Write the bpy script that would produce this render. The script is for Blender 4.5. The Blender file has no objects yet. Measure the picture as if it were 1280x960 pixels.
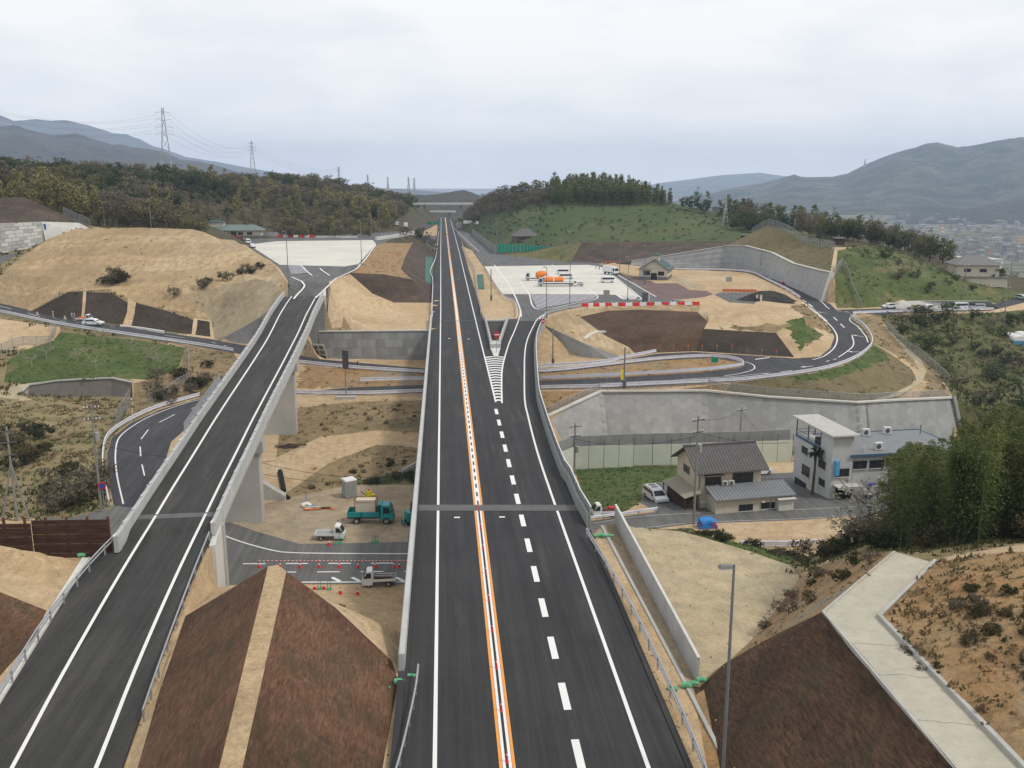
import bpy, bmesh, math, random
from mathutils import Vector, Matrix, noise
from mathutils.bvhtree import BVHTree
from mathutils.geometry import delaunay_2d_cdt
random.seed(7)
R=math.radians
scene=bpy.context.scene
COL=scene.collection
# ------------------------------------------------------------------ camera model
F,YH,H=1150.,232.,31.
PITCH=math.atan((480-YH)/F); YAW=math.atan(87*math.cos(PITCH)/F)
_s,_c=math.sin(YAW),math.cos(YAW); _sp,_cp=math.sin(PITCH),math.cos(PITCH)
FW=Vector((_s*_cp,_c*_cp,-_sp)); RT=Vector((_c,-_s,0)); UP=Vector((_s*_sp,_c*_sp,_cp))
EYE=Vector((0,0,H))
def ray(px,py): return FW+RT*((px-640)/F)+UP*((480-py)/F)
def P(px,py,z):
    """the surveyed point at height z seen along a sight line"""
    r=ray(px,py); return EYE+r*((z-H)/r.z)
def Q(px,py,Y):
    r=ray(px,py); return EYE+r*(Y/r.y)
def cam_setup():
    cd=bpy.data.cameras.new('camera'); co=bpy.data.objects.new('camera',cd); COL.objects.link(co)
    m=Matrix((RT,UP,-FW)).transposed().to_4x4(); m.translation=EYE; co.matrix_world=m
    cd.sensor_fit='HORIZONTAL'; cd.sensor_width=36; cd.lens=36*F/1280; cd.clip_start=.5; cd.clip_end=60000
    scene.camera=co
cam_setup()
scene.view_settings.view_transform='Standard'; scene.view_settings.look='None'; scene.view_settings.exposure=0
scene.render.engine='CYCLES'
scene.cycles.max_bounces=5; scene.cycles.diffuse_bounces=2; scene.cycles.glossy_bounces=2; scene.cycles.transparent_max_bounces=6
scene.cycles.use_denoising=True
# ------------------------------------------------------------------ materials
MATS={}
class NT:
    def __init__(s,name):
        s.m=bpy.data.materials.new(name); s.m.use_nodes=True; s.t=s.m.node_tree; s.t.nodes.clear()
        s.o=s.n('ShaderNodeOutputMaterial'); s.b=s.n('ShaderNodeBsdfPrincipled'); s.l(s.b.outputs[0],s.o.inputs[0])
        s.b.inputs['Specular IOR Level'].default_value=.25
    def n(s,k): return s.t.nodes.new(k)
    def l(s,a,b): s.t.links.new(a,b)
    def coords(s,kind='Object',scale=(1,1,1),rot=0):
        if kind=='World': src=s.n('ShaderNodeNewGeometry').outputs['Position']
        else: src=s.n('ShaderNodeTexCoord').outputs[kind]
        mp=s.n('ShaderNodeMapping'); mp.inputs['Scale'].default_value=scale; mp.inputs['Rotation'].default_value=(0,0,rot); s.l(src,mp.inputs[0]); return mp.outputs[0]
    def noise(s,co,scale,detail=4,rough=.6,k=None):
        if k:
            n=s.noise(co,scale,detail,rough); m=s.n('ShaderNodeMath'); m.operation='MULTIPLY_ADD'; m.use_clamp=True; s.l(n,m.inputs[0]); m.inputs[1].default_value=k; m.inputs[2].default_value=.5-.5*k; return m.outputs[0]
        t=s.n('ShaderNodeTexNoise'); t.inputs['Scale'].default_value=scale; t.inputs['Detail'].default_value=detail; t.inputs['Roughness'].default_value=rough; s.l(co,t.inputs['Vector']); return t.outputs[0]
    def ramp(s,fac,stops):
        r=s.n('ShaderNodeValToRGB'); e=r.color_ramp.elements
        while len(e)<len(stops): e.new(.5)
        for i,(p,c) in enumerate(stops): e[i].position=p; e[i].color=(c if isinstance(c,tuple) else (c,c,c))+(1,)
        s.l(fac,r.inputs[0]); return r.outputs[0]
    def mix(s,fac,a,b,mode='MIX'):
        m=s.n('ShaderNodeMix'); m.data_type='RGBA'; m.blend_type=mode
        for v,i in ((fac,0),(a,6),(b,7)):
            if isinstance(v,(int,float)): m.inputs[i].default_value=v if i==0 else (v,v,v,1)
            elif isinstance(v,tuple): m.inputs[i].default_value=v+(1,)
            else: s.l(v,m.inputs[i])
        return m.outputs[2]
    def bump(s,h,strength=.4,dist=.05):
        b=s.n('ShaderNodeBump'); b.inputs['Strength'].default_value=strength; b.inputs['Distance'].default_value=dist; s.l(h,b.inputs['Height']); s.l(b.outputs[0],s.b.inputs['Normal'])
    def done(s,col,rough=.85,metal=0):
        if isinstance(col,tuple): s.b.inputs[0].default_value=col+(1,)
        else: s.l(col,s.b.inputs[0])
        s.b.inputs['Roughness'].default_value=rough; s.b.inputs['Metallic'].default_value=metal
        MATS[s.m.name]=s.m; return s.m
def mul(c,k): return tuple(x*k for x in c)
def plain(name,col,var=.12,scale=3.,rough=.7,metal=0,kind='Object',dirt=.0):
    t=NT(name); co=t.coords(kind); n=t.noise(co,scale,5)
    c=t.ramp(n,[(.25,mul(col,1-var)),(.75,mul(col,1+var))])
    if dirt:
        d=t.ramp(t.noise(co,scale*.35,6,.7),[(.5,0.),(.75,dirt)]); c=t.mix(d,c,(.12,.1,.08))
    return t.done(c,rough,metal)
def soil(name,cols,s1=.05,s2=.6,stretch=(1,1,1),specks=None,bump=.6,rot=0,fine=None,patch=None,rill_shade=False):
    """patchy ground: broad patches, mid mottling, fine grain, optional dark plant specks"""
    t=NT(name); co=t.coords('World',stretch,rot); cw=t.coords('World')
    a=t.ramp(t.noise(co,s1,6,.65,1.7),[(.2,cols[0]),(.5,cols[1]),(.8,cols[2])])
    m=t.noise(co,s2,6,.7,1.6); a=t.mix(1.,a,t.ramp(m,[(.15,.72),(.85,1.17)]),'MULTIPLY')
    g=t.noise(cw,fine or 6.,3,.8,1.8); a=t.mix(1.,a,t.ramp(g,[(.1,.74),(.9,1.2)]),'MULTIPLY')
    st_=t.ramp(t.noise(cw,2.6,4,.8,1.6),[(.72,0.),(.86,.55)]); a=t.mix(st_,a,mul(cols[0],.42))
    wx=t.ramp(t.noise(t.coords('World',(1.2,.12,1),rot+.5),.5,6,.75,1.6),[(.62,0.),(.72,.35),(.8,0.)]); a=t.mix(wx,a,mul(cols[0],.55))
    if rill_shade:  # dark streaks and bands put the shade of rills and benches into colour
        r1=t.ramp(t.noise(t.coords('World',(.75,.035,1)),1.,5,.7,1.8),[(.5,0.),(.64,.6),(.7,.15),(.85,.5)]); a=t.mix(r1,a,mul(cols[0],.62))
        sz=t.n('ShaderNodeSeparateXYZ'); t.l(cw,sz.inputs[0]); wz=t.n('ShaderNodeMath'); wz.operation='MULTIPLY_ADD'; t.l(t.noise(cw,.05,3),wz.inputs[0]); wz.inputs[1].default_value=6.; t.l(sz.outputs[2],wz.inputs[2])
        pz=t.n('ShaderNodeMath'); pz.operation='PINGPONG'; pz.inputs[1].default_value=2.3; t.l(wz.outputs[0],pz.inputs[0])
        a=t.mix(t.ramp(pz.outputs[0],[(0.,.55),(.10,.0),(.9,0.),(1.,.3)]),a,mul(cols[0],.6))
    if patch: a=t.mix(t.ramp(t.noise(cw,.09,5,.7,1.8),[(.62,0.),(.78,.75)]),a,patch)
    if specks:
        sc,th,col=specks
        f=t.ramp(t.noise(cw,sc,5,.75),[(th,0.),(th+.06,1.)])
        f2=t.ramp(t.noise(cw,sc*.12,3,.6),[(.42,0.),(.6,1.)])
        f=t.mix(1.,f,f2,'MULTIPLY'); a=t.mix(f,a,col)
    t.bump(m,bump,.25); return t.done(a,.95)
TAN=(.54,.37,.19); 
soil('soil_tan',[(.40,.285,.165),(.50,.365,.22),(.54,.42,.275)],.06,.8,(1,1,1))
soil('soil_path',[(.40,.29,.17),(.48,.35,.21),(.52,.39,.24)],.3,2.)
soil('soil_rilled',[(.36,.255,.14),(.455,.335,.195),(.50,.39,.25)],.05,.9,(1.2,.13,1),rill_shade=True); soil('soil_grey',[(.24,.19,.12),(.32,.255,.165),(.37,.30,.205)],.06,.6,(1.3,.5,1),specks=(.5,.57,(.10,.09,.05))); soil('scree',[(.15,.145,.12),(.22,.21,.17),(.30,.24,.15)],.3,2.2); soil('slope_olive',[(.13,.105,.055),(.185,.15,.08),(.15,.14,.06)],.06,.8)
soil('soil_yard',[(.30,.235,.16),(.40,.32,.22),(.35,.29,.22)],.08,.7)
soil('soil_pale',[(.40,.33,.215),(.46,.375,.245),(.36,.335,.24)],.06,.5)
soil('soil_orange',[(.31,.17,.07),(.345,.225,.115),(.25,.195,.115)],.11,.9,specks=(1.4,.54,(.07,.06,.028)),patch=(.22,.215,.175))
soil('scrub_dry',[(.20,.16,.085),(.26,.205,.11),(.15,.14,.07)],.08,.9,specks=(.9,.55,(.05,.065,.02)))
soil('scrub_slope',[(.22,.16,.085),(.29,.215,.12),(.165,.135,.07)],.09,.8,specks=(1.0,.54,(.05,.055,.025)))
soil('grass_green',[(.05,.08,.022),(.08,.115,.032),(.14,.14,.06)],.1,1.1,fine=9,specks=(1.5,.57,(.16,.125,.065)),patch=(.17,.14,.07))
soil('grass_dry',[(.10,.115,.035),(.15,.14,.055),(.19,.16,.08)],.1,1.,fine=7,specks=(1.2,.55,(.045,.06,.02)))
soil('orchard',[(.07,.085,.028),(.115,.115,.045),(.17,.14,.07)],.05,.5,specks=(.5,.5,(.035,.045,.016)))
soil('field_terrace',[(.20,.155,.08),(.27,.215,.115),(.13,.12,.055)],.1,.6,(.35,1.6,1),specks=(1.1,.58,(.09,.085,.03)),rot=-.35)
soil('forest_floor',[(.06,.055,.028),(.09,.075,.04),(.05,.055,.022)],.03,.3)
soil('orchard_green',[(.06,.09,.027),(.10,.122,.038),(.17,.15,.07)],.07,.7,specks=(.9,.54,(.05,.06,.022)),patch=(.2,.155,.08)); soil('hill_grass',[(.05,.082,.028),(.078,.108,.04),(.13,.125,.06)],.02,.22,specks=(.22,.52,(.035,.05,.02)))
def blanket(name,a,b,c,rot,st=(3.,.5,1)):
    """erosion-control blanket: short stretched fibres with dark and green scraps"""
    t=NT(name); co=t.coords('World',st,rot); cw=t.coords('World')
    n=t.noise(co,2.2,6,.8,2.1); x=t.ramp(n,[(.15,a),(.5,b),(.85,c)])
    p=t.noise(cw,.13,5,.65,2.); x=t.mix(1.,x,t.ramp(p,[(.1,.55),(.9,1.35)]),'MULTIPLY')
    f=t.ramp(t.noise(co,3.4,5,.8,2.),[(.64,0.),(.8,.9)]); x=t.mix(f,x,(.035,.04,.022))
    h=t.ramp(t.noise(t.coords('World',(.18,1.4,1),rot+.9),.55,5,.75),[(.60,0.),(.66,.55)]); x=t.mix(h,x,(.03,.025,.018))
    gq=t.ramp(t.noise(cw,.35,5,.7),[(.5,0.),(.66,.5)]); x=t.mix(gq,x,(.055,.058,.03))
    t.bump(n,.8,.12); return t.done(x,.95)
blanket('blanket_brown',(.068,.034,.021),(.145,.075,.044),(.215,.12,.073),.5)
blanket('blanket_dark',(.035,.023,.016),(.092,.052,.033),(.165,.095,.058),-.5)
blanket('blanket_black',(.03,.023,.019),(.05,.036,.028),(.07,.05,.037),.0,(.5,1.,1))
blanket('blanket_far',(.06,.043,.034),(.085,.06,.048),(.11,.08,.062),.0,(.4,.4,1))
def asphalt(name,base,rot=0,streak=True):
    t=NT(name); cw=t.coords('World',(1,1,1),rot); co=t.coords('World',(1,.03,1),rot)
    g=t.noise(cw,9.,3,.8,1.8); a=t.ramp(g,[(.1,mul(base,.72)),(.9,mul(base,1.35))])
    b=t.noise(co,1.3,5,.7,2.)
    a=t.mix(1.,a,t.ramp(b,[(.1,.80),(.9,1.32)]),'MULTIPLY')
    p=t.noise(cw,.11,6,.75,2.); a=t.mix(1.,a,t.ramp(p,[(.1,.84),(.9,1.24)]),'MULTIPLY')
    f_=t.noise(t.coords('World',(2.6,.006,1),rot),1.,3,.7,1.8); a=t.mix(1.,a,t.ramp(f_,[(.1,.86),(.5,1.),(.9,1.2)]),'MULTIPLY')
    d=t.ramp(t.noise(t.coords('World',(.5,.05,1),rot),.9,4,.7,1.8),[(.6,0.),(.9,.35)]); a=t.mix(d,a,(.12,.112,.10))
    t.bump(g,.25,.01); return t.done(a,.8)
asphalt('asphalt_new',(.0315,.0315,.033)); asphalt('asphalt_ramp',(.039,.038,.0365),R(-6)); asphalt('asphalt_old',(.115,.115,.112),R(80)); asphalt('asphalt_loop',(.045,.045,.05),R(75))
asphalt('asphalt_red',(.135,.085,.082)); asphalt('asphalt_grey',(.10,.10,.10))
def concrete(name,col,stain=.5,scale=.4,rough=.85,kind='World'):
    t=NT(name); co=t.coords(kind,(1,1,.25)); cw=t.coords(kind)
    a=t.ramp(t.noise(cw,scale,6,.65,1.7),[(.1,mul(col,.84)),(.9,mul(col,1.1))])
    s=t.ramp(t.noise(co,scale*2.2,6,.7),[(.5,0.),(.8,stain)]); a=t.mix(s,a,mul(col,.45))
    g=t.noise(cw,12,3,.8); a=t.mix(1.,a,t.ramp(g,[(.3,.92),(.7,1.08)]),'MULTIPLY'); t.bump(g,.15,.01); return t.done(a,rough)
concrete('concrete',(.42,.415,.39)); concrete('concrete_white',(.60,.59,.55),.25); concrete('concrete_plaza',(.62,.60,.545),.12,.06)
concrete('concrete_dark',(.23,.235,.235),.6); concrete('concrete_path',(.44,.41,.335),.3,.8); concrete('concrete_parapet',(.47,.475,.47),.3,.6)
concrete('concrete_pier',(.43,.42,.40),.2,.2); concrete('concrete_wall',(.36,.365,.36),.5,.3)
concrete('stone_wall',(.17,.155,.135),.6,1.2)
plain('paint_white',(.74,.74,.73),.06,4,.7,kind='World'); plain('paint_orange',(.76,.32,.075),.08,4,.7,kind='World'); plain('paint_grey',(.2,.2,.2),.3,2,.8,kind='World')
plain('paint_violet',(.46,.44,.50),.1,4,.7,kind='World')
plain('steel',(.42,.43,.45),.12,2,.45,.55); plain('steel_dark',(.12,.12,.125),.2,2,.5,.4); plain('rail_white',(.62,.62,.68),.08,1,.5)
plain('pole_concrete',(.24,.235,.225),.15,1,.85); plain('pole_dark',(.10,.095,.09),.15,1,.8); plain('lamp_grey',(.20,.20,.205),.1,1,.6,.2); plain('wire',(.05,.05,.05),.1,1,.7)
plain('red_plastic',(.62,.035,.03),.1,4,.5); plain('white_plastic',(.75,.75,.74),.06,4,.5,dirt=.2); plain('orange_plastic',(.75,.16,.02),.1,4,.5); plain('green_net',(.05,.30,.16),.2,3,.8); plain('green_sheet',(.02,.30,.20),.15,.5,.7)
plain('car_white',(.74,.75,.76),.04,2,.3,dirt=.12); plain('car_silver',(.48,.5,.53),.05,2,.3,.3); plain('car_cream',(.55,.47,.36),.05,2,.35); plain('glass_dark',(.025,.03,.035),.1,2,.12); plain('rubber',(.025,.025,.025),.2,5,.9); plain('hub',(.35,.35,.36),.2,5,.5,.5)
plain('lamp_glass',(.7,.68,.62),.1,5,.2); plain('tail_red',(.45,.02,.02),.1,5,.3); plain('teal',(.018,.27,.28),.08,3,.4,dirt=.15); plain('teal_dark',(.012,.17,.19),.1,3,.5); plain('mixer_orange',(.78,.22,.035),.1,2,.5); plain('bed_grey',(.32,.33,.34),.15,3,.6); plain('rust',(.12,.05,.03),.35,2,.9)
plain('roof_tile',(.12,.11,.112),.15,1,.7); plain('roof_grey',(.20,.21,.22),.12,1,.7); plain('roof_green',(.05,.085,.085),.1,1,.6); plain('roof_sage',(.15,.19,.18),.1,1,.6); plain('roof_white',(.52,.51,.48),.1,1,.7,dirt=.15)
plain('wall_town',(.34,.34,.335),.15,.1,.85); plain('wall_cream',(.57,.52,.42),.08,1.2,.85,dirt=.15); plain('wall_bluegrey',(.49,.50,.51),.07,.8,.85,dirt=.2); plain('wall_stone',(.15,.16,.17),.25,3,.8); plain('wall_white',(.6,.6,.58),.08,1,.8,dirt=.15)
plain('roof_canopy',(.30,.27,.21),.15,2,.8); plain('roof_slate',(.17,.165,.17),.12,1,.7); plain('wood_wall',(.16,.115,.08),.2,2,.9); plain('tarp_pale',(.10,.28,.40),.15,3,.6); plain('sign_sky',(.10,.36,.58),.05,3,.5); plain('vending_front',(.25,.3,.6),.1,3,.3); plain('bark_grey',(.30,.27,.22),.2,4,.9); plain('rust_steel',(.17,.06,.035),.25,2,.8); plain('rust_orange',(.55,.14,.04),.15,2,.8); plain('trim_blue',(.06,.12,.2),.1,2,.6); plain('sheet_green',(.52,.56,.48),.08,.4,.7,dirt=.12); plain('wood_dark',(.07,.045,.03),.3,2,.9); plain('tarp_blue',(.03,.20,.55),.15,3,.5); plain('vending_blue',(.03,.035,.25),.1,3,.4)
plain('pipe_black',(.018,.018,.02),.2,2,.6); plain('skin',(.45,.27,.18),.08,8,.6); plain('cloth_grey',(.23,.24,.25),.2,4,.9); plain('cloth_beige',(.48,.42,.33),.15,4,.9); plain('cloth_dark',(.04,.045,.06),.2,4,.9); plain('vest_green',(.35,.62,.10),.1,4,.8); plain('bark',(.10,.08,.06),.3,4,.95); plain('sign_green',(.01,.20,.12),.06,4,.5); plain('sign_yellow',(.70,.62,.03),.06,4,.5); plain('sign_blue',(.02,.09,.42),.06,4,.5); plain('sign_red',(.55,.02,.03),.06,4,.5); plain('grey_panel',(.27,.28,.27),.08,1,.7)
# rusty sheet boards
def boards():
    t=NT('boards_rust'); co=t.coords('World'); z=t.n('ShaderNodeSeparateXYZ'); t.l(co,z.inputs[0])
    c2=t.coords('World',(.6,.6,5.)); n=t.noise(c2,1.1,6,.7); a=t.ramp(n,[(.3,(.028,.014,.010)),(.55,(.065,.030,.021)),(.75,(.11,.055,.038))])
    return t.done(a,.85)
boards()
def foliage(name,c1,c2,c3):
    t=NT(name); a=t.n('ShaderNodeAttribute'); a.attribute_name='tint'; a.attribute_type='GEOMETRY'
    oi=t.n('ShaderNodeObjectInfo'); cw=t.coords('World'); n=t.noise(cw,.12,3)
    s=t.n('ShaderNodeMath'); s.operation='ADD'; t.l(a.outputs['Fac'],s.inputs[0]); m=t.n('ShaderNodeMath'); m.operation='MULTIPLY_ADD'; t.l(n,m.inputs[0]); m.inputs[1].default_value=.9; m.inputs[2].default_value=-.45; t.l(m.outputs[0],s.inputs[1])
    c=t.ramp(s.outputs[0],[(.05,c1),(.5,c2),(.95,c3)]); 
    t.b.inputs['Specular IOR Level'].default_value=.12; t.done(c,.8)
    tr=t.n('ShaderNodeBsdfTranslucent'); t.l(c,tr.inputs[0]); mx=t.n('ShaderNodeMixShader'); mx.inputs[0].default_value=.35; t.l(t.b.outputs[0],mx.inputs[1]); t.l(tr.outputs[0],mx.inputs[2]); t.l(mx.outputs[0],t.o.inputs[0]); return t.m
foliage('leaf_evergreen',(.034,.05,.022),(.066,.09,.038),(.12,.142,.062))
foliage('leaf_bamboo',(.13,.122,.046),(.225,.205,.078),(.32,.285,.125))
foliage('leaf_bamboo_dark',(.035,.055,.018),(.085,.115,.036),(.19,.20,.07))
foliage('leaf_cedar',(.05,.07,.026),(.10,.13,.048),(.18,.2,.08))
foliage('twig_brown',(.09,.074,.05),(.155,.13,.09),(.235,.2,.145)); foliage('bush_dry',(.05,.042,.02),(.10,.085,.042),(.16,.13,.07))
foliage('twig_olive',(.085,.08,.038),(.15,.137,.066),(.225,.2,.10))
foliage('twig_white',(.20,.19,.15),(.34,.33,.27),(.5,.49,.42))
foliage('twig_grey',(.2,.18,.14),(.28,.25,.2),(.36,.32,.26)); foliage('leaf_near',(.008,.016,.006),(.022,.038,.012),(.05,.072,.022)); foliage('bush',(.02,.03,.011),(.05,.06,.02),(.095,.09,.035))
def M(n): return MATS[n]
# ------------------------------------------------------------------ mesh builder
class MB:
    def __init__(s): s.v=[]; s.f=[]; s.mi=[]; s.mats=[]; s.sm=[]; s.tint=None
    def mat(s,name):
        if name not in s.mats: s.mats.append(name)
        return s.mats.index(name)
    def add(s,vs,fs,m,smooth=False):
        o=len(s.v); s.v+= [tuple(v) for v in vs]; k=s.mat(m)
        for f in fs: s.f.append(tuple(i+o for i in f)); s.mi.append(k); s.sm.append(smooth)
    def box(s,c,d,m,rz=0,top=(1,1),sh=(0,0)):
        """box centred at c with size d; top=(kx,ky) tapers the upper face, sh shifts it"""
        x,y,z=[q/2 for q in d]; cr,sr=math.cos(rz),math.sin(rz); vs=[]
        for zz,kx,ky,ox,oy in ((-z,1,1,0,0),(z,top[0],top[1],sh[0],sh[1])):
            for a,b in ((-x,-y),(x,-y),(x,y),(-x,y)):
                a=a*kx+ox; b=b*ky+oy; vs.append((c[0]+a*cr-b*sr,c[1]+a*sr+b*cr,c[2]+zz))
        s.add(vs,[(3,2,1,0),(4,5,6,7),(0,1,5,4),(1,2,6,5),(2,3,7,6),(3,0,4,7)],m)
    def bar(s,a,b,w,h,m):
        """square bar from a to b"""
        a,b=Vector(a),Vector(b); d=(b-a).normalized(); u=Vector((0,0,1)) if abs(d.z)<.95 else Vector((0,1,0))
        r=d.cross(u).normalized()*(w/2); u=r.cross(d).normalized()*(h/2); vs=[]
        for p in (a,b): vs+=[p-r-u,p+r-u,p+r+u,p-r+u]
        s.add(vs,[(3,2,1,0),(4,5,6,7),(0,1,5,4),(1,2,6,5),(2,3,7,6),(3,0,4,7)],m)
    def tube(s,pts,r,m,n=8,r2=None,smooth=True,cap=True):
        pts=[Vector(p) for p in pts]; r2=r if r2 is None else r2; vs=[]; k=len(pts)
        for i,p in enumerate(pts):
            d=(pts[min(i+1,k-1)]-pts[max(i-1,0)]).normalized(); u=Vector((0,0,1)) if abs(d.z)<.9 else Vector((1,0,0))
            a=d.cross(u).normalized(); b=a.cross(d); q=r+(r2-r)*i/max(1,k-1)
            for j in range(n): t=2*math.pi*j/n; vs.append(p+a*(q*math.cos(t))+b*(q*math.sin(t)))
        fs=[]
        for i in range(k-1):
            for j in range(n): fs.append((i*n+j,i*n+(j+1)%n,(i+1)*n+(j+1)%n,(i+1)*n+j))
        s.add(vs,fs,m,smooth)
        if cap: s.add(vs[:n],[tuple(range(n))],m); s.add(vs[-n:],[tuple(range(n-1,-1,-1))],m)
    def wheel(s,c,r,w,axis,m,n=14):
        a=Vector(axis).normalized()*(w/2); s.tube([Vector(c)-a,Vector(c)+a],r,m,n,smooth=False)
    def prism(s,poly,z0,z1,m,mtop=None):
        """vertical prism of an xy polygon"""
        n=len(poly); vs=[(p[0],p[1],z0) for p in poly]+[(p[0],p[1],z1) for p in poly]
        s.add(vs,[(i,(i+1)%n,(i+1)%n+n,i+n) for i in range(n)]+[tuple(range(n-1,-1,-1))],m); s.add(vs[n:],[tuple(range(n))],mtop or m)
    def side(s,prof,y0,y1,m,axis='x'):
        """extrude a profile of (x,z) points from y0 to y1"""
        n=len(prof); vs=[(p[0],y0,p[1]) for p in prof]+[(p[0],y1,p[1]) for p in prof]
        s.add(vs,[(i,(i+1)%n,(i+1)%n+n,i+n) for i in range(n)]+[tuple(range(n-1,-1,-1)),tuple(range(n,2*n))],m)
    def sweep(s,path,prof,m,close=True,cap=True):
        """sweep a (side,up) profile along a 3-D path; side is to the right of travel"""
        path=[Vector(p) for p in path]; k=len(path); n=len(prof); vs=[]
        for i,p in enumerate(path):
            d=path[min(i+1,k-1)]-path[max(i-1,0)]; d.z=0; d.normalize(); r=Vector((d.y,-d.x,0))
            for a,b in prof: vs.append(p+r*a+Vector((0,0,b)))
        fs=[]; nn=n if close else n-1
        for i in range(k-1):
            for j in range(nn): fs.append((i*n+j,i*n+(j+1)%n,(i+1)*n+(j+1)%n,(i+1)*n+j))
        if close and cap: fs+=[tuple(range(n)),tuple(range(k*n-1,k*n-n-1,-1))]
        s.add(vs,fs,m)
    def quad(s,a,b,c,d,m): s.add([a,b,c,d],[(0,1,2,3)],m)
    def build(s,name,parent=None,smooth=None):
        me=bpy.data.meshes.new(name); me.from_pydata(s.v,[],s.f)
        for k in s.mats: me.materials.append(M(k))
        me.polygons.foreach_set('material_index',s.mi); me.polygons.foreach_set('use_smooth',s.sm)
        if s.tint:
            at=me.attributes.new('tint','FLOAT','FACE'); at.data.foreach_set('value',s.tint)
        me.update()
        if not s.tint and len(s.f)<20000:
            bm=bmesh.new(); bm.from_mesh(me); bmesh.ops.recalc_face_normals(bm,faces=bm.faces); bm.to_mesh(me); bm.free()
        o=bpy.data.objects.new(name,me); COL.objects.link(o)
        if parent: o.parent=parent
        return o
def tag(o,label=None,cat=None,group=None,kind=None):
    if label: o['label']=label
    if cat: o['category']=cat
    if group: o['group']=group
    if kind: o['kind']=kind
    return o
def empty(name,loc,label,cat,rz=0,group=None):
    o=bpy.data.objects.new(name,None); COL.objects.link(o); o.empty_display_size=.2; o.location=loc; o.rotation_euler=(0,0,rz); return tag(o,label,cat,group)
KIDS={}
def kids(o): return [c for c in bpy.data.objects if c.parent==o]
def dup(root,loc,rz=0,label=None,group=None,scale=1,ch=None):
    r=root.copy(); COL.objects.link(r); r.location=loc; r.rotation_euler=(0,0,rz); r.scale=(scale,)*3 if not isinstance(scale,tuple) else scale
    if label: r['label']=label
    if group: r['group']=group
    if root not in KIDS: KIDS[root]=[(c,kids(c)) for c in kids(root)]
    for c,gs in KIDS[root]:
        d=c.copy(); COL.objects.link(d); d.parent=r
        for g in gs: e=g.copy(); COL.objects.link(e); e.parent=d
    return r
def dens(pts,step):
    out=[]
    for a,b in zip(pts[:-1],pts[1:]):
        a,b=Vector(a),Vector(b); k=max(1,int((b-a).length/step))
        for i in range(k): out.append(a.lerp(b,i/k))
    out.append(Vector(pts[-1])); return out
def spline(pts,step=2.):
    """Catmull-Rom through pts, sampled"""
    pts=[Vector(p) for p in pts]; q=[pts[0]*2-pts[1]]+pts+[pts[-1]*2-pts[-2]]; out=[]
    for i in range(1,len(q)-2):
        a,b,c,d=q[i-1:i+3]; k=max(2,int((c-b).length/step))
        for j in range(k):
            t=j/k; out.append(.5*((2*b)+(c-a)*t+(2*a-5*b+4*c-d)*t*t+(3*b-a-3*c+d)*t**3))
    out.append(pts[-1]); return out
def offset(path,d):
    out=[]; k=len(path)
    for i,p in enumerate(path):
        t=path[min(i+1,k-1)]-path[max(i-1,0)]; t=Vector((t.x,t.y,0)).normalized(); out.append(p+Vector((t.y,-t.x,0))*d)
    return out
# ------------------------------------------------------------------ terrain: one triangulated survey, split by surface
class Wp(tuple): pass
def D(px,py,d):
    """surveyed point at horizontal distance d along the viewing axis"""
    r=ray(px,py); return EYE+r*(d/(r.x*_s+r.y*_c))
def offs(path,d):
    out=[]; k=len(path)
    for i,p in enumerate(path):
        t=path[min(i+1,k-1)]-path[max(i-1,0)]; t=Vector((t.x,t.y,0)).normalized(); out.append(p+Vector((t.y,-t.x,0))*d)
    return out
def CLIFF(top,zb,front=.45):
    """ground drops behind a retaining wall: top line and foot line close under it"""
    top=[cv(p) for p in top]; zb=zb if isinstance(zb,(list,tuple)) else [zb]*len(top)
    LINES.append(top); f=offs(top,front); LINES.append([Vector((p.x,p.y,z)) for p,z in zip(f,zb)]); return top
def W(x,y,z): return Wp((x,y,z))
def cv(p): return Vector(p) if isinstance(p,Wp) or isinstance(p,Vector) else P(*p)
LINES=[]; REGIONS=[]; PTS=[]
def BL(*pts): LINES.append([cv(p) for p in pts])
def RG(obj,mat,pts,amp=.12,edge=True):
    v=[cv(p) for p in pts]; REGIONS.append((obj,mat,v,amp))
    if edge: LINES.append(v+[v[0]])
def PT(*pts):
    for p in pts: PTS.append(cv(p))
# ramp axis -------------------------------------------------------
RAMPZ=[(20,0),(46,0),(60,.1),(82,1.0),(109,3.3),(146,5.7),(175,7.0),(199,7.6),(215,7.9),(245,8)]
def rz(Y):
    for (a,b),(c,d) in zip(RAMPZ[:-1],RAMPZ[1:]):
        if Y<=c: return b+(d-b)*(Y-a)/(c-a)
    return 8.
def PR(px,py):
    z=0
    for _ in range(25): z=rz(P(px,py,z).y)
    return P(px,py,z)
RL_=[PR(*p) for p in ((22,960),(107,800),(193,652),(250,557),(281,506),(329.5,430),(352,391),(366,371),(381,352))]
RR_=[PR(*p) for p in ((113,960),(184,790),(250,652),(298,557),(325,506),(366.5,430),(383,391),(393,371),(407,352))]
ramp_c=[(a+b)/2 for a,b in zip(RL_,RR_)]
d0=(ramp_c[1]-ramp_c[0]); ramp_c=[ramp_c[0]-d0*.8]+ramp_c; ramp_c[0].z=0
ramp_path=spline(ramp_c,3.)
for p in ramp_path: p.z=rz(p.y)
HW=2.25   # centre to edge line
def ramp_at(Y):
    for a,b in zip(ramp_path[:-1],ramp_path[1:]):
        if a.y<=Y<=b.y: return a.lerp(b,(Y-a.y)/(b.y-a.y))
    return ramp_path[-1] if Y>ramp_path[-1].y else ramp_path[0]
def ramp_edge(Y,d,dz=0):
    i=ramp_at(Y); j=ramp_at(Y+2); t=(j-i); t.z=0; t.normalize(); return i+Vector((t.y,-t.x,0))*d+Vector((0,0,dz))
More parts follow.
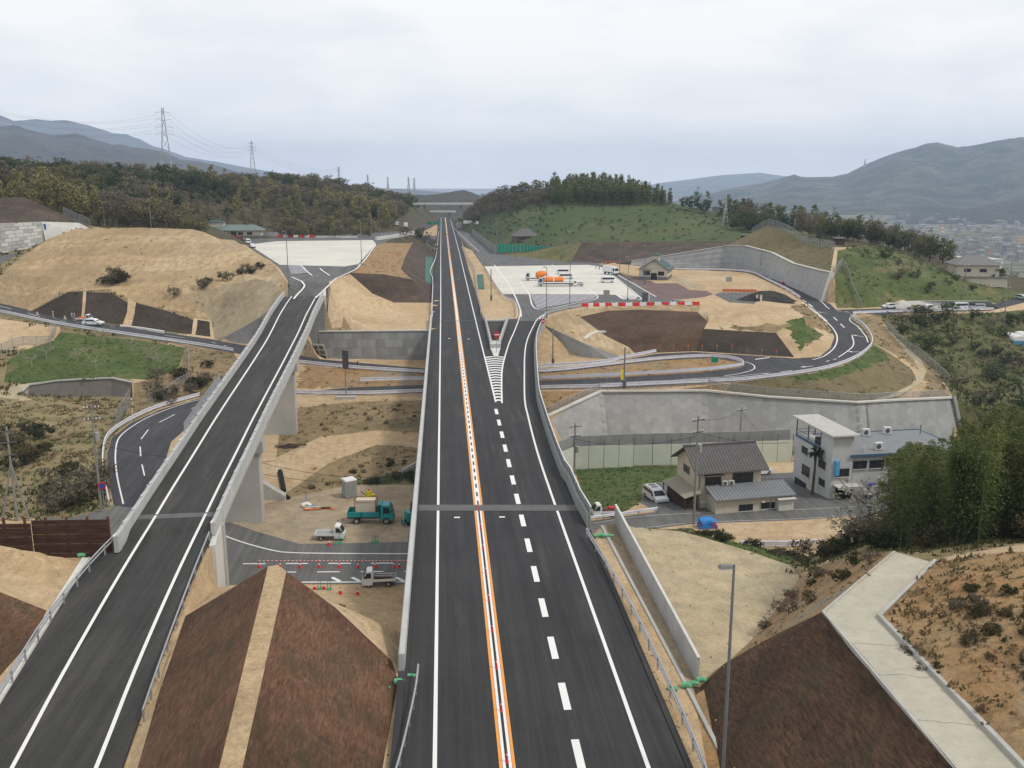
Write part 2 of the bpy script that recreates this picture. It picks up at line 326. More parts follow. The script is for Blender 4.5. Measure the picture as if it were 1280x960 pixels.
# ---- near left: verges, mound --------------------------------------------------
BL(*[ramp_edge(Y,3.9,-.35) for Y in (30,45,60,72,80)], W(-20.6,84,-8.6))
KERB=[P(112,697,0),P(56,788,0),P(0,879,0),P(-70,992,0)]
BL(*[k+Vector((-.35,0,-.35)) for k in reversed(KERB)],W(-31.,80.5,-.6), W(-31.5,86,-8.6))
BL(W(-3.4,15,-.3),W(-3.4,45,-.3),W(-3.45,56,-.4),W(-3.5,70,-5.2),W(-3.5,85,-9),W(-3.5,100,-9))
BL(W(13.6,15,-.3),W(13.6,60,-.3),W(13.3,80,-.4),W(13.2,86,-9.2),W(13.2,100,-9.6))
RG('slope_embankment','blanket_brown',[(172,960,.25),(200,862,.1),(232,770,-.2),(335,708,5),(274,960,5.2),(258,1060,5.2),(140,1060,.3)],.15)
RG('slope_embankment','soil_path',[(274,960,5.2),(335,708,5),(347,706,5.06),(358,714,5),(303,960,5.2),(292,1060,5.2),(258,1060,5.2)],.05)
RG('slope_embankment','blanket_brown',[(303,960,5.2),(358,714,5),(420,760,2.6),(490,826,-.2),(498,850,-.3),(478,960,-.25),(470,1060,-.3),(292,1060,5.2)],.15)
BL((232,770,-.2),(268,735,-1.5),W(-20.5,80,-6),(275,738,-8.8)); PT((300,730,-5.),(345,745,-8.9))
BL((347,706,5.06),W(-14.5,66,1.5),(330,748,-8.8)); PT(W(-11,67,.5),(420,762,-6.))
RG('side_road','asphalt_old',[W(-60,120,-9.3),(142,632,-9.),(272,647,-9),(320,664,-9),(375,680,-9),(524,677,-9),W(4,101,-9.3),(742,651,-10),(820,640,-10),(1000,635,-10),(1080,631,-10),(1150,622,-10.4),(1150,634,-10.4),(1067,645,-10),(1000,650,-10),(865,655,-10),(825,660,-10),(742,666,-10),W(4,91,-9.3),(521,731,-9),(377,730,-9),(270,736,-9),(215,690,-9),(190,680,-9),(165,690,-9.1)],0)
BL((400,742,-8.9),(520,742,-8.9)); BL((400,775,-5.5),(500,790,-4.)); PT((505,840,-.5))
# ---- near left: fill beside ramp, cut slope at frame edge
RG('soil_slope','blanket_brown',[(-60,870,.3),(0,845,.2),(44,795,.05),(58,763,.2),(0,740,2.2),(-80,700,5.2)],.06)
BL((-80,690,3),(0,682,2.4),(22,693,.2)); BL((-80,696,-.3),(135,696,-.3))
BL(W(-60,79,-6),W(-33,79.5,-6)); BL(W(-70,86,-9),W(-33,88,-9.))
PT((0,720,0.3),(100,715,-.2),W(-70,40,9),W(-45,30,6),W(-70,72,4))
# ---- near right: strip, plateau, cut slope, path, bank
RG('drain_strip','soil_yard',[(742,668,-.4),(752,657,-.5),(768,655,-1.),(876,862,-.9),(866,872,-.5),(760,682,-.4)],.03)
RG('soil_plateau','soil_pale',[(768,655,-1.6),(800,661,-1.9),(850,664,-2),(880,672,-2),(940,690,-2),(985,706,-2),(1000,722,-1.9),(975,755,-1.8),(950,790,-1.6),(905,832,-1.2),(880,850,-1.)],.1)
RG('cut_slope','blanket_dark',[(866,858,-.8),(905,830,.6),(970,793,3.8),(1030,764,6.9),(1080,820,6.95),(1195,960,7),(1290,1080,7),(925,1080,-.3),(900,960,-.3)],.17)
RG('cut_slope','soil_orange',[(866,858,-.8),(905,830,.6),(970,793,3.8),(1030,764,6.9),(1075,726,7),(1120,689,7),(1090,690,4.5),(1040,700,1.),(1000,722,-1.9),(975,755,-1.8),(950,790,-1.6),(905,832,-1.2)],.16)
RG('cut_slope','soil_orange',[(880,862,-.6),(900,960,-.3),(925,1080,-.3),(905,1080,-.3),(884,960,-.3),(868,866,-.5)],.05)
RG('concrete_path','concrete_path',[(1030,764,6.95),(1120,690,6.95),(1162,702,6.95),(1096,771,6.95),(1275,960,6.95),(1420,1110,6.95),(1310,1110,6.95),(1195,960,6.95),(1080,821,6.95)],0)
BL((1420,1110,7.1),(1282,958,7.1),(1102,771,7.1),(1168,702,7.1))
RG('cut_bank','soil_orange',[(1282,958,7.1),(1102,771,7.1),(1168,704,7.1),(1210,695,7.9),(1262,690,9.3),(1340,690,10.3),(1500,800,11),(1500,1050,7.6)],.22)
BL(D(1168,690,60),D(1215,686,58),D(1280,681,56),D(1360,681,56)); 
PT((1140,660,0.),(1180,650,1),(1280,640,3),(1400,640,5),(1110,660,-4),(1110,640,-9.5),(1280,620,0),(1160,600,-11),(1280,560,-12),(1450,600,4),W(80,60,16),W(90,80,12),W(95,110,4))
RG('scrub_bank','scrub_dry',[(1120,689,7),(1168,700,7.1),D(1200,690,57.5),D(1260,683,57),(1290,672,6),(1140,655,0),(1090,665,-4),(1020,690,-3),(1000,712,-2.2),(1040,700,1.)],.25,False)
RG('grass_bank','grass_green',[(825,662,-9.9),(800,660,-2),(850,664,-2.1),(880,672,-2.1),(940,690,-2.1),(985,706,-2.1),(1010,712,-3),(1010,695,-9.4),(950,690,-9.8),(890,677,-9.8),(865,660,-9.8)],.2)
RG('dirt_lot','soil_tan',[(868,660,-9.9),(1000,653,-9.9),(1067,648,-9.9),(1075,660,-9.9),(1010,677,-9.8),(930,680,-9.8),(885,676,-9.8)],.08)
RG('grass_bank','scrub_dry',[(985,706,-2.1),(1000,722,-2),(1020,712,-1.5),(1090,690,3),(1120,689,6.5),(1100,670,-3),(1040,680,-6),(1012,695,-9.2)],.3,False)
# ---- under-bridge yard and slope with berm
RG('yard','soil_yard',[(272,645,-9),(320,664,-9),(375,680,-9),(524,677,-9),W(8,101,-9.4),W(8,128,-10.2),(530,606,-10.2),(440,606,-10.2),(360,622,-9.8),(320,632,-9.4)],.06)
RG('dry_slope','soil_tan',[(325,625,-9.5),(345,575,-8.6),(400,548,-8.3),(470,540,-8.3),W(4,141,-8.3),W(4,135,-8.6),(470,556,-8.7),(410,580,-9.2),(350,622,-9.8)],.12)
RG('dry_slope','scrub_slope',[(360,622,-9.8),(440,606,-10.2),(530,606,-10.2),W(8,128,-10.2),W(4,135,-8.6),(470,556,-8.7),(410,580,-9.2),(350,622,-9.8)],.25)
RG('dry_slope','scrub_slope',[(345,572,-8.6),(400,546,-8.3),(470,538,-8.3),W(6,142,-8.2),W(6,164,-7.2),(440,502,-7.),(370,510,-7.1),(350,535,-7.9)],.15)
BL((400,520,-7.6),(530,515,-7.5))
RG('grass_patch','grass_green',[(440,606,-10.2),(530,603,-10.2),(530,588,-9.7),(480,592,-9.6),(445,598,-9.8)],.2,False)
# ---- house lot, field, fence line, retaining wall foot
RG('field','grass_green',[(718,587,-15),(792,583,-15),(850,582,-15),(852,598,-13.6),(805,606,-12.2),(800,628,-10.8),(780,640,-10.1),(738,648,-10)],.12)
RG('house_lot','asphalt_grey',[(800,628,-10.6),(805,604,-12.1),(855,598,-12),(1000,590,-12.2),(1200,590,-12.2),(1150,622,-10.4),(1080,631,-10),(1000,635,-10),(820,640,-10)],.03)
BL(W(14,148,-15),(792,583,-15),(870,581,-15),(985,577,-14.6),(1190,575,-14.6)); 
PT(W(14,120,-11.2)); BL(W(8.6,182,-6.6),W(8.8,214.6,-6.5),W(15.2,214.6,-6.5),W(11.5,182,-6.6)); BL(W(8.8,215.8,-.4),W(15.2,215.8,-.4))
# ---- lower loop: left branch, lower branch, upper branch, bend and climb
LOOP_OUT=[(142,632,-9),(135,595,-8.6),(134,567,-8.2),(140,547,-7.9),(162,530,-7.6),(200,512,-7.3),(252,497,-7),(320,491,-7),(440,494,-7),(535,491,-7),W(5,170.5,-7),(676,487,-7),(760,485,-6.6),(820,482,-6.2),(914,477.5,-5.6),(960,473,-5.2),(1019,464.6,-4.7),(1054,455,-4.3),(1078,442,-3.8),(1088,428,-3.3),(1078,409.5,-2.7),(1061,397,-2.2)]
LOOP_IN=[(1068,393,-2.3),(1080,391.5,-2.5),(1130,390.5,-3),(1240,388,-3.5),(1290,376,-3.5),(1330,362,-3.5),(1330,355,-3.5),(1285,369,-3.5),(1240,381,-3.5),(1130,384.5,-3),(1075,386.5,-2.3),(1045,387,-1.8),(1038,380,-1.2),(979,352,-.3),(949,340,0),(920,336,0),(840,334,0),(840,337,0),(900,338,0),(937,341,0),(984,363,-.7),(1007,379,-1.2),(1031,400,-2),(1043,421,-2.9),(1038,435,-3.6),(1024,446,-4.1),(993,448,-4.4),(925,443.5,-5),(867,440,-5.3),(820,442,-5.6),(785,449,-5.8),(750,456,-6.1),(672,461,-6.4),W(4,191.5,-6.4),(535,461,-6.4),(400,449,-4.6),(340,438,-4),(297,430,-3.7),(265,424,-3.2),(200,415,-2),(130,405,0),(75,399,1),(35,389,2),(0,381,2.6),(-60,366,5.3),(-60,374,5.),(0,391,2.4),(75,407,1),(160,420,-1),(237,431,-3),(292,440,-4.),(380,455,-4.8),(440,461,-5.4),(535,467,-6.6),W(4,185,-6.7),(672,466,-6.6),(705,464,-6.5),(820,451,-5.6),(890,447,-5.2),(923,452,-5.1),(931,457,-5.1),(925,460,-5.2),(872,466,-5.4),(760,472.5,-6.2),(675,476,-6.8),W(4,177.5,-6.8),(535,481,-6.8),(440,484,-6.8),(345,492,-6.9),(290,510,-7.2),(240,530,-7.5),(214,552,-7.9),(207,575,-8.2),(212,600,-8.6),(230,625,-8.9),(272,647,-9)]
RG('loop_road','asphalt_loop',LOOP_OUT+LOOP_IN,0)
RG('loop_island','soil_orange',[(672,466,-6.6),(705,464,-6.5),(820,451,-5.6),(890,447,-5.2),(923,452,-5.1),(931,457,-5.1),(925,460,-5.2),(872,466,-5.4),(760,472.5,-6.2),(675,476,-6.8),W(4,177.5,-6.8),(535,481,-6.8),(440,484,-6.8),(370,484,-6.6),(380,457,-4.9),(440,461,-5.4),(535,467,-6.6),W(4,185,-6.7)],.1,False)
# ---- right wall top, grassy outer slope, orchard
WALL1T=[(684,520,-9.2),(716,505,-8),(751,489,-7.),(880,488,-7),(960,496,-7.6),(1070,503,-8.2),(1120,500,-8.4),(1188,497,-8.8)]
CLIFF(WALL1T,[-9.6,-14]+[-16.2]*6); BL(*[Vector((p.x,p.y,-16.2)) for p in offs([cv(q) for q in WALL1T],4.6)])
BL(W(13.5,156,-9.3),(684,520,-9.2)); BL((1194,500,-9.5),(1194,560,-16.5))
RG('soil_verge','soil_orange',[(684,519,-9.1),(716,504,-7.9),(751,488,-6.95),(905,488,-6.95),(912,479,-5.7),(820,484,-6.3),(760,487,-6.7),(676,489,-7.1)],.04)
RG('outer_slope','slope_olive',[(914,478.5,-5.7),(960,474,-5.3),(1019,466,-4.8),(1054,457,-4.4),(1078,444,-3.9),(1090,429,-3.4),(1110,440,-5),(1140,462,-7),(1150,480,-8.),(1120,499,-8.3),(1070,502,-8.1),(960,495,-7.5),(905,489,-6.9)],.12)
RG('outer_slope','grass_green',[(985,473,-5.4),(1019,467,-4.9),(1054,458,-4.5),(1078,446,-4.),(1090,432,-3.6),(1105,440,-4.8),(1110,452,-5.8),(1080,465,-6),(1050,476,-6.3),(1000,481,-6.3)],.15,False)
RG('outer_slope','scrub_slope',[(1090,429,-3.4),(1062,396,-2.3),(1100,393,-3.2),(1107,410,-4.2),(1132,435,-6),(1175,470,-8.5),(1188,496,-8.8),(1150,498,-8.6),(1160,478,-8),(1140,455,-6.8),(1110,438,-4.9)],.12,False)
RG('drain_path','soil_pale',[(1128,437,-6),(1143,450,-6.8),(1148,465,-7.4),(1140,480,-8),(1110,495,-8.3),(1085,500,-8.2),(1100,500,-8.3),(1125,494,-8.35),(1152,479,-8.2),(1158,464,-7.6),(1152,450,-6.9),(1137,435,-6.2)],.03)
RG('orchard_slope','orchard',[(1100,394,-3.4),(1240,391,-3.9),(1300,385,-5),(1400,420,-10),(1400,560,-20),(1290,545,-19),(1195,545,-16.5),(1193,500,-9.5),(1176,470,-8.7),(1134,435,-6.2),(1109,410,-4.4)],.35)
PT((1200,420,-7),(1280,410,-8),(1230,450,-11),(1280,470,-14),(1220,500,-14),(1290,510,-17))
# ---- far end of main bridge: abutments, platform, wall, dark slope
BL(W(-3.4,199.5,0.),W(-3.4,217,-.3),W(-3.4,300,-.3),W(-3.6,420,-.3),W(-3.9,560,-.3),W(-4.2,700,-.3),W(-4.6,950,-.3))
WALL3T=CLIFF([W(-27.2,200,0.),W(-15,199.8,0),W(-3.4,199.5,0)],[-5.8,-6,-6.2]); BL(W(-27.6,199.6,-5.6),ramp_edge(200.5,4.4,-12.6)+Vector((0,0,0)),ramp_edge(200.5,-4.6,-12.))
RG('soil_platform','soil_tan',[W(-27.2,200,0.),W(-15,199.8,0),W(-3.4,199.5,0),(541,378,0),(478,378.5,.1),(436,341,7.3),(411,352,8),ramp_edge(217,4.5,-.4),ramp_edge(209,4.5,-3),ramp_edge(202,4.5,-7.4)],.06)
RG('dark_slope','blanket_far',[(478,378,.1),(541,377,0),(542,345,-.2),(541,320,-.2),D(528,306,424),(516,303,5.5),(507,320,6.),(501,336,6.),(514,349,5.3),(480,343,6.6),(436,341,7.3)],.1)
RG('mound_top','soil_orange',[(436,341,7.3),(480,343,6.6),(514,349,5.3),(501,336,6.),(507,320,6.),(516,303,5.5),(512,304,5.6),(480,303.5,7.5),(472,306,8),(450,331,8),(420,347.5,8),(411,352,8)],.08)
PT(W(-8,235,-.2),W(-25,217,1),W(-6,500,0),W(-22,480,7))
# left plaza (higher) ----------------------------------------------------
RG('plaza_west','asphalt_grey',[ramp_edge(200,-4.2,-.03),(360,352,8),(350,336,8),(338,326,8),(315,311,8),(304,303,8),(315,299,8),(402,295,8),(455,292,8),(510,288.5,8),(520,294,8),(485,300,8),(472,306,8),(450,331,8),(420,347.5,8),(411,352,8),ramp_edge(200,4.0,-.03)],0)
RG('plaza_west','concrete_plaza',[(350,331,8),(319,311,8),(317,305,8),(345,301.5,8),(466,300,8),(470,305,8),(448,330,8),(431,333,8)],0)
RG('far_ramp','asphalt_loop',[D(516,286,500),D(536,278,700),D(546,274,850),D(547.5,279,800),D(539,282,640),D(521,293,455)],0)
RG('soil_platform','soil_tan',[D(521.5,293.5,452),D(534,287,560),D(546,280.5,740),W(-4.3,720,-.3),W(-4.,600,-.3),W(-4,452,-.3),D(530,296,451)],.05)
# left big hill ----------------------------------------------------------
RG('hill_cut','soil_rilled',[(35,387,2.4),(85,364,6),(107,363,6.1),(140,365,6),(175,379,3.3),(207,387,1.8),(245,398,-.4),(264,401,-1),(268,423,-3.3),(274,424.6,-3.1),D(300,411.5,206.6),D(327,395.3,206.6),ramp_edge(204,-4.8,-.6),(359,352,8),(340,328,8.3),(318,314,8.6),D(300,305,304),D(292,300,310),D(262,298,300),D(240,286.5,292),D(175,284.5,290),D(95,286,270),D(60,299,262),D(30,319,252),(0,344,9),(-40,350,8),(-60,364,5.8),(0,379,3)],.22)
RG('hill_cut','blanket_black',[(35,388,2.3),(85,365,6),(107,364,6.1),(140,366,6),(175,380,3.3),(207,388,1.8),(245,399,-.4),(262,402,-1),(263,421,-3.1),(200,413,-1.7),(150,406,-.3),(75,398,1.2)],.08)
BL((30,330,11.),D(120,306,258),D(270,306,272),D(300,313,280)); BL((15,345,9.2),(120,330,10.6),(290,340,8.),(335,352,7.2))
PT((200,330,10.8),(60,345,9),(280,365,5.),(320,365,5.8))
RG('hill_road','asphalt_grey',[D(-60,345,232),D(0,331,239),D(18,321,250),D(24,316,257),D(10,318,256),D(-60,330,250)],0)
BW_T=CLIFF([D(-80,281,265),D(0,279.5,267),D(52,277.5,270),D(98,279,280),D(108,284,287)],[12.2,12.2,14.,17.6,18.])
RG('brown_slope','blanket_far',[D(-80,252,290),D(0,247,290),D(30,246,290),D(112,283,289),D(99,279,282),D(52,277,271.5),D(0,279,268.5),D(-80,280.5,266.5)],.12)
RG('hill_cut','soil_grey',[(230,393,-.1),(275,362,5.2),(320,350,7),(343,354,7),ramp_edge(204,-4.9,-.7),D(327,395.3,206.6),D(300,411.5,206.6),(274,424.6,-3.1),(268,423,-3.3),(264,401,-1)],.25,False)
for q_ in ([(104,364,6.1),(108,363.6,6.1),(107,380,3.8),(103,401,.9),(100,401,1.),(103,380,3.7)],[(160,372.5,4.5),(170,378,3.7),(168,392,1.6),(162,408,-.4),(152,406,-.2),(159,390,1.9)],[(242,397.5,-.3),(247,398.5,-.4),(246,410,-1.7),(243,421,-2.9),(239,420,-2.7)]): RG('hill_cut','soil_tan',q_,.05)
WALL5T=CLIFF([(274,425,-3.2),D(300,412,206),D(327,396,206),ramp_edge(203,-4.6,-1.)],[-3.4,-3.9,-4.3,-4.8],.4)
# green plot, stone wall, field
RG('orchard_plot','grass_green',[(67,426,-1),(75,415,-.1),(175,426,-1.8),(232,434,-3.3),(222,462,-4.4),D(185,475,172.6),D(140,472,174.6),D(100,473,174.2),D(37,479,172.4),D(5,478,172),(10,450,-3),(35,436,-1.8)],.2)
RG('dry_bank','scrub_slope',[(232,433,-3.3),(292,441,-4.2),(300,455,-5),(300,478,-6.7),(252,495.5,-6.9),(200,510.5,-7.2),(165,528,-7.5),D(167,500,169.2),D(167,479,171.4),D(185,475,172.4),(222,462,-4.4)],.2)
SW_T=CLIFF([D(28,490,168),D(37,482,170.5),D(70,477,171.5),D(100,475,172),D(140,473.5,172.5),D(165,479,171.)],[-7.3,-8,-8.4,-8.4,-8.4,-8.3],.4)
RG('track','soil_pale',[D(0,487,169),D(40,478.5,172.6),D(100,473,174),D(137,471.5,174.4),D(100,474.6,172.4),D(50,479.5,171.4),D(30,488.5,168.6)],.03,False)
RG('terrace_field','field_terrace',[(-60,500,-7.8),(26,494,-7.4),(28,495,-7.5),(100,500,-8.5),(166,500,-8.4),(163,528,-7.7),(140,545,-8),(132,567,-8.4),(131,595,-8.9),(134,630,-9.4),(80,640,-9.6),(-60,640,-9.6)],.3)
RG('terrace_field','scrub_dry',[(131,570,-8.4),(131,595,-8.9),(136,640,-9.4),(80,648,-9.6),(0,648,-9.6),(-60,640,-9.6),(-60,600,-9),(60,605,-9),(100,590,-8.8)],.3,False)
RG('terrace_field','soil_pale',[(-20,493,-7.5),(26,494,-7.4),(46,503,-8),(30,503,-8.),(0,499,-7.8),(-20,499,-7.8)],.03,False)
RG('soil_verge','soil_tan',[(-20,396,2.),(75,408.5,.8),(75,415,-.1),(67,426,-1),(35,436,-1.8),(-30,440,-2)],.15)
PT((0,460,-4),W(-100,120,-9),W(-150,200,-4),W(-150,150,-8))
# right plaza -----------------------------------------------------------
PLZ=[(648,401,0),(650,390,0),(645,378,0),(627,367.5,0),(605,333,0),(590,312,0),(567,288,0),(570,286.5,0),(578,288,0),(590,293,0),(620,317,0),(660,321,0),(740,326,0),(765,331,0),(773,342,0),(822,371,0),(850,375.5,0),(875,378.5,0),(800,381,0),(727,383.5,0),(700,388.5,0),(686,393,0),(674,401,0)]
RG('plaza_east','asphalt_grey',PLZ,0)
RG('plaza_east','concrete_plaza',[(605.5,333,0),(735,331,0),(752,333.5,0),(798,370.5,0),(794,373.5,0),(780,374,0),(770,368.5,0),(742,368,0),(627,367.5,0)],0)
RG('plaza_red','asphalt_red',[(776,342,0),(797,347,0),(819.5,354,0),(847,354,0),(862,362.5,0),(883,363.5,0),(892,368,0),(880,371.5,0),(850,374.5,0),(823,373,0)],0)
RG('plaza_east','asphalt_grey',[(900,365.5,0),(945,365.5,0),(950,372,0),(943,380,0),(912,378,0),(892,368.5,0)],0)
RG('soil_plaza','soil_tan',[(892,368,0),(883,363.5,0),(862,362.5,0),(847,354,0),(819.5,353,0),(797,346.5,0),(770,339,0),(750,329,0),(840,336.5,0),(900,338.5,0),(937,341.5,0),(984,363.5,-.7),(1006,379,-1.2),(985,375,-.6),(945,365.5,0),(900,365.5,0)],.08,False)
RG('soil_verge','soil_tan',[(557,318,-.2),(563,300,-.2),(590,313,-.1),(604,333,-.1),(626,368.5,-.1),(643,379,-.1),(647,400,-.3),(607,399,-.3),(600,380,-.2),(590,350,-.2)],.05)
BL(W(9.3,217,-.4),W(9.3,260,-.3),W(9.4,330,-.3),W(9.6,420,-.3),W(10,560,-.3),W(10,700,-.3),W(10,950,-.3))
# cone and dark cut on the east side
RG('soil_cone','soil_rilled',[(680,402,-.3),(690,395,-.1),(705,390.5,-.1),(730,386,-.1),(800,383.5,-.1),(876,381,-.1),(872,390,-.4),(760,388.5,-.5),(725,396,-1.),(757,420,-3.2),(778,430,-4.2),(795,443,-5.5),(780,449,-5.8),(775,447,-5.5),(735,432,-3.6),(682,409,-.9)],.08)
RG('dark_cut','blanket_dark',[(725,396,-1.),(760,388.5,-.5),(800,387,-.4),(872,390,-.4),(885,402,-.8),(880,411,-1.2),(870,439,-5.2),(820,441,-5.5),(795,443,-5.5),(778,430,-4.2),(757,420,-3.2)],.14)
RG('dark_cut','blanket_black',[(880,411,-1.2),(970,416,-1.6),(993,446.5,-4.3),(925,442.5,-4.9),(870,439,-5.2)],.06)
RG('tan_knoll','soil_tan',[(876,379,0),(892,368,0),(912,378,0),(943,380,0),(955,376,.2),(985,375,-.4),(1006,380,-1.2),(1030,401,-2),(1042,421,-2.9),(1036,435,-3.6),(1023,445,-4.),(994,446,-4.3),(970,416,-1.6),(880,411,-1.2),(886,402,-.8),(874,390,-.3)],.1)
BL((885,394,.3),(930,386,1.6),(985,385,1.6),(1005,396,.9),(985,404,.2),(930,403,.0)); PT((1010,420,-1.8),(1000,432,-2.8))
RG('tan_knoll','scrub_slope',[(930,404,0),(985,405,.1),(1005,397,.8),(990,378,.2),(1006,380,-1.2),(1030,401,-2),(1040,418,-2.8),(1005,412,-1.3),(970,416,-1.6),(900,411,-1.2)],.12,False)
RG('tan_knoll','grass_green',[(984,410,-1.2),(1000,405,-.6),(1028,418,-2.2),(1020,425,-2.5),(1000,436,-3.2),(985,415,-1.5)],.15,False)
BL(W(14.6,200,-6.3),W(22,200,-6.2))
WALL2T=CLIFF([D(790,326.5,368),D(820,322,364),D(909,307.5,359),D(932,307.5,352),D(965,316,327),D(993,330,298.5),D(1024,338,272),D(1039,341,260)],[.2,0,0,0,0,-.4,-.9,-1.2])
WALL4T=CLIFF([(683,408,-.9),(735,432,-3.6),(776,447,-5.4)],[-6.2,-6.2,-5.9],.3)
RG('grass_knoll','slope_olive',[D(909,306.5,361),D(932,306.5,354),D(966,315,329),D(995,329,300),D(1038,339.5,262),D(1043,312,285),D(1020,307,315),D(985,290,335),D(960,281,360),D(942,291,377)],.2)
RG('dark_bank','blanket_far',[(705,327,.1),D(727,303,410),D(830,304,405),D(925,304.5,385),D(909,306.3,362),D(820,321,367),D(795,325.5,370)],.1)
RG('dry_bank','grass_dry',[(622,317.5,.1),(640,319.5,.1),(705,327,.1),D(727,303,410),D(690,309,420),D(665,314,428)],.2)
RG('orchard_slope','orchard_green',[(1046,385,-1.7),D(1044,378,256),D(1044,341,262),D(1047,313,287),D(1090,305,340),(1140,320,6),(1200,345,2.6),(1262,362,-1),(1290,366,-2.8),(1240,378,-2.8),(1120,377,-1.6),(1110,383,-2.5),(1076,385,-2.2)],.3)
RG('pale_bank','soil_pale',[(1118,386,-3),(1123,376.5,-1.6),(1240,377,-1.8),(1250,384,-3.4)],.03,False)
# hills (coarse)
HILL_E=[(584,270,720),(596,262,690),(612,250,650),(650,238,600),(700,238,560),(740,236,545),(800,243,525),(850,256,505),(900,266,490),(960,275,470),(1030,288,435),(1080,300,400)]
BL(*[Q(*p) for p in HILL_E])
HF=[D(600,298,560),D(640,306,455),D(690,304,440),D(727,302.,432),D(830,302,428),D(942,300,405)]; BL(*HF); PT(Q(700,265,480),Q(800,270,465),Q(640,270,530),Q(880,285,440),Q(615,282,570))
PT(Q(800,262,700),Q(700,262,760),Q(1000,290,560),Q(1100,310,430),Q(1200,335,330),Q(1290,350,330),W(140,640,-60),W(200,520,-66),W(260,420,-66),W(190,440,-64),W(170,500,-64),W(235,400,-60),W(40,900,8))
HILL_W=[(-150,205,380),(0,218,400),(100,228,430),(200,229,480),(300,240,560),(385,234,640),(440,249,660),(500,255,760),(535,262,860)]
BL(*[Q(*p) for p in HILL_W])
BL(W(-150,330,16),D(120,284,310),D(260,292,345),(300,297,8.2),(400,293,8.2),(456,290,8.),D(510,287,490),D(532,277,710),W(-10,850,2))
PT(Q(50,255,350),Q(200,258,400),Q(300,265,460),Q(420,265,520),Q(490,268,640),W(-250,600,20),W(-300,450,30),W(-100,900,20),W(-250,250,25),W(-150,260,26))
for x,y,z in ((-500,-40,0),(-500,1300,-20),(500,1300,-66),(500,-40,-40),(-500,500,10),(500,500,-66),(-100,1300,-10),(0,-40,0),(100,-30,15),(-100,-30,10),(200,100,-10),(300,330,-66),(250,200,-35),(160,150,-18),(400,800,-66),(200,900,-66),(-300,900,5)): PT(W(x,y,z))
# ------------------------------------------------------------------ triangulate the survey
def cdt(vs,es):
    r=delaunay_2d_cdt([Vector((v.x,v.y)) for v in vs],es,[],0,1e-3); return r
def key(v): return (round(v.x,2),round(v.y,2))
def collect(lines,pts,step):
    vs=[];idx={};es=[]
    def put(v):
        k=key(v)
        if k not in idx: idx[k]=len(vs); vs.append(v)
        return idx[k]
    for l in lines:
        q=dens(l,step) if step else l
        ii=[put(v) for v in q]
        es+= [(a,b) for a,b in zip(ii[:-1],ii[1:]) if a!=b]
    for p in pts: put(p)
    return vs,es
vs,es=collect(LINES,PTS,None)
ov,oe,of,ovi,oei,ofi=cdt(vs,es)
zs=[]
for i,v in enumerate(ov):
    if ovi[i]: zs.append(sum(vs[j].z for j in ovi[i])/len(ovi[i]))
    else: zs.append(None)
# crossings: interpolate along the source edge
cross={}
for k,e in enumerate(oe):
    for v in e:
        if zs[v] is None and oei[k]: cross.setdefault(v,set()).update(oei[k])
for v,srcs in cross.items():
    q=[]
    for s in srcs:
        if s<len(es):
            a,b=vs[es[s][0]],vs[es[s][1]]; d=(b.xy-a.xy); t=((ov[v]-a.xy).dot(d))/max(d.length_squared,1e-9); q.append(a.z+(b.z-a.z)*min(1,max(0,t)))
    zs[v]=min(q) if q else 0.
zs=[0. if z is None else z for z in zs]
TIN=BVHTree.FromPolygons([(v.x,v.y,z) for v,z in zip(ov,zs)],of)
def tz(x,y,dflt=0.):
    h=TIN.ray_cast(Vector((x,y,500)),Vector((0,0,-1))); return h[0].z if h[0] else dflt
# polygon lookup
class Poly:
    def __init__(s,v): s.p=[(a.x,a.y) for a in v]; xs=[a[0] for a in s.p]; ys=[a[1] for a in s.p]; s.bb=(min(xs),max(xs),min(ys),max(ys))
    def has(s,x,y):
        b=s.bb
        if x<b[0] or x>b[1] or y<b[2] or y>b[3]: return False
        c=False; p=s.p; n=len(p); j=n-1
        for i in range(n):
            if (p[i][1]>y)!=(p[j][1]>y) and x<(p[j][0]-p[i][0])*(y-p[i][1])/(p[j][1]-p[i][1])+p[i][0]: c=not c
            j=i
        return c
RP=[(o,m,Poly(v),a) for o,m,v,a in REGIONS]
hillE=Poly(HF+[D(985,290,337),D(1043,310,290)]+[Vector((160,420,0)),Vector((260,420,0)),Vector((200,900,0)),Vector((12,900,0)),Vector((12,690,0))])
GORE=Poly([Vector((8.6,180,0)),Vector((8.8,215,0)),Vector((15.2,215,0)),Vector((11,180,0))])
def region(x,y):
    if GORE.has(x,y): return 'ground','soil_grey',.05
    for o,m,p,a in reversed(RP):
        if p.has(x,y): return o,m,a
    if hillE.has(x,y): return 'hill','hill_grass',.5
    d=math.hypot(x,y)
    if y>300 or d>330: return 'hill','forest_floor',.5
    if x>60 and y<160: return 'ground','scrub_dry',.3
    if x<-60: return 'ground','scrub_dry',.2
    return 'ground','soil_tan',.1
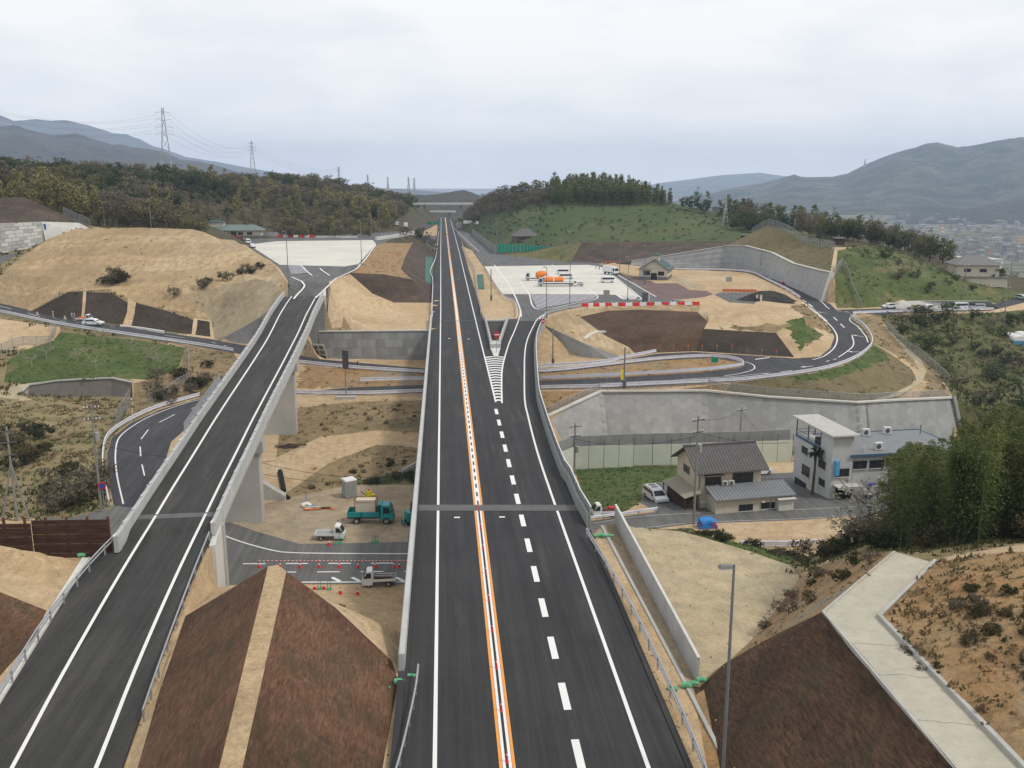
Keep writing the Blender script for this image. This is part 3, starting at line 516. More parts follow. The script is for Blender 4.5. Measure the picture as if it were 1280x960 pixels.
# fine mesh: constraint lines densified + staggered grid, z from the survey + roughness
fl=[];
for l in LINES:
    fl.append(l)
vs2,es2=collect(fl,[],4.)
occ={}
for v in vs2: occ.setdefault((int(v.x//1.5),int(v.y//1.5)),[]).append(v)
def near(x,y,r):
    i,j=int(x//1.5),int(y//1.5)
    for a in (-1,0,1):
        for b in (-1,0,1):
            for v in occ.get((i+a,j+b),()):
                if (v.x-x)**2+(v.y-y)**2<r*r: return True
    return False
grid=[]; Y=30.
while Y<1000:
    st=max(.75,Y*.0085); x0,x1=-(Y*.66+16),(Y*.60+22)
    x=x0+(st/2 if len(grid)%2 else 0)
    while x<x1:
        gx,gy=x+random.uniform(-.3,.3)*st,Y+random.uniform(-.3,.3)*st
        if not near(gx,gy,min(1.4,st*.45)): grid.append(Vector((gx,gy,0)))
        x+=st
    Y+=st*(.9 if Y<260 else 2.)
vs2+=grid+[p for p in PTS]
ov,oe,of,ovi,oei,ofi=cdt(vs2,es2)
PV=[]; fixed=set()
nline=len(vs2)-len(grid)-len(PTS)
for i,v in enumerate(ov):
    z=tz(v.x,v.y,-66); on=any(j<nline for j in ovi[i]) or not ovi[i]
    if not on:
        o,m,a=region(v.x,v.y)
        if a>0:
            if m=='soil_rilled':
                u=v.x*.9+.1*v.y+3*noise.noise(Vector((v.x*.05,v.y*.05,2.))); z+=.55*math.sin(u*1.35)*max(0,.25+noise.noise(Vector((v.x*.16,v.y*.03,5.)))); hh=(z+40+.8*noise.noise(Vector((v.x*.03,v.y*.03,8.))))%5.4; z+=.75*max(0,1-abs(hh-2.6)/.9)
            n=noise.fractal(Vector((v.x*.22,v.y*.22,3.)),.9,2.1,4); r=noise.noise(Vector((v.x*.9,v.y*.9,7.)))
            z+=a*(n*.9+r*.55)
    PV.append(Vector((v.x,v.y,z)))
byobj={}
for f in of:
    c=(PV[f[0]]+PV[f[1]]+PV[f[2]])/3
    o,m,a=region(c.x,c.y); byobj.setdefault(o,[]).append((f,m))
GROUND=BVHTree.FromPolygons(PV,of)
TERR={'ground':'ground'}
ROADISH=('road','plaza','path','ramp','lot','track','strip','yard')
NAMES={}
for o,fs in byobj.items():
    mb=MB(); remap={}
    for f,m in fs:
        k=mb.mat(m); g=[]
        for i in f:
            if i not in remap: remap[i]=len(mb.v); mb.v.append(tuple(PV[i]))
            g.append(remap[i])
        a,b,c=[Vector(mb.v[i]) for i in g]
        if (b-a).cross(c-a).z<0: g.reverse()
        mb.f.append(tuple(g)); mb.mi.append(k); mb.sm.append(not any(w in o for w in ('road','plaza')))
    me=bpy.data.meshes.new(o); me.from_pydata(mb.v,[],mb.f)
    for k in mb.mats: me.materials.append(M(k))
    me.polygons.foreach_set('material_index',mb.mi); me.polygons.foreach_set('use_smooth',mb.sm); me.update()
    if any(s for s in mb.sm):
        try: me.set_sharp_from_angle(angle=R(32))
        except Exception: pass
    ob=bpy.data.objects.new(o,me); COL.objects.link(ob); ob['kind']='structure'
def gz(x,y,dflt=0.):
    h=GROUND.ray_cast(Vector((x,y,500)),Vector((0,0,-1))); return h[0].z if h[0] else tz(x,y,dflt)
def G(px,py):
    """the ground point surveyed along a sight line"""
    h=GROUND.ray_cast(EYE,ray(px,py).normalized()); return h[0] if h[0] else P(px,py,-10)
def onG(v,dz=0): return Vector((v[0],v[1],gz(v[0],v[1])+dz))
# ------------------------------------------------------------------ expressway: carriageway, bridge, markings
RRp=[(660,520),(656,500),(655.5,470),(656,442),(659,425),(665,411),(672,398.5),(679,393.5)]
RRw=[W(10.7,15,0),W(10.7,60,0),W(10.68,90,0),W(10.8,106,0)]+[cv((x,y,0)) for x,y in RRp]
RRs=spline([Vector(p) for p in RRw],3.)
RLw=[cv((x,y,0)) for x,y in ((627.5,504),(627,480),(628.5,457),(636,430),(643,414),(649,398),(650.5,390),(649,382.5),(643,368),(636,356),(622.5,337),(613,327),(590,306.5),(571,288.5),(564,281))]
RLs=spline(RLw,3.)
def xat(path,Y):
    for a,b in zip(path[:-1],path[1:]):
        if a.y<=Y<=b.y: return a.x+(b.x-a.x)*(Y-a.y)/max(b.y-a.y,1e-6)
    return path[-1].x if Y>path[-1].y else path[0].x
def right_edge(Y): return xat(RRs,Y)+(1.75 if Y>95 else 2.0) if Y>84 else 12.75
PITL=lambda Y: 8.9+(Y-180)*.012
PITR=lambda Y: 10.95+max(0,Y-180)*.118
def sheet(name,strips,mat,z,th=.3,parent=None):
    """carriageway slab from (Y, xl, xr) stations"""
    mb=MB()
    for st in strips:
        n=len(st); vs=[]
        for (Y,a,b,*zz) in st:
            q=zz[0] if zz else z; vs+=[(a,Y,q),(b,Y,q),(a,Y,q-th),(b,Y,q-th)]
        fs=[]
        for i in range(n-1):
            k=4*i; fs+=[(k,k+1,k+5,k+4),(k+2,k+6,k+7,k+3),(k,k+4,k+6,k+2),(k+1,k+3,k+7,k+5)]
        fs+=[(0,2,3,1),(4*n-4,4*n-3,4*n-1,4*n-2)]
        mb.add(vs,fs,mat)
    return mb.build(name,parent)
def frange(a,b,s):
    n=max(1,int(round((b-a)/s))); return [a+(b-a)*i/n for i in range(n+1)]
main=sheet('expressway_road',[[(Y,-2.9,right_edge(Y)) for Y in frange(18,180,3)],
   [(Y,-2.9,PITL(Y)) for Y in frange(180,216,3)]+[(Y,-3.0-(Y-216)*.0016,9.2+.3*min(1,(Y-216)/200)) for Y in frange(217,940,8)],
   [(Y,PITR(Y),right_edge(Y)) for Y in frange(180,216.5,3)]],'asphalt_new',0)
main['kind']='structure'
def line(name,path,w,mat,parent,z=.012,dash=None):
    """painted line along a path, optional (on, period, phase)"""
    mb=MB(); path=dens(path,1.0 if dash else 3.); acc=0
    L=offset(path,-w/2); Rr=offset(path,w/2); on=True
    s=[0]
    for a,b in zip(path[:-1],path[1:]): s.append(s[-1]+(b-a).length)
    def at(d,arr):
        for i in range(len(s)-1):
            if s[i]<=d<=s[i+1]: t=(d-s[i])/max(s[i+1]-s[i],1e-6); return arr[i].lerp(arr[i+1],t)
        return arr[-1]
    Z=Vector((0,0,z))
    if dash:
        d=dash[2]
        while d<s[-1]:
            e=min(d+dash[0],s[-1]); a=max(d,0)
            if e>a+.05: mb.quad(at(a,L)+Z,at(a,Rr)+Z,at(e,Rr)+Z,at(e,L)+Z,mat)
            d+=dash[1]
    else:
        vs=[]
        for a,b in zip(L,Rr): vs+=[a+Z,b+Z]
        mb.add(vs,[(2*i,2*i+1,2*i+3,2*i+2) for i in range(len(L)-1)],mat)
    o=mb.build(name,parent)
    if not parent: o['kind']='structure'
    return o
V=Vector
line('edge_line',[V((-.91,18,0)),V((-.91,230,0)),V((-1.3,450,0)),V((-1.75,930,0))],.24,'paint_white',main)
for x,m in ((2.69,'paint_orange'),(2.88,'paint_white'),(3.22,'paint_white'),(3.41,'paint_orange')):
    line('centre_line',[V((x,18,0)),V((x,230,0)),V((x-.35,450,0)),V((x-.75,930,0))],.17,m,main)
line('centre_dash',[V((3.05,88,0)),V((3.05,216,0))],.17,'paint_white',main,.011,(1.35,2.7,0))
line('centre_dash',[V((3.05,216,0)),V((2.35,930,0))],.17,'paint_white',main)
line('lane_dash',[V((7.07,20,0)),V((7.07,129,0))],.46,'paint_white',main,.012,(3.1,6.15,-.9))
line('edge_line',[V((7.3,131,0)),V((7.3,217,0)),V((7.5,450,0)),V((7.3,700,0)),V((7.,930,0))],.24,'paint_white',main)
line('edge_line',RRs,.24,'paint_white',main)
line('edge_line',RLs,.24,'paint_white',main)
line('edge_line',[V((10.75,18,0)),V((10.7,30,0))],.24,'paint_white',main)
mb=MB()
for i in range(18):       # chevrons of the gore
    Y=131.5+i*2.05; a,b=7.35,xat(RLs,Y)-.05; c=(a+b)/2; q=min(1.0,.35+.03*i)
    mb.add([(a,Y,.013),(c,Y+q,.013),(c,Y+q+.95,.013),(a,Y+.95,.013)],[(0,1,2,3)],'paint_white'); mb.add([(b,Y,.0131),(b,Y+.95,.0131),(c,Y+q+.95,.0131),(c,Y+q,.0131)],[(0,1,2,3)],'paint_white')
mb.build('gore_chevron',main)
mb=MB(); mb.box((.9,83.4,.014),(.55,.3,.004),'paint_white'); mb.box((5.2,83.2,.014),(.55,.3,.004),'paint_white'); mb.box((.9,189,.014),(.5,.5,.004),'paint_white'); mb.box((4.9,188,.014),(.5,.5,.004),'paint_white'); mb.build('survey_mark',main)
def joint(Y,x0,x1,w,parent,z=0,skew=0.):
    mb=MB(); n=40
    mb.add([(x0,Y-w/2,z+.016),(x1,Y-w/2+skew,z+.016),(x1,Y+w/2+skew,z+.016),(x0,Y+w/2,z+.016)],[(0,1,2,3)],'concrete_joint')
    top=[];
    for i in range(n+1):
        t=i/n; x=x0+(x1-x0)*t; y=Y+skew*t+(.13 if i%2 else -.13); top.append(V((x,y,z)))
    for a,b in zip(top[:-1],top[1:]): mb.add([a+V((0,-.06,.02)),b+V((0,-.06,.02)),b+V((0,.06,.02)),a+V((0,.06,.02))],[(0,1,2,3)],'steel_dark')
    return mb.build('expansion_joint',parent)
concrete('concrete_joint',(.125,.125,.125),.3,.8)
joint(86.4,-2.85,12.9,1.7,main,skew=-1.2); 
mb=MB(); mb.box((3.2,214.5,.018),(12,.5,.005),'concrete_joint'); mb.box((17.6,213,.018),(6,.5,.005),'concrete_joint'); mb.box((2.7,421,.018),(11,.6,.005),'concrete_joint'); mb.box((2.7,560,.018),(11,.6,.005),'concrete_joint'); mb.build('expansion_joint',main)
# dark kerb gutters along the near shoulders
mb=MB(); mb.sweep([V((12.75,30,0)),V((12.75,79,0))],[(0,-.2),(.35,-.2),(.35,.12),(.0,.1)],'asphalt_new'); mb.sweep([V((-3.0,40,0)),V((-3.0,55,0))],[(-.35,-.2),(.1,-.2),(.1,.1),(-.35,.12)],'asphalt_new'); mb.build('asphalt_kerb',main)
# --- bridge body
br=empty('highway_bridge',(3,86,0),'wide concrete expressway bridge crossing the valley down the middle of the view','bridge'); 
def under(o): o.parent=br; o.location=(-3,-86,0); return o
def part(mb,name,root):
    o=mb.build(name); o.parent=root; o.matrix_parent_inverse=Matrix.Translation(root.location).inverted() if root.rotation_euler.z==0 else Matrix.Identity(4); return o
mb=MB()
for Y0,Y1 in ((86,180),):
    for a,b in zip(frange(Y0,Y1,4)[:-1],frange(Y0,Y1,4)[1:]):
        xs=((-3.35,right_edge(a)+.4),(-3.35,right_edge(b)+.4)); vs=[]
        for (l,r),Y in zip(xs,(a,b)): vs+=[(l,Y,-.31),(r,Y,-.31),(r,Y,-.7),(r-1.5,Y,-.9),(r-1.5,Y,-2.3),(l+1.3,Y,-2.3),(l+1.3,Y,-.9),(l,Y,-.7)]
        mb.add(vs,[(i,(i+1)%8,(i+1)%8+8,i+8) for i in range(8)],'concrete')
for fl,fr in ((lambda Y:-3.35,lambda Y:PITL(Y)+.4),(lambda Y:PITR(Y)-.4,lambda Y:right_edge(Y)+.4)):
    for a,b in zip(frange(180,217,4)[:-1],frange(180,217,4)[1:]):
        vs=[]
        for Y in (a,b): l,r=fl(Y),fr(Y); vs+=[(l,Y,-.31),(r,Y,-.31),(r,Y,-.7),(r-.9,Y,-.9),(r-.9,Y,-2.3),(l+.9,Y,-2.3),(l+.9,Y,-.9),(l,Y,-.7)]
        mb.add(vs,[(i,(i+1)%8,(i+1)%8+8,i+8) for i in range(8)],'concrete')
part(mb,'deck',br)
PAR=[(0,-.5),(.42,-.5),(.42,1.0),(.36,1.06),(.06,1.06),(0,1.)]
def parapet(root,path,prof,mat='concrete_parapet',rail=True,step=2.,name='parapet',posth=.22):
    mb=MB(); mb.sweep(path,prof,mat); o=part(mb,name,root)
    if rail:
        c=sum(p[0] for p in prof)/len(prof); top=max(p[1] for p in prof); q=offset(path,c)
        r=MB(); r.tube([p+V((0,0,top+posth)) for p in q],.035,'steel',6)
        dp=dens(q,step)
        for p in dp: r.box((p.x,p.y,p.z+top+posth*.6),(.15,.85,.13),'white_plastic')
        rr=r.build('handrail'); rr.parent=o; rr.matrix_parent_inverse=o.matrix_world.inverted()
    return o
lp=[V((-3.36,Y,0)) for Y in frange(55.5,217,4)]
parapet(br,lp,PAR,rail=False)
rp=[V((right_edge(max(Y,84.5))-.02 if Y>84 else 12.75+(84-Y)*.05,Y,0)) for Y in frange(80.5,215,2.5)]
parapet(br,rp,[(0,-.5),(.3,-.5),(.3,1.15),(0,1.15)],'grey_panel',rail=False)
op=offset(rp,.38)
mb=MB(); mb.sweep(op,[(0,.2),(.05,.2),(.05,1.75),(0,1.75)],'grey_panel'); mb.tube([p+V((.02,0,1.8)) for p in op],.07,'white_plastic',6); part(mb,'wind_screen',br)
for p in dens(op,8.): 
    mb=MB(); mb.box((p.x-.05,p.y,p.z+.9),(.12,.14,1.8),'steel'); part(mb,'post',br)
parapet(br,[V((PITL(Y),Y,0)) for Y in frange(178.5,217,4)],[(0,-.5),(.4,-.5),(.4,1.),(0,1.)],step=3)
parapet(br,[V((PITR(Y)-.4,Y,0)) for Y in frange(178.5,216,3)],[(0,-.5),(.4,-.5),(.4,1.),(0,1.)],step=3)
mb=MB(); mb.box((12.1,215.3,-3.5),(7.,.5,6.4),'concrete_dark'); mb.sweep([V((9.2,215.2,-.2)),V((15,215.2,-.2))],[(-.3,-.1),(.3,-.1),(.3,.3),(-.3,.3)],'concrete_white'); part(mb,'end_wall',br)
mb=MB(); mb.prism([(8.75,176),(10.85,176),(10.95,180),(8.9,180)],.02,.95,'concrete_parapet','concrete_parapet'); mb.prism([(9.0,166.5),(9.7,166.5),(10.75,175.8),(8.8,175.8)],.01,.22,'concrete_white'); part(mb,'gore_nose',br)
for Y in (118,150,199):
    mb=MB(); 
    if Y<190: mb.box((4.5,Y,-5.8),(12.5,2.2,7.),'concrete_pier'); mb.box((4.5,Y,-2.85),(14.5,2.5,1.1),'concrete_pier')
    else: mb.box((2.8,Y+17.,-4.4),(12,2,8.),'concrete_dark'); mb.box((18,Y+17.,-4.4),(9,2,8.),'concrete_dark')
    part(mb,'pier' if Y<190 else 'abutment',br)
mb=MB(); mb.box((5,86.2,-5.4),(16.6,1.4,10.1),'concrete'); mb.box((-3.2,70.5,-5.1),(.4,30,9.2),'concrete'); mb.box((13.1,83,-4.6),(.4,6,8.2),'concrete'); part(mb,'abutment',br)
# --- delineators
dp0=empty('delineator_post',(3.05,45,0),'slim red delineator post standing in the centre line of the expressway','delineator',group='red posts along the centre line')
mb=MB(); mb.tube([V((0,0,.03)),V((0,0,.62))],.045,'red_plastic',8,.038); mb.build('post',dp0)
mb=MB(); mb.tube([V((0,0,0)),V((0,0,.05))],.12,'red_plastic',10,.09); mb.build('base',dp0)
mb=MB(); mb.tube([V((0,0,.42)),V((0,0,.52))],.05,'white_plastic',8); mb.build('reflector',dp0)
for i in range(-2,9):
    if i: dup(dp0,(3.05,45+i*5.05,0))
# ------------------------------------------------------------------ ramp on the left
rs=[]; 
def rw(Y): return 0 if Y<150 else .35*min(1,(Y-150)/40)
ramp=MB()
YS=frange(26,201,3)
vs=[]
for Y in YS:
    l=(lambda e:V((xat(list(reversed(KERB)),Y),Y,0)) if Y<78 else e)(ramp_edge(Y,-(HW+1.55+rw(Y)))); r=ramp_edge(Y,HW+1.35+rw(Y)); vs+=[l,r,l-V((0,0,.35)),r-V((0,0,.35))]
fs=[]
for i in range(len(YS)-1):
    k=4*i; fs+=[(k,k+1,k+5,k+4),(k+2,k+6,k+7,k+3),(k,k+4,k+6,k+2),(k+1,k+3,k+7,k+5)]
ramp.add(vs,fs,'asphalt_ramp'); ramp=ramp.build('ramp_road'); ramp['kind']='structure'
line('edge_line',[ramp_edge(Y,-HW-rw(Y)) for Y in YS],.24,'paint_white',ramp); line('edge_line',[ramp_edge(Y,HW+rw(Y)) for Y in YS],.24,'paint_white',ramp)
def rjoint(Y,w):
    mb=MB(); a,b=ramp_edge(Y-w/2,-3.7,.016),ramp_edge(Y-w/2,3.5,.016); c,d=ramp_edge(Y+w/2,3.5,.016),ramp_edge(Y+w/2,-3.7,.016); mb.quad(a,b,c,d,'concrete_joint')
    if w>1:
        m=[(a.lerp(b,i/24)+d.lerp(c,i/24))/2+V((0,.13 if i%2 else -.13,.006)) for i in range(25)]
        for p,q in zip(m[:-1],m[1:]): mb.quad(p+V((0,-.05,0)),q+V((0,-.05,0)),q+V((0,.05,0)),p+V((0,.05,0)),'steel_dark')
    mb.build('expansion_joint',ramp)
mb=MB(); mb.sweep(dens(list(reversed(KERB)),3.),[(-.55,-.3),(.05,-.3),(.05,.1),(-.1,.02),(-.4,.02),(-.55,.1)],'concrete_white'); mb.build('gutter_kerb',ramp)
rjoint(82.5,1.7); rjoint(198,.5)
rb=empty('ramp_bridge',ramp_at(82),'curved concrete ramp bridge climbing on tall wall piers to the left','bridge')
YB=frange(82.5,199,4)
mb=MB(); vs=[]
for Y in YB:
    l=ramp_edge(Y,-4.15-rw(Y)); r=ramp_edge(Y,3.95+rw(Y)); u=(r-l).normalized(); Z=V((0,0,1)); vs+=[l-Z*.36,r-Z*.36,r-Z*.75,l-Z*.75]
mb.add(vs,[(4*i+j,4*i+(j+1)%4,4*i+4+(j+1)%4,4*i+4+j) for i in range(len(YB)-1) for j in range(4)],'concrete'); part(mb,'deck',rb)
for d in (-2.6,0,2.9):
    mb=MB(); mb.sweep([ramp_edge(Y,d) for Y in YB],[(-.25,-.76),(.25,-.76),(.25,-1.7),(-.25,-1.7)],'rust_steel' if 'rust_steel' in MATS else 'rust'); part(mb,'girder',rb)
LP=[ramp_edge(Y,-HW-1.5-rw(Y)) for Y in frange(76.5,201,3)]
parapet(rb,LP,[(-.38,-.5),(0,-.5),(0,1.0),(-.38,1.0)],step=1.6)
RP2=[ramp_edge(Y,HW+1.3+rw(Y)) for Y in frange(78.5,200,3)]
parapet(rb,RP2,[(0,-.5),(.36,-.5),(.36,1.0),(0,1.0)],step=1.6)
mb=MB(); sc=offset([p for p in LP if 101<p.y<126],-.44); mb.sweep(sc,[(0,0),(.03,0),(.03,2.),(0,2.)],'mesh_panel' if 'mesh_panel' in MATS else 'steel'); part(mb,'wind_screen',rb)
def rpier(Y,right,left,zb,capz):
    mb=MB(); a=ramp_at(Y); t=ramp_at(Y+2)-a; rzv=math.atan2(t.y,t.x)-math.pi/2
    u=V((math.cos(rzv),math.sin(rzv),0)); c=a+u*((right+left)/2); w=right-left
    mb.box((c.x,c.y,(zb+capz-1.5)/2),(w,2.2,capz-1.5-zb),'concrete_pier',rzv)
    mb.box((c.x,c.y,capz-.7),(w+1.2,2.6,1.5),'concrete_pier',rzv); part(mb,'pier',rb)
rpier(109,3.0,-3.3,-11,1.1); rpier(146,2.75,-3.5,-10.5,3.6)
a=ramp_at(82.3)
mb=MB(); mb.box((a.x,a.y-.4,-4.6),(8.1,1.3,10.2),'concrete',R(6)); c=ramp_edge(79.5,3.8); mb.box((c.x,c.y,-4.2),(.5,6.5,9.6),'concrete_white',R(7)); c=ramp_edge(80,-4.2); mb.box((c.x,c.y,-4.2),(.5,6,9.6),'concrete',R(7)); part(mb,'abutment',rb)
mb=MB(); a=ramp_at(199.6); mb.box((a.x,a.y+.7,.4),(8.6,1.8,13.4),'concrete_dark',R(6)); c=ramp_edge(206.5,4.0); mb.box((c.x,c.y,1.2),(.5,13,13.2),'concrete_white',R(7)); part(mb,'abutment',rb)
# ------------------------------------------------------------------ retaining walls
def wallface(mb,top,bot,mat,th=.5):
    """sheet wall between matching top and bottom polylines, with a back"""
    n=len(top); vs=[]
    for a,b in zip(top,bot): vs+=[a,b,a+V((0,th,0)),b+V((0,th,0))]
    fs=[]
    for i in range(n-1):
        k=4*i; fs+=[(k,k+1,k+5,k+4),(k,k+4,k+6,k+2),(k+2,k+6,k+7,k+3)]
    fs+=[(0,2,3,1),(4*n-4,4*n-3,4*n-1,4*n-2)]; mb.add(vs,fs,mat)
def hexwall(name,label,top,bot,size,tone,joint='concrete_dark',root=None):
    """wall faced with staggered hexagon panels, every panel a slightly different grey"""
    rt=root or empty(name,bot[0],label,'retaining wall')
    mb=MB(); wallface(mb,top,bot,joint); part(mb,'wall',rt)
    s=[0]
    for a,b in zip(bot[:-1],bot[1:]): s.append(s[-1]+(b-a).length)
    def at(u,v):
        for i in range(len(s)-1):
            if u<=s[i+1] or i==len(s)-2:
                t=(u-s[i])/(s[i+1]-s[i]); t=min(max(t,0),1); b=bot[i].lerp(bot[i+1],t); a=top[i].lerp(top[i+1],t); n=(bot[i+1]-bot[i]).cross(a-b).normalized(); n=-n if n.y>0 else n
                h=(a-b).length; return b.lerp(a,min(v/h,1.)),n,h
    f=MB(); f.tint=[]; r=size/math.sqrt(3); u=0; col=0
    rnd=random.Random(3)
    while u<s[-1]:
        v=(size/2 if col%2 else 0); hh=at(min(u,s[-1]),0)[2]
        while v-size/2<hh:
            pts=[]; seen=set()
            for k in range(6):
                uu=min(max(u+math.cos(k*math.pi/3)*r*.985,0),s[-1]); vv=min(max(v+math.sin(k*math.pi/3)*r*.985,0),hh); p,n,_=at(uu,vv); q=p+n*.05
                kk=(round(q.x,3),round(q.y,3),round(q.z,3))
                if kk not in seen: seen.add(kk); pts.append(q)
            if len(pts)>=3:
                f.add(pts,[tuple(range(len(pts)))],tone); f.tint.append(rnd.random())
            v+=size
        u+=r*1.5; col+=1
    o=part(f,'panel_facing',rt); return rt
t=NT('panel_grey'); a=t.n('ShaderNodeAttribute'); a.attribute_name='tint'; cw=t.coords('World'); co=t.coords('World',(1,1,.2))
c=t.ramp(a.outputs['Fac'],[(0,(.30,.305,.30)),(.5,(.325,.33,.325)),(1,(.36,.365,.36))]); c=t.mix(1.,c,t.ramp(t.noise(cw,.06,4),[(.3,.82),(.7,1.18)]),'MULTIPLY'); c=t.mix(t.ramp(t.noise(co,.5,6,.7),[(.52,0.),(.8,.45)]),c,(.15,.15,.145)); t.done(c,.9)
def facing(root,top,bot,size,tone='panel_grey',hgt=None,seed=1):
    """rectangular cladding panels in staggered courses, each a slightly different grey"""
    f=MB(); f.tint=[]; rr=random.Random(seed); hgt=hgt or size
    for i in range(len(top)-1):
        L=(bot[i+1]-bot[i]).length; Hh=max((top[i]-bot[i]).length,(top[i+1]-bot[i+1]).length); n=max(1,round(L/size)); m=max(1,round(Hh/hgt)); nn=(bot[i+1]-bot[i]).cross(top[i]-bot[i]).normalized(); nn=-nn if nn.y>0 else nn
        def at(u,v): return bot[i].lerp(bot[i+1],u).lerp(top[i].lerp(top[i+1],u),v)+nn*.04
        for r in range(m):
            o=.5*(r%2)/n
            for k in range(-1,n+1):
                a,b=max(0,(k+.012)/n+o),min(1,(k+.988)/n+o)
                if b-a<.02/n: continue
                c,d=(r+.012)/m,(r+.988)/m; f.add([at(a,c),at(b,c),at(b,d),at(a,d)],[(0,1,2,3)],tone); f.tint.append(rr.random())
    return part(f,'panel_facing',root)
t=NT('panel_dark'); a=t.n('ShaderNodeAttribute'); a.attribute_name='tint'; cw=t.coords('World'); co=t.coords('World',(1,1,.2)); c=t.ramp(a.outputs['Fac'],[(0,(.20,.205,.205)),(1,(.29,.295,.29))]); c=t.mix(t.ramp(t.noise(co,.6,6,.7),[(.5,0.),(.8,.5)]),c,(.10,.10,.10)); t.done(c,.9)
W1T=[V(p) for p in (cv(q) for q in WALL1T)]; 
W1B=[V((p.x,p.y,z)) for p,z in zip(offs(W1T,3.4),[-16.3]*8)]
hexwall('retaining_wall','tall grey retaining wall of hexagon panels below the loop road','x' and W1T,W1B,1.55,'panel_grey') if False else None
def resamp(A_,B_,n=6):
    a,b=[],[]
    for i in range(len(A_)-1):
        for j in range(n): a.append(A_[i].lerp(A_[i+1],j/n)); b.append(B_[i].lerp(B_[i+1],j/n))
    return a+[A_[-1]],b+[B_[-1]]
W1T0,W1B0=W1T,W1B; W1T,W1B=resamp(W1T,W1B)
w1=hexwall('retaining_wall','tall grey retaining wall of hexagon panels below the loop road',W1T,W1B,1.55,'panel_grey')
mb=MB(); mb.sweep([p+V((0,-.15,0)) for p in W1T],[(-.35,-.1),(.35,-.1),(.35,.22),(-.35,.22)],'concrete_white'); part(mb,'coping',w1)
mb=MB(); e0,e1=W1T[-1],W1B[-1]; mb.bar(e0+V((.5,-.1,.3)),e1+V((.5,-.1,0)),.7,.7,'concrete_dark'); part(mb,'end_pillar',w1)
c=V((73.6,0,0)); 
mb=MB(); q0=W1T0[5].lerp(W1T0[6],.25); q1=W1B0[5].lerp(W1B0[6],.25); mb.bar(q0+V((0,-.25,-.6)),q1+V((0,-.25,0)),.3,.3,'pole_concrete'); mb.bar(q0+V((-.35,-.3,-.5)),q0+V((.35,-.3,-.5)),.25,.3,'pole_concrete'); part(mb,'drain_pipe',w1)
LASTW=[]
def wall(label,top,bot,mat,cop=None,name='retaining_wall',th=.5,ribs=0,ribmat='concrete_dark',cat='retaining wall'):
    top=[cv(p) for p in top]; bot=[cv(p) for p in bot]; rt=empty(name,bot[0],label,cat)
    mb=MB(); wallface(mb,top,bot,mat,th); part(mb,'wall',rt)
    if cop: m2=MB(); m2.sweep(top,[(-.3,-.05),(.25,-.05),(.25,.18),(-.3,.18)],cop); part(m2,'coping',rt)
    LASTW[:]=[rt]
    if ribs:
        for i in range(1,ribs):
            t=i/ribs*(len(top)-1); k=min(int(t),len(top)-2); a=top[k].lerp(top[k+1],t-k); b=bot[k].lerp(bot[k+1],t-k); m3=MB(); m3.bar(a+V((0,-.02,0)),b+V((0,-.02,0)),.09,.06,ribmat); part(m3,'joint_strip',rt)
    return rt
wall('grey panelled retaining wall between the two bridges',[p+V((0,-.2,.1)) for p in WALL3T],[p+V((0,-1.2,-7)) for p in WALL3T],'concrete_dark','concrete_white'); facing(bpy.data.objects[-1] if False else LASTW[0],[p+V((0,-.2,.1)) for p in WALL3T],[p+V((0,-1.2,-7)) for p in WALL3T],2.1,'panel_dark',1.7)
wall('smooth grey wing wall curving beside the exit ramp under the tan cone',[p+V((0,0,.1)) for p in WALL4T],[V((p.x,p.y,-6.9)) for p in offs(WALL4T,.9)],'concrete_wall',ribs=0); facing(LASTW[0],[p+V((0,0,.1)) for p in WALL4T],[V((p.x,p.y,-6.9)) for p in offs(WALL4T,.9)],2.2,'panel_grey',1.7)
w2t=[p+V((0,0,.1)) for p in WALL2T]; w2b=[V((p.x,p.y,z-.4)) for p,z in zip(offs(WALL2T,2.2),(.2,0,0,0,0,-.4,-.9,-1.2))]
rt=empty('retaining_wall',w2b[0],'long pale sloped concrete wall behind the right service area','retaining wall'); mb=MB(); wallface(mb,w2t,w2b,'concrete_wall',.6); part(mb,'wall',rt)
m2=MB(); m2.sweep([p+V((0,.2,0)) for p in w2t],[(-.45,-.05),(.45,-.05),(.45,.2),(-.45,.2)],'concrete_white'); part(m2,'coping',rt)
m2=MB()
for i in range(len(w2t)-1):
    L=(w2b[i+1]-w2b[i]).length
    for k in range(int(L/3)):
        t=(k+.5)/int(L/3); a=w2t[i].lerp(w2t[i+1],t); b=w2b[i].lerp(w2b[i+1],t); m2.bar(a+V((-.05,-.05,-.1)),b+V((-.05,-.12,0)),.12,.08,'concrete')
    for h in (.25,.5,.75): m2.bar(w2b[i].lerp(w2t[i],h)+V((-.06,-.08,0)),w2b[i+1].lerp(w2t[i+1],h)+V((-.06,-.08,0)),.1,.08,'concrete')
part(m2,'rib_grid',rt)
m2=MB(); a,b=w2t[-1],w2b[-1]; m2.bar(a+V((.3,0,.1)),b+V((.3,-.2,-.2)),1.4,.6,'concrete_white'); part(m2,'end_pillar',rt)
wall('dark concrete wing wall below the ramp bridge on its left',[p+V((0,0,.12)) for p in WALL5T],[V((p.x,p.y,z)) for p,z in zip(offs(WALL5T,.7),(-3.8,-4.6,-5.2,-13))],'concrete_dark')
wall('dark grey wall under the slip road beside the expressway far away',[D(514,294.5,441),D(530,295,441),D(546,294.5,441)],[D(514,309,440),D(530,311,440),D(546,312,440)],'concrete_dark')
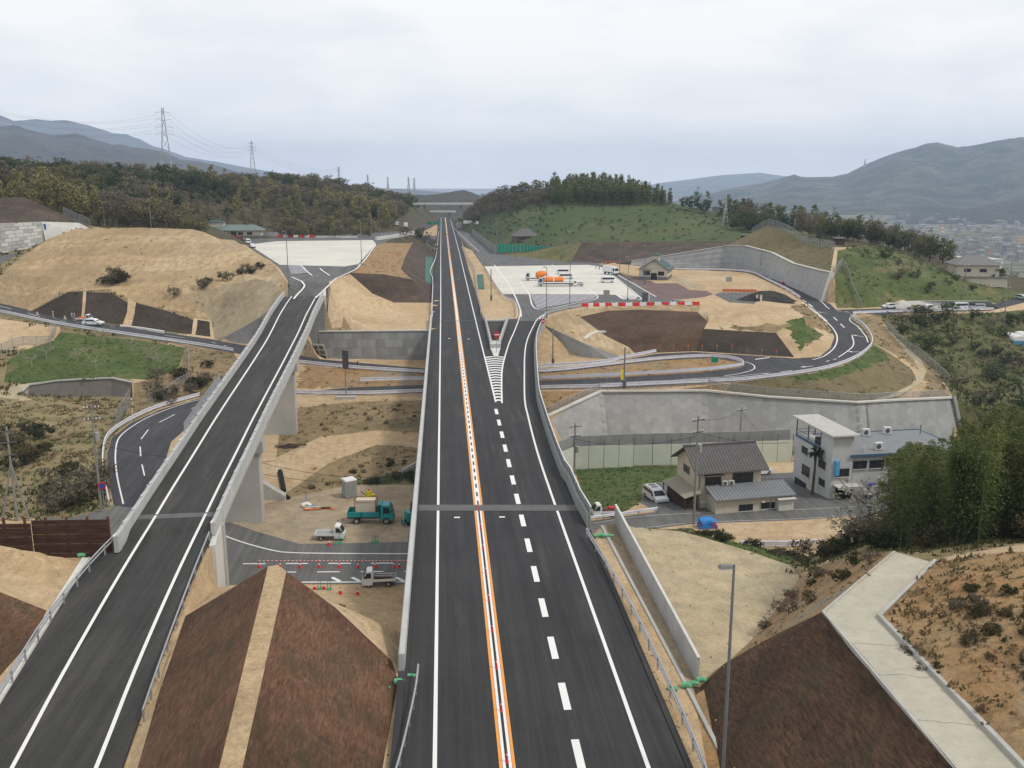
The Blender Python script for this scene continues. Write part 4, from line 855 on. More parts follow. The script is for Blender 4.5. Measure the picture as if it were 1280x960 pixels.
# block wall at the left edge
bt=[p+V((0,0,.1)) for p in BW_T[:3]]; bb=[V((p.x,p.y,z)) for p,z in zip(offs(BW_T[:3],1.6),(11.6,11.6,13.6))]
rt=empty('block_wall',bb[1],'pale block retaining wall with stepped courses at the left edge','retaining wall'); mb=MB(); wallface(mb,bt,bb,'concrete',.6); part(mb,'wall',rt)
m2=MB()
for i in range(2):
    for r in range(8):
        a0,a1=bb[i].lerp(bt[i],r/8),bb[i+1].lerp(bt[i+1],r/8); b0,b1=bb[i].lerp(bt[i],(r+.9)/8),bb[i+1].lerp(bt[i+1],(r+.9)/8); n=max(1,int((a1-a0).length/2.2))
        for k in range(n):
            s0,s1=(k+.04+.5*(r%2))/(n+.5),(k+.96+.5*(r%2))/(n+.5); O=V((.0,-.12,0)); m2.quad(a0.lerp(a1,s0)+O,a0.lerp(a1,s1)+O,b0.lerp(b1,s1)+O,b0.lerp(b1,s0)+O,random.choice(('concrete_white','concrete','concrete_white')))
part(m2,'block_facing',rt)
wall('white concrete band wall running down beside the brown slope at the left',[p+V((0,0,.1)) for p in BW_T[2:]],[V((p.x,p.y,z)) for p,z in zip(offs(BW_T[2:],1.),(13.6,17.,17.6))],'concrete_white')
wall('curved dark stone wall below the orchard plot at the left',[p+V((0,0,.1)) for p in SW_T],[V((p.x,p.y,z)) for p,z in zip(offs(SW_T,.9),(-7.6,-8.4,-8.8,-8.8,-8.8,-8.8))],'stone_wall','concrete',name='stone_wall',cat='stone wall')
wall('pale concrete slope panel behind the row of parked cars',[(1124,377.2,-1.),(1150,376.,-.9),(1236,376.3,-1.1)],[(1118,387.4,-3.2),(1150,387,-3.3),(1250,385.4,-3.7)],'concrete_white',name='retaining_wall',cat='retaining wall')
mb=MB(); q=[cv((150,408.3,-.3)),cv((178,411.8,-1.2)),cv((205,416,-2.))]; mb.sweep([p+V((0,0,.1)) for p in q],[(-.4,-.2),(.4,-.2),(.4,.35),(-.4,.35)],'concrete_white'); o=mb.build('kerb_block'); tag(o,'white concrete kerb blocks laid at the foot of the black slope','kerb blocks')
 
def drape(label,pts,mat,name='slope_sheet'):
    a,b,c,d=[cv(p) for p in pts]; n=6; mb=MB(); vs=[]
    for i in range(n+1):
        for j in range(n+1):
            p=a.lerp(b,i/n).lerp(d.lerp(c,i/n),j/n); vs.append((p.x,p.y,gz(p.x,p.y,p.z)+.16+.07*noise.noise(V((p.x*1.3,p.y*.7,1.)))))
    mb.add(vs,[(i*(n+1)+j,(i+1)*(n+1)+j,(i+1)*(n+1)+j+1,i*(n+1)+j+1) for i in range(n) for j in range(n)],mat,True); o=mb.build(name); return tag(o,label,'sheet')
plain('tarp_green',(.045,.13,.10),.2,1,.7)
drape('dark green sheet pegged on the soil wedge right of the expressway',[(596.5,343,0),(604,343,0),(605.5,361,0),(597,361,0)],'tarp_green'); drape('dark green sheet pegged at the foot of the dark slope left of the expressway',[(532,323,1.),(541.5,322,-.2),(540,357,-.2),(531,352,1.5)],'tarp_green')
# framed slope blocks at the ramp abutment
rt=empty('grid_slope',cv((395,447,-5.4)),'grey concrete lattice protecting the slope beside the ramp abutment','slope lattice'); mb=MB()
A,B,C,D_=[cv(p) for p in ((372,430,-1.9),(404,431,-2.),(409,449,-5.6),(368,447,-5.2))]
wallface(mb,[A,B],[D_,C],'concrete_dark',.3); 
for i in range(6): t=i/5; mb.bar(A.lerp(B,t)+V((0,-.15,0)),D_.lerp(C,t)+V((0,-.15,0)),.35,.3,'concrete')
for i in range(4): t=i/3; mb.bar(A.lerp(D_,t)+V((0,-.18,0)),B.lerp(C,t)+V((0,-.18,0)),.35,.3,'concrete')
part(mb,'lattice',rt)
# low panel wall beside the expressway, right
p0,p1=cv((769,657,-1.2)),cv((872,856,-1.0))
rt=empty('panel_wall',p0,'low grey concrete panel wall with thin joints beside the right shoulder','panel wall')
for i in range(7):
    a,b=p0.lerp(p1,i/7),p0.lerp(p1,(i+.99)/7); d=(b-a); mb=MB(); mb.box(((a.x+b.x)/2,(a.y+b.y)/2,-.35),(d.xy.length,.16,2.5),'concrete_parapet',math.atan2(d.y,d.x)); part(mb,'panel',rt)
mb=MB(); d=p1-p0; mb.sweep([p0+V((0,0,2.13)),p1+V((0,0,1.93))],[(-.1,-.03),(.1,-.03),(.1,.06),(-.1,.06)],'concrete_white'); part(mb,'coping',rt)
mb=MB(); mb.sweep([cv((752,658,-.5)),cv((858,858,-.5)),cv((905,950,-.4))],[(-.12,-.1),(.12,-.1),(.12,.12),(-.12,.12)],'concrete'); o=mb.build('drain_kerb'); tag(o,'narrow concrete gutter kerb between shoulder and panel wall','kerb')
mb=MB(); mb.sweep([cv((1170,702,7.02)),cv((1100,771,7.02)),cv((1280,959,7.02)),cv((1420,1112,7.02))],[(-.1,-.2),(.14,-.2),(.14,.16),(-.1,.16)],'concrete'); o=mb.build('path_kerb'); tag(o,'concrete kerb channel between the pale path and the orange bank','kerb')
mb=MB(); mb.sweep([cv((1119,690,6.9)),cv((1030,765,6.9)),cv((1195,961,6.9)),cv((1310,1112,6.9))],[(-.03,-.25),(.12,-.25),(.12,.07),(-.03,.07)],'concrete'); o=mb.build('path_kerb'); tag(o,'thin concrete edge between the pale path and the brown slope','kerb')
mb=MB(); rr=random.Random(2)
for i in range(5):
    t=(i+.3+.5*rr.random())/5.; a,b=cv((1036,771,6.95)).lerp(cv((1300,1085,6.95)),t),cv((1100,775,6.95)).lerp(cv((1400,1095,6.95)),t); q=[a.lerp(b,j/7)+V((rr.uniform(-.1,.1),rr.uniform(-.12,.12),.012)) for j in range(8)]
    for p_,r_ in zip(q[:-1],q[1:]): mb.quad(p_+V((0,-.012,0)),r_+V((0,-.012,0)),r_+V((0,.012,0)),p_+V((0,.012,0)),'concrete_dark')
o=mb.build('path_joint'); o['kind']='structure'
mb=MB(); c=cv((797,750,-.88)); mb.box((c.x,c.y,c.z),(1.3,1.3,.12),'concrete'); mb.tube([c+V((0,0,.03)),c+V((0,0,.14))],.42,'pipe_black',16,.4); o=mb.build('manhole'); tag(o,'black round manhole cover on a square concrete pad by panel wall','manhole')
concrete('concrete_mid',(.27,.275,.27),.6,.5)
# sheet fence in front of the hexagon wall
f0=[cv(p) for p in ((700,594,-15),(717,587,-15),(792,583,-15),(862,581.5,-15),(952,579,-14.8),(990,577,-14.6))]
rt=empty('sheet_fence',f0[0],'pale green sheet fence standing along the foot of the hexagon wall','fence')
for i,(a,b) in enumerate(zip(f0[:-1],f0[1:])):
    n=max(1,int((b-a).length/2.4)); d=b-a
    for k in range(n):
        p,q=a.lerp(b,k/n),a.lerp(b,(k+.97)/n); mb=MB(); mb.box(((p.x+q.x)/2,p.y/2+q.y/2,p.z+1.95),((q-p).xy.length,.06,3.9 if not (i==2 and k<3) else 3.6),'sheet_green',math.atan2(d.y,d.x)); part(mb,'sheet',rt)
for a in dens(f0,2.4): mb=MB(); mb.box((a.x,a.y+.12,a.z+2.45),(.09,.09,4.9),'steel_dark'); part(mb,'post',rt)
mb=MB(); fb=[p+V((0,.35,0)) for p in f0]; wallface(mb,[p+V((0,1.6,5.2)) for p in f0],[p+V((0,1.6,0)) for p in f0],'concrete_mid',.2); o=mb.build('net_barrier'); tag(o,'dark grey weathered barrier strip between green fence and hexagon wall','barrier')
# brown board fence, left
b0,b1=cv((-70,700,-.4)),cv((138,697,-.4)); mid=b0.lerp(b1,.545)
rt=empty('board_fence',b1,'rusty brown fence of stacked horizontal boards at the left','fence')
for a,b,h,dy in ((b0,mid,3.25,-.12),(mid,b1,3.45,.1)):
    for r in range(8):
        z=-.4+(r+.5)*h/8; mb=MB(); d=b-a; mb.box(((a.x+b.x)/2,(a.y+b.y)/2+dy+(.02 if r%2 else 0),z),(d.length,.1,h/8-.04),'boards_rust',math.atan2(d.y,d.x)); part(mb,'board',rt)
for i in range(9):
    p=b0.lerp(b1,i/8); mb=MB(); mb.box((p.x,p.y+.28,1.3),(.18,.18,3.9),'rust'); part(mb,'post',rt)
# ------------------------------------------------------------------ far country: plain, mountains, haze, town
import numpy as np
def pix(v):
    d=Vector(v)-EYE; k=d.dot(FW); return (640+F*d.dot(RT)/k,480-F*d.dot(UP)/k)
t=NT('plain_fields'); cw=t.coords('World'); v=t.n('ShaderNodeTexVoronoi'); v.inputs['Scale'].default_value=.012; t.l(cw,v.inputs['Vector'])
hs=t.n('ShaderNodeSeparateColor'); t.l(v.outputs['Color'],hs.inputs[0])
c=t.ramp(hs.outputs[0],[(0,(.06,.075,.035)),(.35,(.10,.105,.055)),(.6,(.15,.14,.09)),(.8,(.07,.08,.045)),(1,(.2,.19,.16))]); c=t.mix(t.ramp(t.noise(cw,.05,4),[(.5,0.),(.62,.8)]),c,(.24,.235,.23)); t.done(c,.95)
def mtn(name,c1,c2,c3,sc):
    t=NT(name); cw=t.coords('World'); a=t.ramp(t.noise(cw,sc,8,.7),[(.4,c1),(.5,c2),(.62,c3)]); b=t.noise(cw,sc*14,5,.75,2.); a=t.mix(1.,a,t.ramp(b,[(.1,.45),(.9,1.5)]),'MULTIPLY'); t.bump(b,.8,6.); return t.done(a,.95)
mtn('mountain_west',(.03,.032,.022),(.06,.05,.036),(.04,.05,.022),.004); mtn('mountain_east',(.024,.04,.017),(.055,.062,.034),(.115,.115,.08),.007); mtn('mountain_near',(.06,.055,.032),(.10,.085,.058),(.06,.065,.03),.02)
mb=MB(); n=48; mb.add([(0,0,-62.)]+[(30000*math.cos(2*math.pi*i/n),30000*math.sin(2*math.pi*i/n),-62.) for i in range(n)],[(0,i+1,(i+1)%n+1) for i in range(n)],'plain_fields'); mb.build('valley_ground')['kind']='structure'
def mountain(name,crest,d,mat,front,back=.25,base=-62,spur=.5,seed=0,sp=260.):
    """ridge: crest at its surveyed skyline, spurs and gullies running down to the plain"""
    pts=[]
    for (a,b),(c2,d2) in zip(crest[:-1],crest[1:]):
        k=max(1,int(abs(c2-a)/6))
        for i in range(k): t=i/k; pts.append((a+(c2-a)*t,b+(d2-b)*t))
    pts.append(crest[-1]); rows=34; vs=[]; nP=len(pts)
    for j in range(rows+6):
        v=j/rows
        for i,(px,py) in enumerate(pts):
            c=D(px,py,d); h=max(c.z-base,4); dist=d-front*v if v<=1 else d+(v-1)*3*back*d
            k=dist/d; x,y=c.x*k,c.y*k
            if v<=1: f=(1-v)**1.25
            else: f=max(0,1-(v-1)*5)
            n1=1-abs(noise.noise(Vector((x/sp,y/(sp*2.6),seed)))); n2=noise.fractal(Vector((x/(sp*.35),y/(sp*.6),seed+5)),1.,2.,4)
            w=min(1,v*3.2)*(1-max(0,v-.55)*2.2 if v<=1 else 0)
            z=base+h*f+h*spur*w*((n1-.72)*.75+n2*.16); 
            if v==0: z+=h*.012*noise.noise(Vector((i*.9,seed,1)))
            vs.append((x,y,max(z,base-2)))
    mb=MB(); order=list(range(rows+1)); fs=[]
    for j in range(rows):
        for i in range(nP-1): fs.append((j*nP+i,(j+1)*nP+i,(j+1)*nP+i+1,j*nP+i+1))
    bk=[0]+list(range(rows+1,rows+6))
    for a,b in zip(bk[:-1],bk[1:]):
        for i in range(nP-1): fs.append((a*nP+i,a*nP+i+1,b*nP+i+1,b*nP+i))
    mb.add(vs,fs,mat,True); o=mb.build(name); o['kind']='structure'; return o
mountain('mountain_range',[(-260,150),(-120,138),(0,144),(17,151),(45,149),(64,151),(82,150),(112,157),(140,166),(158,168),(175,174),(190,182),(207,187),(232,196),(275,203),(312,210),(360,218),(420,229),(470,238)],7600,'mountain_west',2600,seed=1,sp=520)
mountain('mountain_range',[(-260,150),(-100,158),(0,158),(17,156),(30,160),(50,166),(66,169),(82,168),(95,166),(117,174),(140,181),(150,180),(165,184),(185,186),(205,190),(225,199),(250,202),(275,208),(300,216),(350,226),(420,236),(460,242)],3600,'mountain_west',1900,seed=2)
mountain('mountain_range',[(400,238),(440,234),(500,236),(540,239),(600,243),(640,244)],6200,'mountain_west',1500,seed=3)
mountain('mountain_range',[(380,250),(440,246),(480,243),(505,242),(530,244),(545,243),(560,240.5),(570,238.5),(580,237.5),(590,240.5),(602,246),(625,250),(680,256),(760,262)],1500,'mountain_near',560,seed=4,sp=90,spur=.35)
mountain('mountain_range',[(780,240),(822,229),(856,225),(901,219),(930,217),(950,216),(980,220),(1032,222),(1090,226),(1200,232)],9500,'mountain_east',2600,seed=5,sp=600)
mountain('mountain_range',[(840,252),(880,244),(912,236),(950,229),(975,223),(993,218),(1003,222),(1024,221),(1040,221),(1059,217),(1081,206),(1100,198),(1119,191),(1145,184),(1160,179),(1172,178),(1184,181),(1197,184),(1216,182),(1250,175),(1280,171),(1330,168),(1420,160),(1560,175)],4700,'mountain_east',1700,seed=6,sp=420,spur=.6)
mountain('mountain_range',[(1120,276),(1160,271),(1190,266),(1220,258),(1250,253),(1285,248),(1330,244),(1420,246),(1520,255)],3000,'mountain_west',700,seed=7,sp=170)
# haze: absorbing volume whose own glow stands in for scattered daylight
m=bpy.data.materials.new('haze'); m.use_nodes=True; nt=m.node_tree; nt.nodes.clear()
o_=nt.nodes.new('ShaderNodeOutputMaterial'); ab=nt.nodes.new('ShaderNodeVolumeAbsorption'); em=nt.nodes.new('ShaderNodeEmission'); ad=nt.nodes.new('ShaderNodeAddShader')
SIG=1.12e-4; ab.inputs['Color'].default_value=(0,0,0,1); ab.inputs['Density'].default_value=SIG; em.inputs['Color'].default_value=(.425,.53,.70,1); em.inputs['Strength'].default_value=SIG
nt.links.new(ab.outputs[0],ad.inputs[0]); nt.links.new(em.outputs[0],ad.inputs[1]); nt.links.new(ad.outputs[0],o_.inputs['Volume']); MATS['haze']=m
mb=MB(); mb.box((0,2600,200),(22000,17500,560),'haze'); o=mb.build('haze'); o['kind']='stuff'; o['label']='thin bluish haze lying over the whole valley'
# town
def town_proto(w,d,h,roof,wall,flat):
    mb=MB(); mb.box((0,0,h/2),(w,d,h),wall)
    if flat: mb.box((0,0,h+.3),(w+.4,d+.4,.6),roof); mb.box((w*.2,0,h+1.4),(w*.2,d*.3,1.8),wall)
    else:
        e=.6; mb.add([(-w/2-e,-d/2-e,h),(w/2+e,-d/2-e,h),(w/2+e,d/2+e,h),(-w/2-e,d/2+e,h),(-w*.28,0,h+d*.32),(w*.28,0,h+d*.32)],[(0,1,5,4),(1,2,5),(2,3,4,5),(3,0,4),(0,3,2,1)],roof)
    for i in range(3): mb.box((-w*.3+i*w*.3,-d/2-.03,h*.6),(w*.14,.06,h*.22),'glass_dark')
    return mb
TP=[]
for k,(w,d,h,r,wl,fl,nm) in enumerate(((12,9,6,'roof_tile','wall_town',0,'house'),(11,10,6.5,'roof_grey','wall_town',0,'house'),(14,9,5.5,'roof_tile','wall_town',0,'house'),(20,12,8,'roof_grey','wall_town',1,'block'),(40,16,6.5,'roof_white','wall_town',1,'hall'),(13,10,6,'roof_rust','wall_cream',0,'house'))):
    if r=='roof_rust': plain('roof_rust',(.30,.12,.06),.1,1,.8)
    o=town_proto(w,d,h,r,wl,fl).build('town_'+nm); TP.append(o)
lab=[('small grey roofed house in the hazy valley town','house','grey roofed houses in the valley town'),('small white house with a pale roof in the hazy valley town','house','pale houses in the valley town'),('low white house with a dark roof in the hazy valley town','house','dark roofed houses in the valley town'),('white flat roofed block standing in the hazy valley town','building','flat roofed blocks in the valley town'),('long pale hall with a flat roof in the hazy valley town','building','long halls in the valley town'),('small house with an orange brown roof in the valley town','house','orange roofed houses in the valley town')]
rnd=random.Random(11); cnt=[0]*6; used=[]
for i in range(320):
    px=rnd.uniform(1015,1300); py=263+rnd.random()**.8*66
    if py>286+(px-1015)*.20: continue
    p=P(px,py,-62)
    if any((p-q).length<17 for q in used): continue
    used.append(p); k=rnd.choice((0,0,1,1,2,2,2,3,3,4,5))
    if k==4 and py>300: k=0
    o=TP[k] if cnt[k]==0 else TP[k].copy()
    if cnt[k]: COL.objects.link(o)
    cnt[k]+=1; o.location=p; o.rotation_euler=(0,0,rnd.uniform(-.5,.5)); s=rnd.uniform(.55,.95)*(1.1 if k<3 else .85); o.scale=(s,s,s*rnd.uniform(.9,1.2)); tag(o,lab[k][0],lab[k][1],lab[k][2])
for k in range(6):
    if cnt[k]==0: bpy.data.objects.remove(TP[k])
# the long white factory and the apartment block at the edge of the town
def big(px,py,z,w,d,h,rz,label,cat,wall='wall_white',roof='roof_white',rows=2):
    p=P(px,py,z); rt=empty('factory_building' if rows==1 else 'apartment_block',p,label,cat,rz); mb=MB(); mb.box((0,0,h/2),(w,d,h),wall); mb.build('wall',rt); mb=MB(); mb.box((0,0,h+.4),(w+1,d+1,.8),roof); mb.build('roof',rt)
    for r in range(rows):
        for i in range(8): mb=MB(); mb.box((-w*.44+i*w*.125,-d/2-.05,h*(r+.55)/rows),(w*.08,.12,h*.3/rows+.4),'glass_dark'); mb.build('window',rt)
big(1178,334,-45,95,40,8,R(2),'long white flat roofed factory behind the grey roofed hillside house','factory','wall_white','roof_white',1)
big(1068,316,-58,60,16,14,R(-4),'long grey five storey apartment block in the valley town','building','wall_bluegrey','roof_grey',4)
# ------------------------------------------------------------------ trees
class Tm: pass
def leafs(rnd,n,shape,size,up=.5):
    """leaf sized quads through a crown volume: verts, faces, tints"""
    vs=[];fs=[];ti=[]
    clumps=[shape(rnd) for _ in range(max(6,n//12))]
    for i in range(n):
        c,hf=rnd.choice(clumps); c=Vector(c)+Vector((rnd.gauss(0,1),rnd.gauss(0,1),rnd.gauss(0,.8)))*size*1.25
        a=Vector((rnd.gauss(0,1),rnd.gauss(0,1),rnd.gauss(0,1)*.7)).normalized(); b=a.cross(Vector((rnd.gauss(0,1),rnd.gauss(0,1),rnd.gauss(0,1)+up))).normalized()
        s=size*rnd.uniform(.6,1.25); a*=s; b*=s*rnd.uniform(.4,.8); k=len(vs); vs+=[c-a-b*.6,c+a*.3-b,c+a+b*.5,c-a*.4+b]; fs.append((k,k+1,k+2,k+3)); ti.append(min(1,max(0,.12+.7*hf+rnd.gauss(0,.14))))  # tint follows the crown: light above, shade below and inside, painted in
    return vs,fs,ti
def round_crown(r,h,z0):
    def f(rnd):
        while True:
            x,y,z=[rnd.uniform(-1,1) for _ in range(3)]; q=x*x+y*y+z*z
            if .25<q<1: break
        return (x*r,y*r,z0+h/2+z*h/2),(z+1)/2*.75+.25*math.sqrt(q)*(.5+.5*x)  # second value paints top, outer and +x leaves as better lit
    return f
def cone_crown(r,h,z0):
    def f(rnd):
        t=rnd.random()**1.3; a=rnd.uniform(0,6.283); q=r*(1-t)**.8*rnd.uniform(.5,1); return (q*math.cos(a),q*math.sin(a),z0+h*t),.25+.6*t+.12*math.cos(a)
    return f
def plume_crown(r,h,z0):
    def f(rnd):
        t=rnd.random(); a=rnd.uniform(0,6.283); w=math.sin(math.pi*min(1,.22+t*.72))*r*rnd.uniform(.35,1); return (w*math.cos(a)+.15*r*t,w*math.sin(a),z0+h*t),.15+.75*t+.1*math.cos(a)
    return f
def vase_crown(r,h,z0):
    def f(rnd):
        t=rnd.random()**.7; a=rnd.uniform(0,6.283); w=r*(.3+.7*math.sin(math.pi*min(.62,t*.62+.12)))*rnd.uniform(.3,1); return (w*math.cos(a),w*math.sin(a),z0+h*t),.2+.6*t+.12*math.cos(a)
    return f
def limbs(rnd,mb,h,r,n,mat='bark',lean=.0,tw=1.):
    """tapered trunk and limbs"""
    top=Vector((lean*h,0,h*.62)); mb.tube([(0,0,-.6),(lean*h*.3,0,h*.3),top],.022*h+.05,mat,6,.012*h+.02)
    for i in range(n):
        a=i*2.4+rnd.uniform(-.4,.4); z=h*rnd.uniform(.22,.6); b=Vector((lean*h*z/h,0,z)); m=b+Vector((math.cos(a)*r*.5,math.sin(a)*r*.5,h*.16)); e=b+Vector((math.cos(a)*r*.95,math.sin(a)*r*.95,h*rnd.uniform(.22,.42)))
        mb.tube([b,m,e],.009*h+.03,mat,4,.01)
        if tw:
            for j in range(2):
                c=m.lerp(e,rnd.uniform(0,.7)); q=c+Vector((math.cos(a+rnd.uniform(-1.2,1.2))*r*.4,math.sin(a+rnd.uniform(-1.2,1.2))*r*.4,h*rnd.uniform(.06,.2))); mb.tube([c,q],.02+.003*h,mat,3,.008)
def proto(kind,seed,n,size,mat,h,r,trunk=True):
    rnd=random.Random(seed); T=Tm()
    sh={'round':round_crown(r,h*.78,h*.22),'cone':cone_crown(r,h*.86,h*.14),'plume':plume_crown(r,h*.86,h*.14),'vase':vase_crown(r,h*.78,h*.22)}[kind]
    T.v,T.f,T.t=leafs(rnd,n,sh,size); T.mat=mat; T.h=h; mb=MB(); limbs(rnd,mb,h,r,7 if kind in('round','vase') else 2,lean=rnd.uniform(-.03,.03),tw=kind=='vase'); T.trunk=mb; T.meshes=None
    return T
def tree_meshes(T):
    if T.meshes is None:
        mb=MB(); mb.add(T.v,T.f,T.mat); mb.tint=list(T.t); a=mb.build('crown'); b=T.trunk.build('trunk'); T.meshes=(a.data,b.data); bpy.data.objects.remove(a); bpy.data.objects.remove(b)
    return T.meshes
def plant(T,loc,label,group=None,scale=1.,rz=0.,name='tree',cat='tree'):
    c,tk=tree_meshes(T); o=empty(name,loc,label,cat,rz,group); o.scale=(scale,)*3 if not isinstance(scale,tuple) else scale
    for nm,me in (('trunk',tk),('crown',c)):
        x=bpy.data.objects.new(nm,me); COL.objects.link(x); x.parent=o
    return o
def mass(name,places,label,mat):
    """far woodland that reads as one mass: many trees in one object"""
    V_=[];F_=[];T_=[];base=0
    for T,loc,s,rz,dt in places:
        a=np.array([tuple(v) for v in T.v]) if not hasattr(T,'np') else T.np
        if not hasattr(T,'np'): T.np=a; T.nf=np.array(T.f); T.nt=np.array(T.t)
        c,n=math.cos(rz),math.sin(rz); b=np.empty_like(a); b[:,0]=(a[:,0]*c-a[:,1]*n)*s+loc[0]; b[:,1]=(a[:,0]*n+a[:,1]*c)*s+loc[1]; b[:,2]=a[:,2]*s+loc[2]
        V_.append(b);F_.append(T.nf+base);T_.append(np.clip(T.nt+dt,0,1)); base+=len(a)
    if not V_: return
    V_=np.concatenate(V_);F_=np.concatenate(F_);T_=np.concatenate(T_)
    me=bpy.data.meshes.new(name); me.vertices.add(len(V_)); me.vertices.foreach_set('co',V_.astype(np.float32).ravel()); me.loops.add(F_.size); me.loops.foreach_set('vertex_index',F_.astype(np.int32).ravel()); me.polygons.add(len(F_)); me.polygons.foreach_set('loop_start',np.arange(0,F_.size,4,dtype=np.int32)); me.polygons.foreach_set('loop_total',np.full(len(F_),4,dtype=np.int32))
    me.materials.append(M(mat)); at=me.attributes.new('tint','FLOAT','FACE'); at.data.foreach_set('value',T_.astype(np.float32)); me.update(calc_edges=True); me.validate()
    o=bpy.data.objects.new(name,me); COL.objects.link(o); o['kind']='stuff'; o['label']=label; return o
KD={}
for s in range(4):
    KD.setdefault('bare',[]).append(proto('vase',s,520,.36,'twig_brown',8.5+s*.6,3.6)); KD.setdefault('olive',[]).append(proto('vase',20+s,460,.42,'twig_olive',8+s*.5,3.5)); KD.setdefault('ever',[]).append(proto('round',40+s,480,.48,'leaf_evergreen',8+s*.7,3.6)); KD.setdefault('bamboo',[]).append(proto('plume',60+s,420,.42,'leaf_bamboo',11+s*.6,2.1)); KD.setdefault('cedar',[]).append(proto('plume',80+s,460,.4,'leaf_cedar',12+s*.6,2.3)); KD.setdefault('bush',[]).append(proto('round',100+s,70,.34,'bush',2.4+s*.2,1.5)); KD.setdefault('dbamboo',[]).append(proto('plume',120+s,300,.44,'leaf_bamboo_dark',11+s*.6,2.3))
LAB={'bare':('bare brown winter tree with fine twigs','tree','brown winter trees on the wooded hills'),'olive':('half leafless olive brown tree','tree','olive brown trees on the wooded hills'),'ever':('dense dark evergreen tree with rounded crown','tree','dark evergreen trees on the wooded hills'),'bamboo':('tall yellow green bamboo plume','bamboo','yellow green bamboo on the left hill'),'cedar':('tall slender green conifer in the hilltop plantation','conifer','conifers of the hilltop plantation'),'dbamboo':('tall dark green bamboo plume','bamboo','dark bamboo on the right hill'),'bush':('small dark green bush on open slope','bush','bushes dotted over the open slopes')}
MATK={'bare':'twig_brown','olive':'twig_olive','ever':'leaf_evergreen','bamboo':'leaf_bamboo','cedar':'leaf_cedar','dbamboo':'leaf_bamboo_dark','bush':'bush'}
rnd=random.Random(5); ALL=[]
def kind_west(px,py,x,y):
    n=noise.noise(Vector((x*.018,y*.018,1.))); m=noise.noise(Vector((x*.05,y*.05,9.)))
    if y<345 and px<125: return 'bamboo' if m>-.35 else 'olive'
    if py>258 and n>.12 and m>-.1: return 'bamboo'
    if n>.22: return 'ever'
    if n<-.30: return 'bamboo' if m>.05 else 'olive'
    if m>.25: return 'ever'
    return 'bare' if m>-.22 else 'olive'
Y=300.
while Y<960:
    st=4.6+Y*.005; x=-Y*.66-10
    while x<-6:
        gx,gy=x+rnd.uniform(-.45,.45)*st,Y+rnd.uniform(-.45,.45)*st; x+=st
        r=region(gx,gy)
        if r[0]!='hill' or r[1]!='forest_floor': continue
        if abs(gx)<26 and gy>450: continue
        z=gz(gx,gy,-99)
        if z<-30: continue
        p=Vector((gx,gy,z)); px,py=pix(p)
        if px<-40 or px>600: continue
        if 258<px<352 and gy<436: continue
        if gy<400 and px>352: continue
        k=kind_west(px,py,gx,gy); s=rnd.uniform(.75,1.25)*(1.12 if gy>600 else 1)*(.72 if (gy<500 and px>345) else (.7 if 222<px<352 and gy<470 else 1))*.86; ALL.append((k,p,s,px,py))
    Y+=st
for i in range(90):
    p=onG(D(rnd.uniform(352,470),292,rnd.uniform(418,470))); ALL.append((rnd.choice(('bamboo','olive','bare','bamboo')),p,rnd.uniform(.3,.55),*pix(p)))
Y=425.
while Y<720:       # right hill
    st=3.0+Y*.002; x=8.
    while x<Y*.55+20:
        gx,gy=x+rnd.uniform(-.45,.45)*st,Y+rnd.uniform(-.45,.45)*st; x+=st
        r=region(gx,gy)
        if r[0]!='hill': continue
        z=gz(gx,gy,-99)
        if z<2: continue
        p=Vector((gx,gy,z)); px,py=pix(p); n=noise.noise(Vector((gx*.03,gy*.03,4.))); 
        if 686<px<842 and py<258:
            k='cedar'; s=rnd.uniform(.62,.82)*(1-.25*max(0,(px-790)/50))
        elif px>692 and rnd.random()<.42: continue
        elif px<692 and py<254+(692-px)*.26: 
            if py>258 and rnd.random()<.35: continue
            k='bare' if n>-.25 else 'olive'; s=rnd.uniform(.45,.75)
        elif px>852 and py<262+(px-852)*.2: k='bare' if n>.05 and px<960 else ('dbamboo' if n>-.25 else 'ever'); s=rnd.uniform(.6,.95)
        elif px>905 and py<302: k='ever' if n>.0 else 'dbamboo'; s=rnd.uniform(.55,.9)
        else:
            if rnd.random()<.55: continue
            k='bush'; s=rnd.uniform(.25,.6)
        ALL.append((k,p,s,px,py))
    Y+=st
for i in range(460):      # far side of the orchard ridge and the valley edge
    px=rnd.uniform(1000,1310); d=rnd.uniform(318,620); p=onG(D(px,300,d)); 
    if region(p.x,p.y)[0] not in('hill','ground') or p.z<-58: continue
    if px>1190 and d<372: continue
    ALL.append((rnd.choice(('ever','bare','olive','dbamboo')),p,rnd.uniform(.6,.95),*pix(p)))
# ------------------------------------------------------------------ roadside furniture
def glassy(name,col,alpha,scale):
    """fine wire mesh: a woven grid with open holes"""
    t=NT(name); co=t.coords('Generated'); cw=t.coords('World',(1,1,1))
    tr=t.n('ShaderNodeBsdfTransparent'); mx=t.n('ShaderNodeMixShader'); mx.inputs[0].default_value=alpha; t.done(col,.6,.3)
    t.l(tr.outputs[0],mx.inputs[1]); t.l(t.b.outputs[0],mx.inputs[2]); t.l(mx.outputs[0],t.o.inputs[0])
glassy('mesh_panel',(.30,.31,.32),.42,1); glassy('net_green',(.02,.34,.24),.85,1)
def upright(px,pyb,pyt,ground=None):
    b=ground or G(px,pyb); lo,hi=.3,90.
    for _ in range(40):
        m=(lo+hi)/2
        if pix(b+V((0,0,m)))[1]>pyt: lo=m
        else: hi=m
    return b,lo
W_BEAM=[(-.03,-.16),(.05,-.12),(.0,-.02),(.05,.06),(-.03,.16),(-.07,.16),(-.07,-.16)]
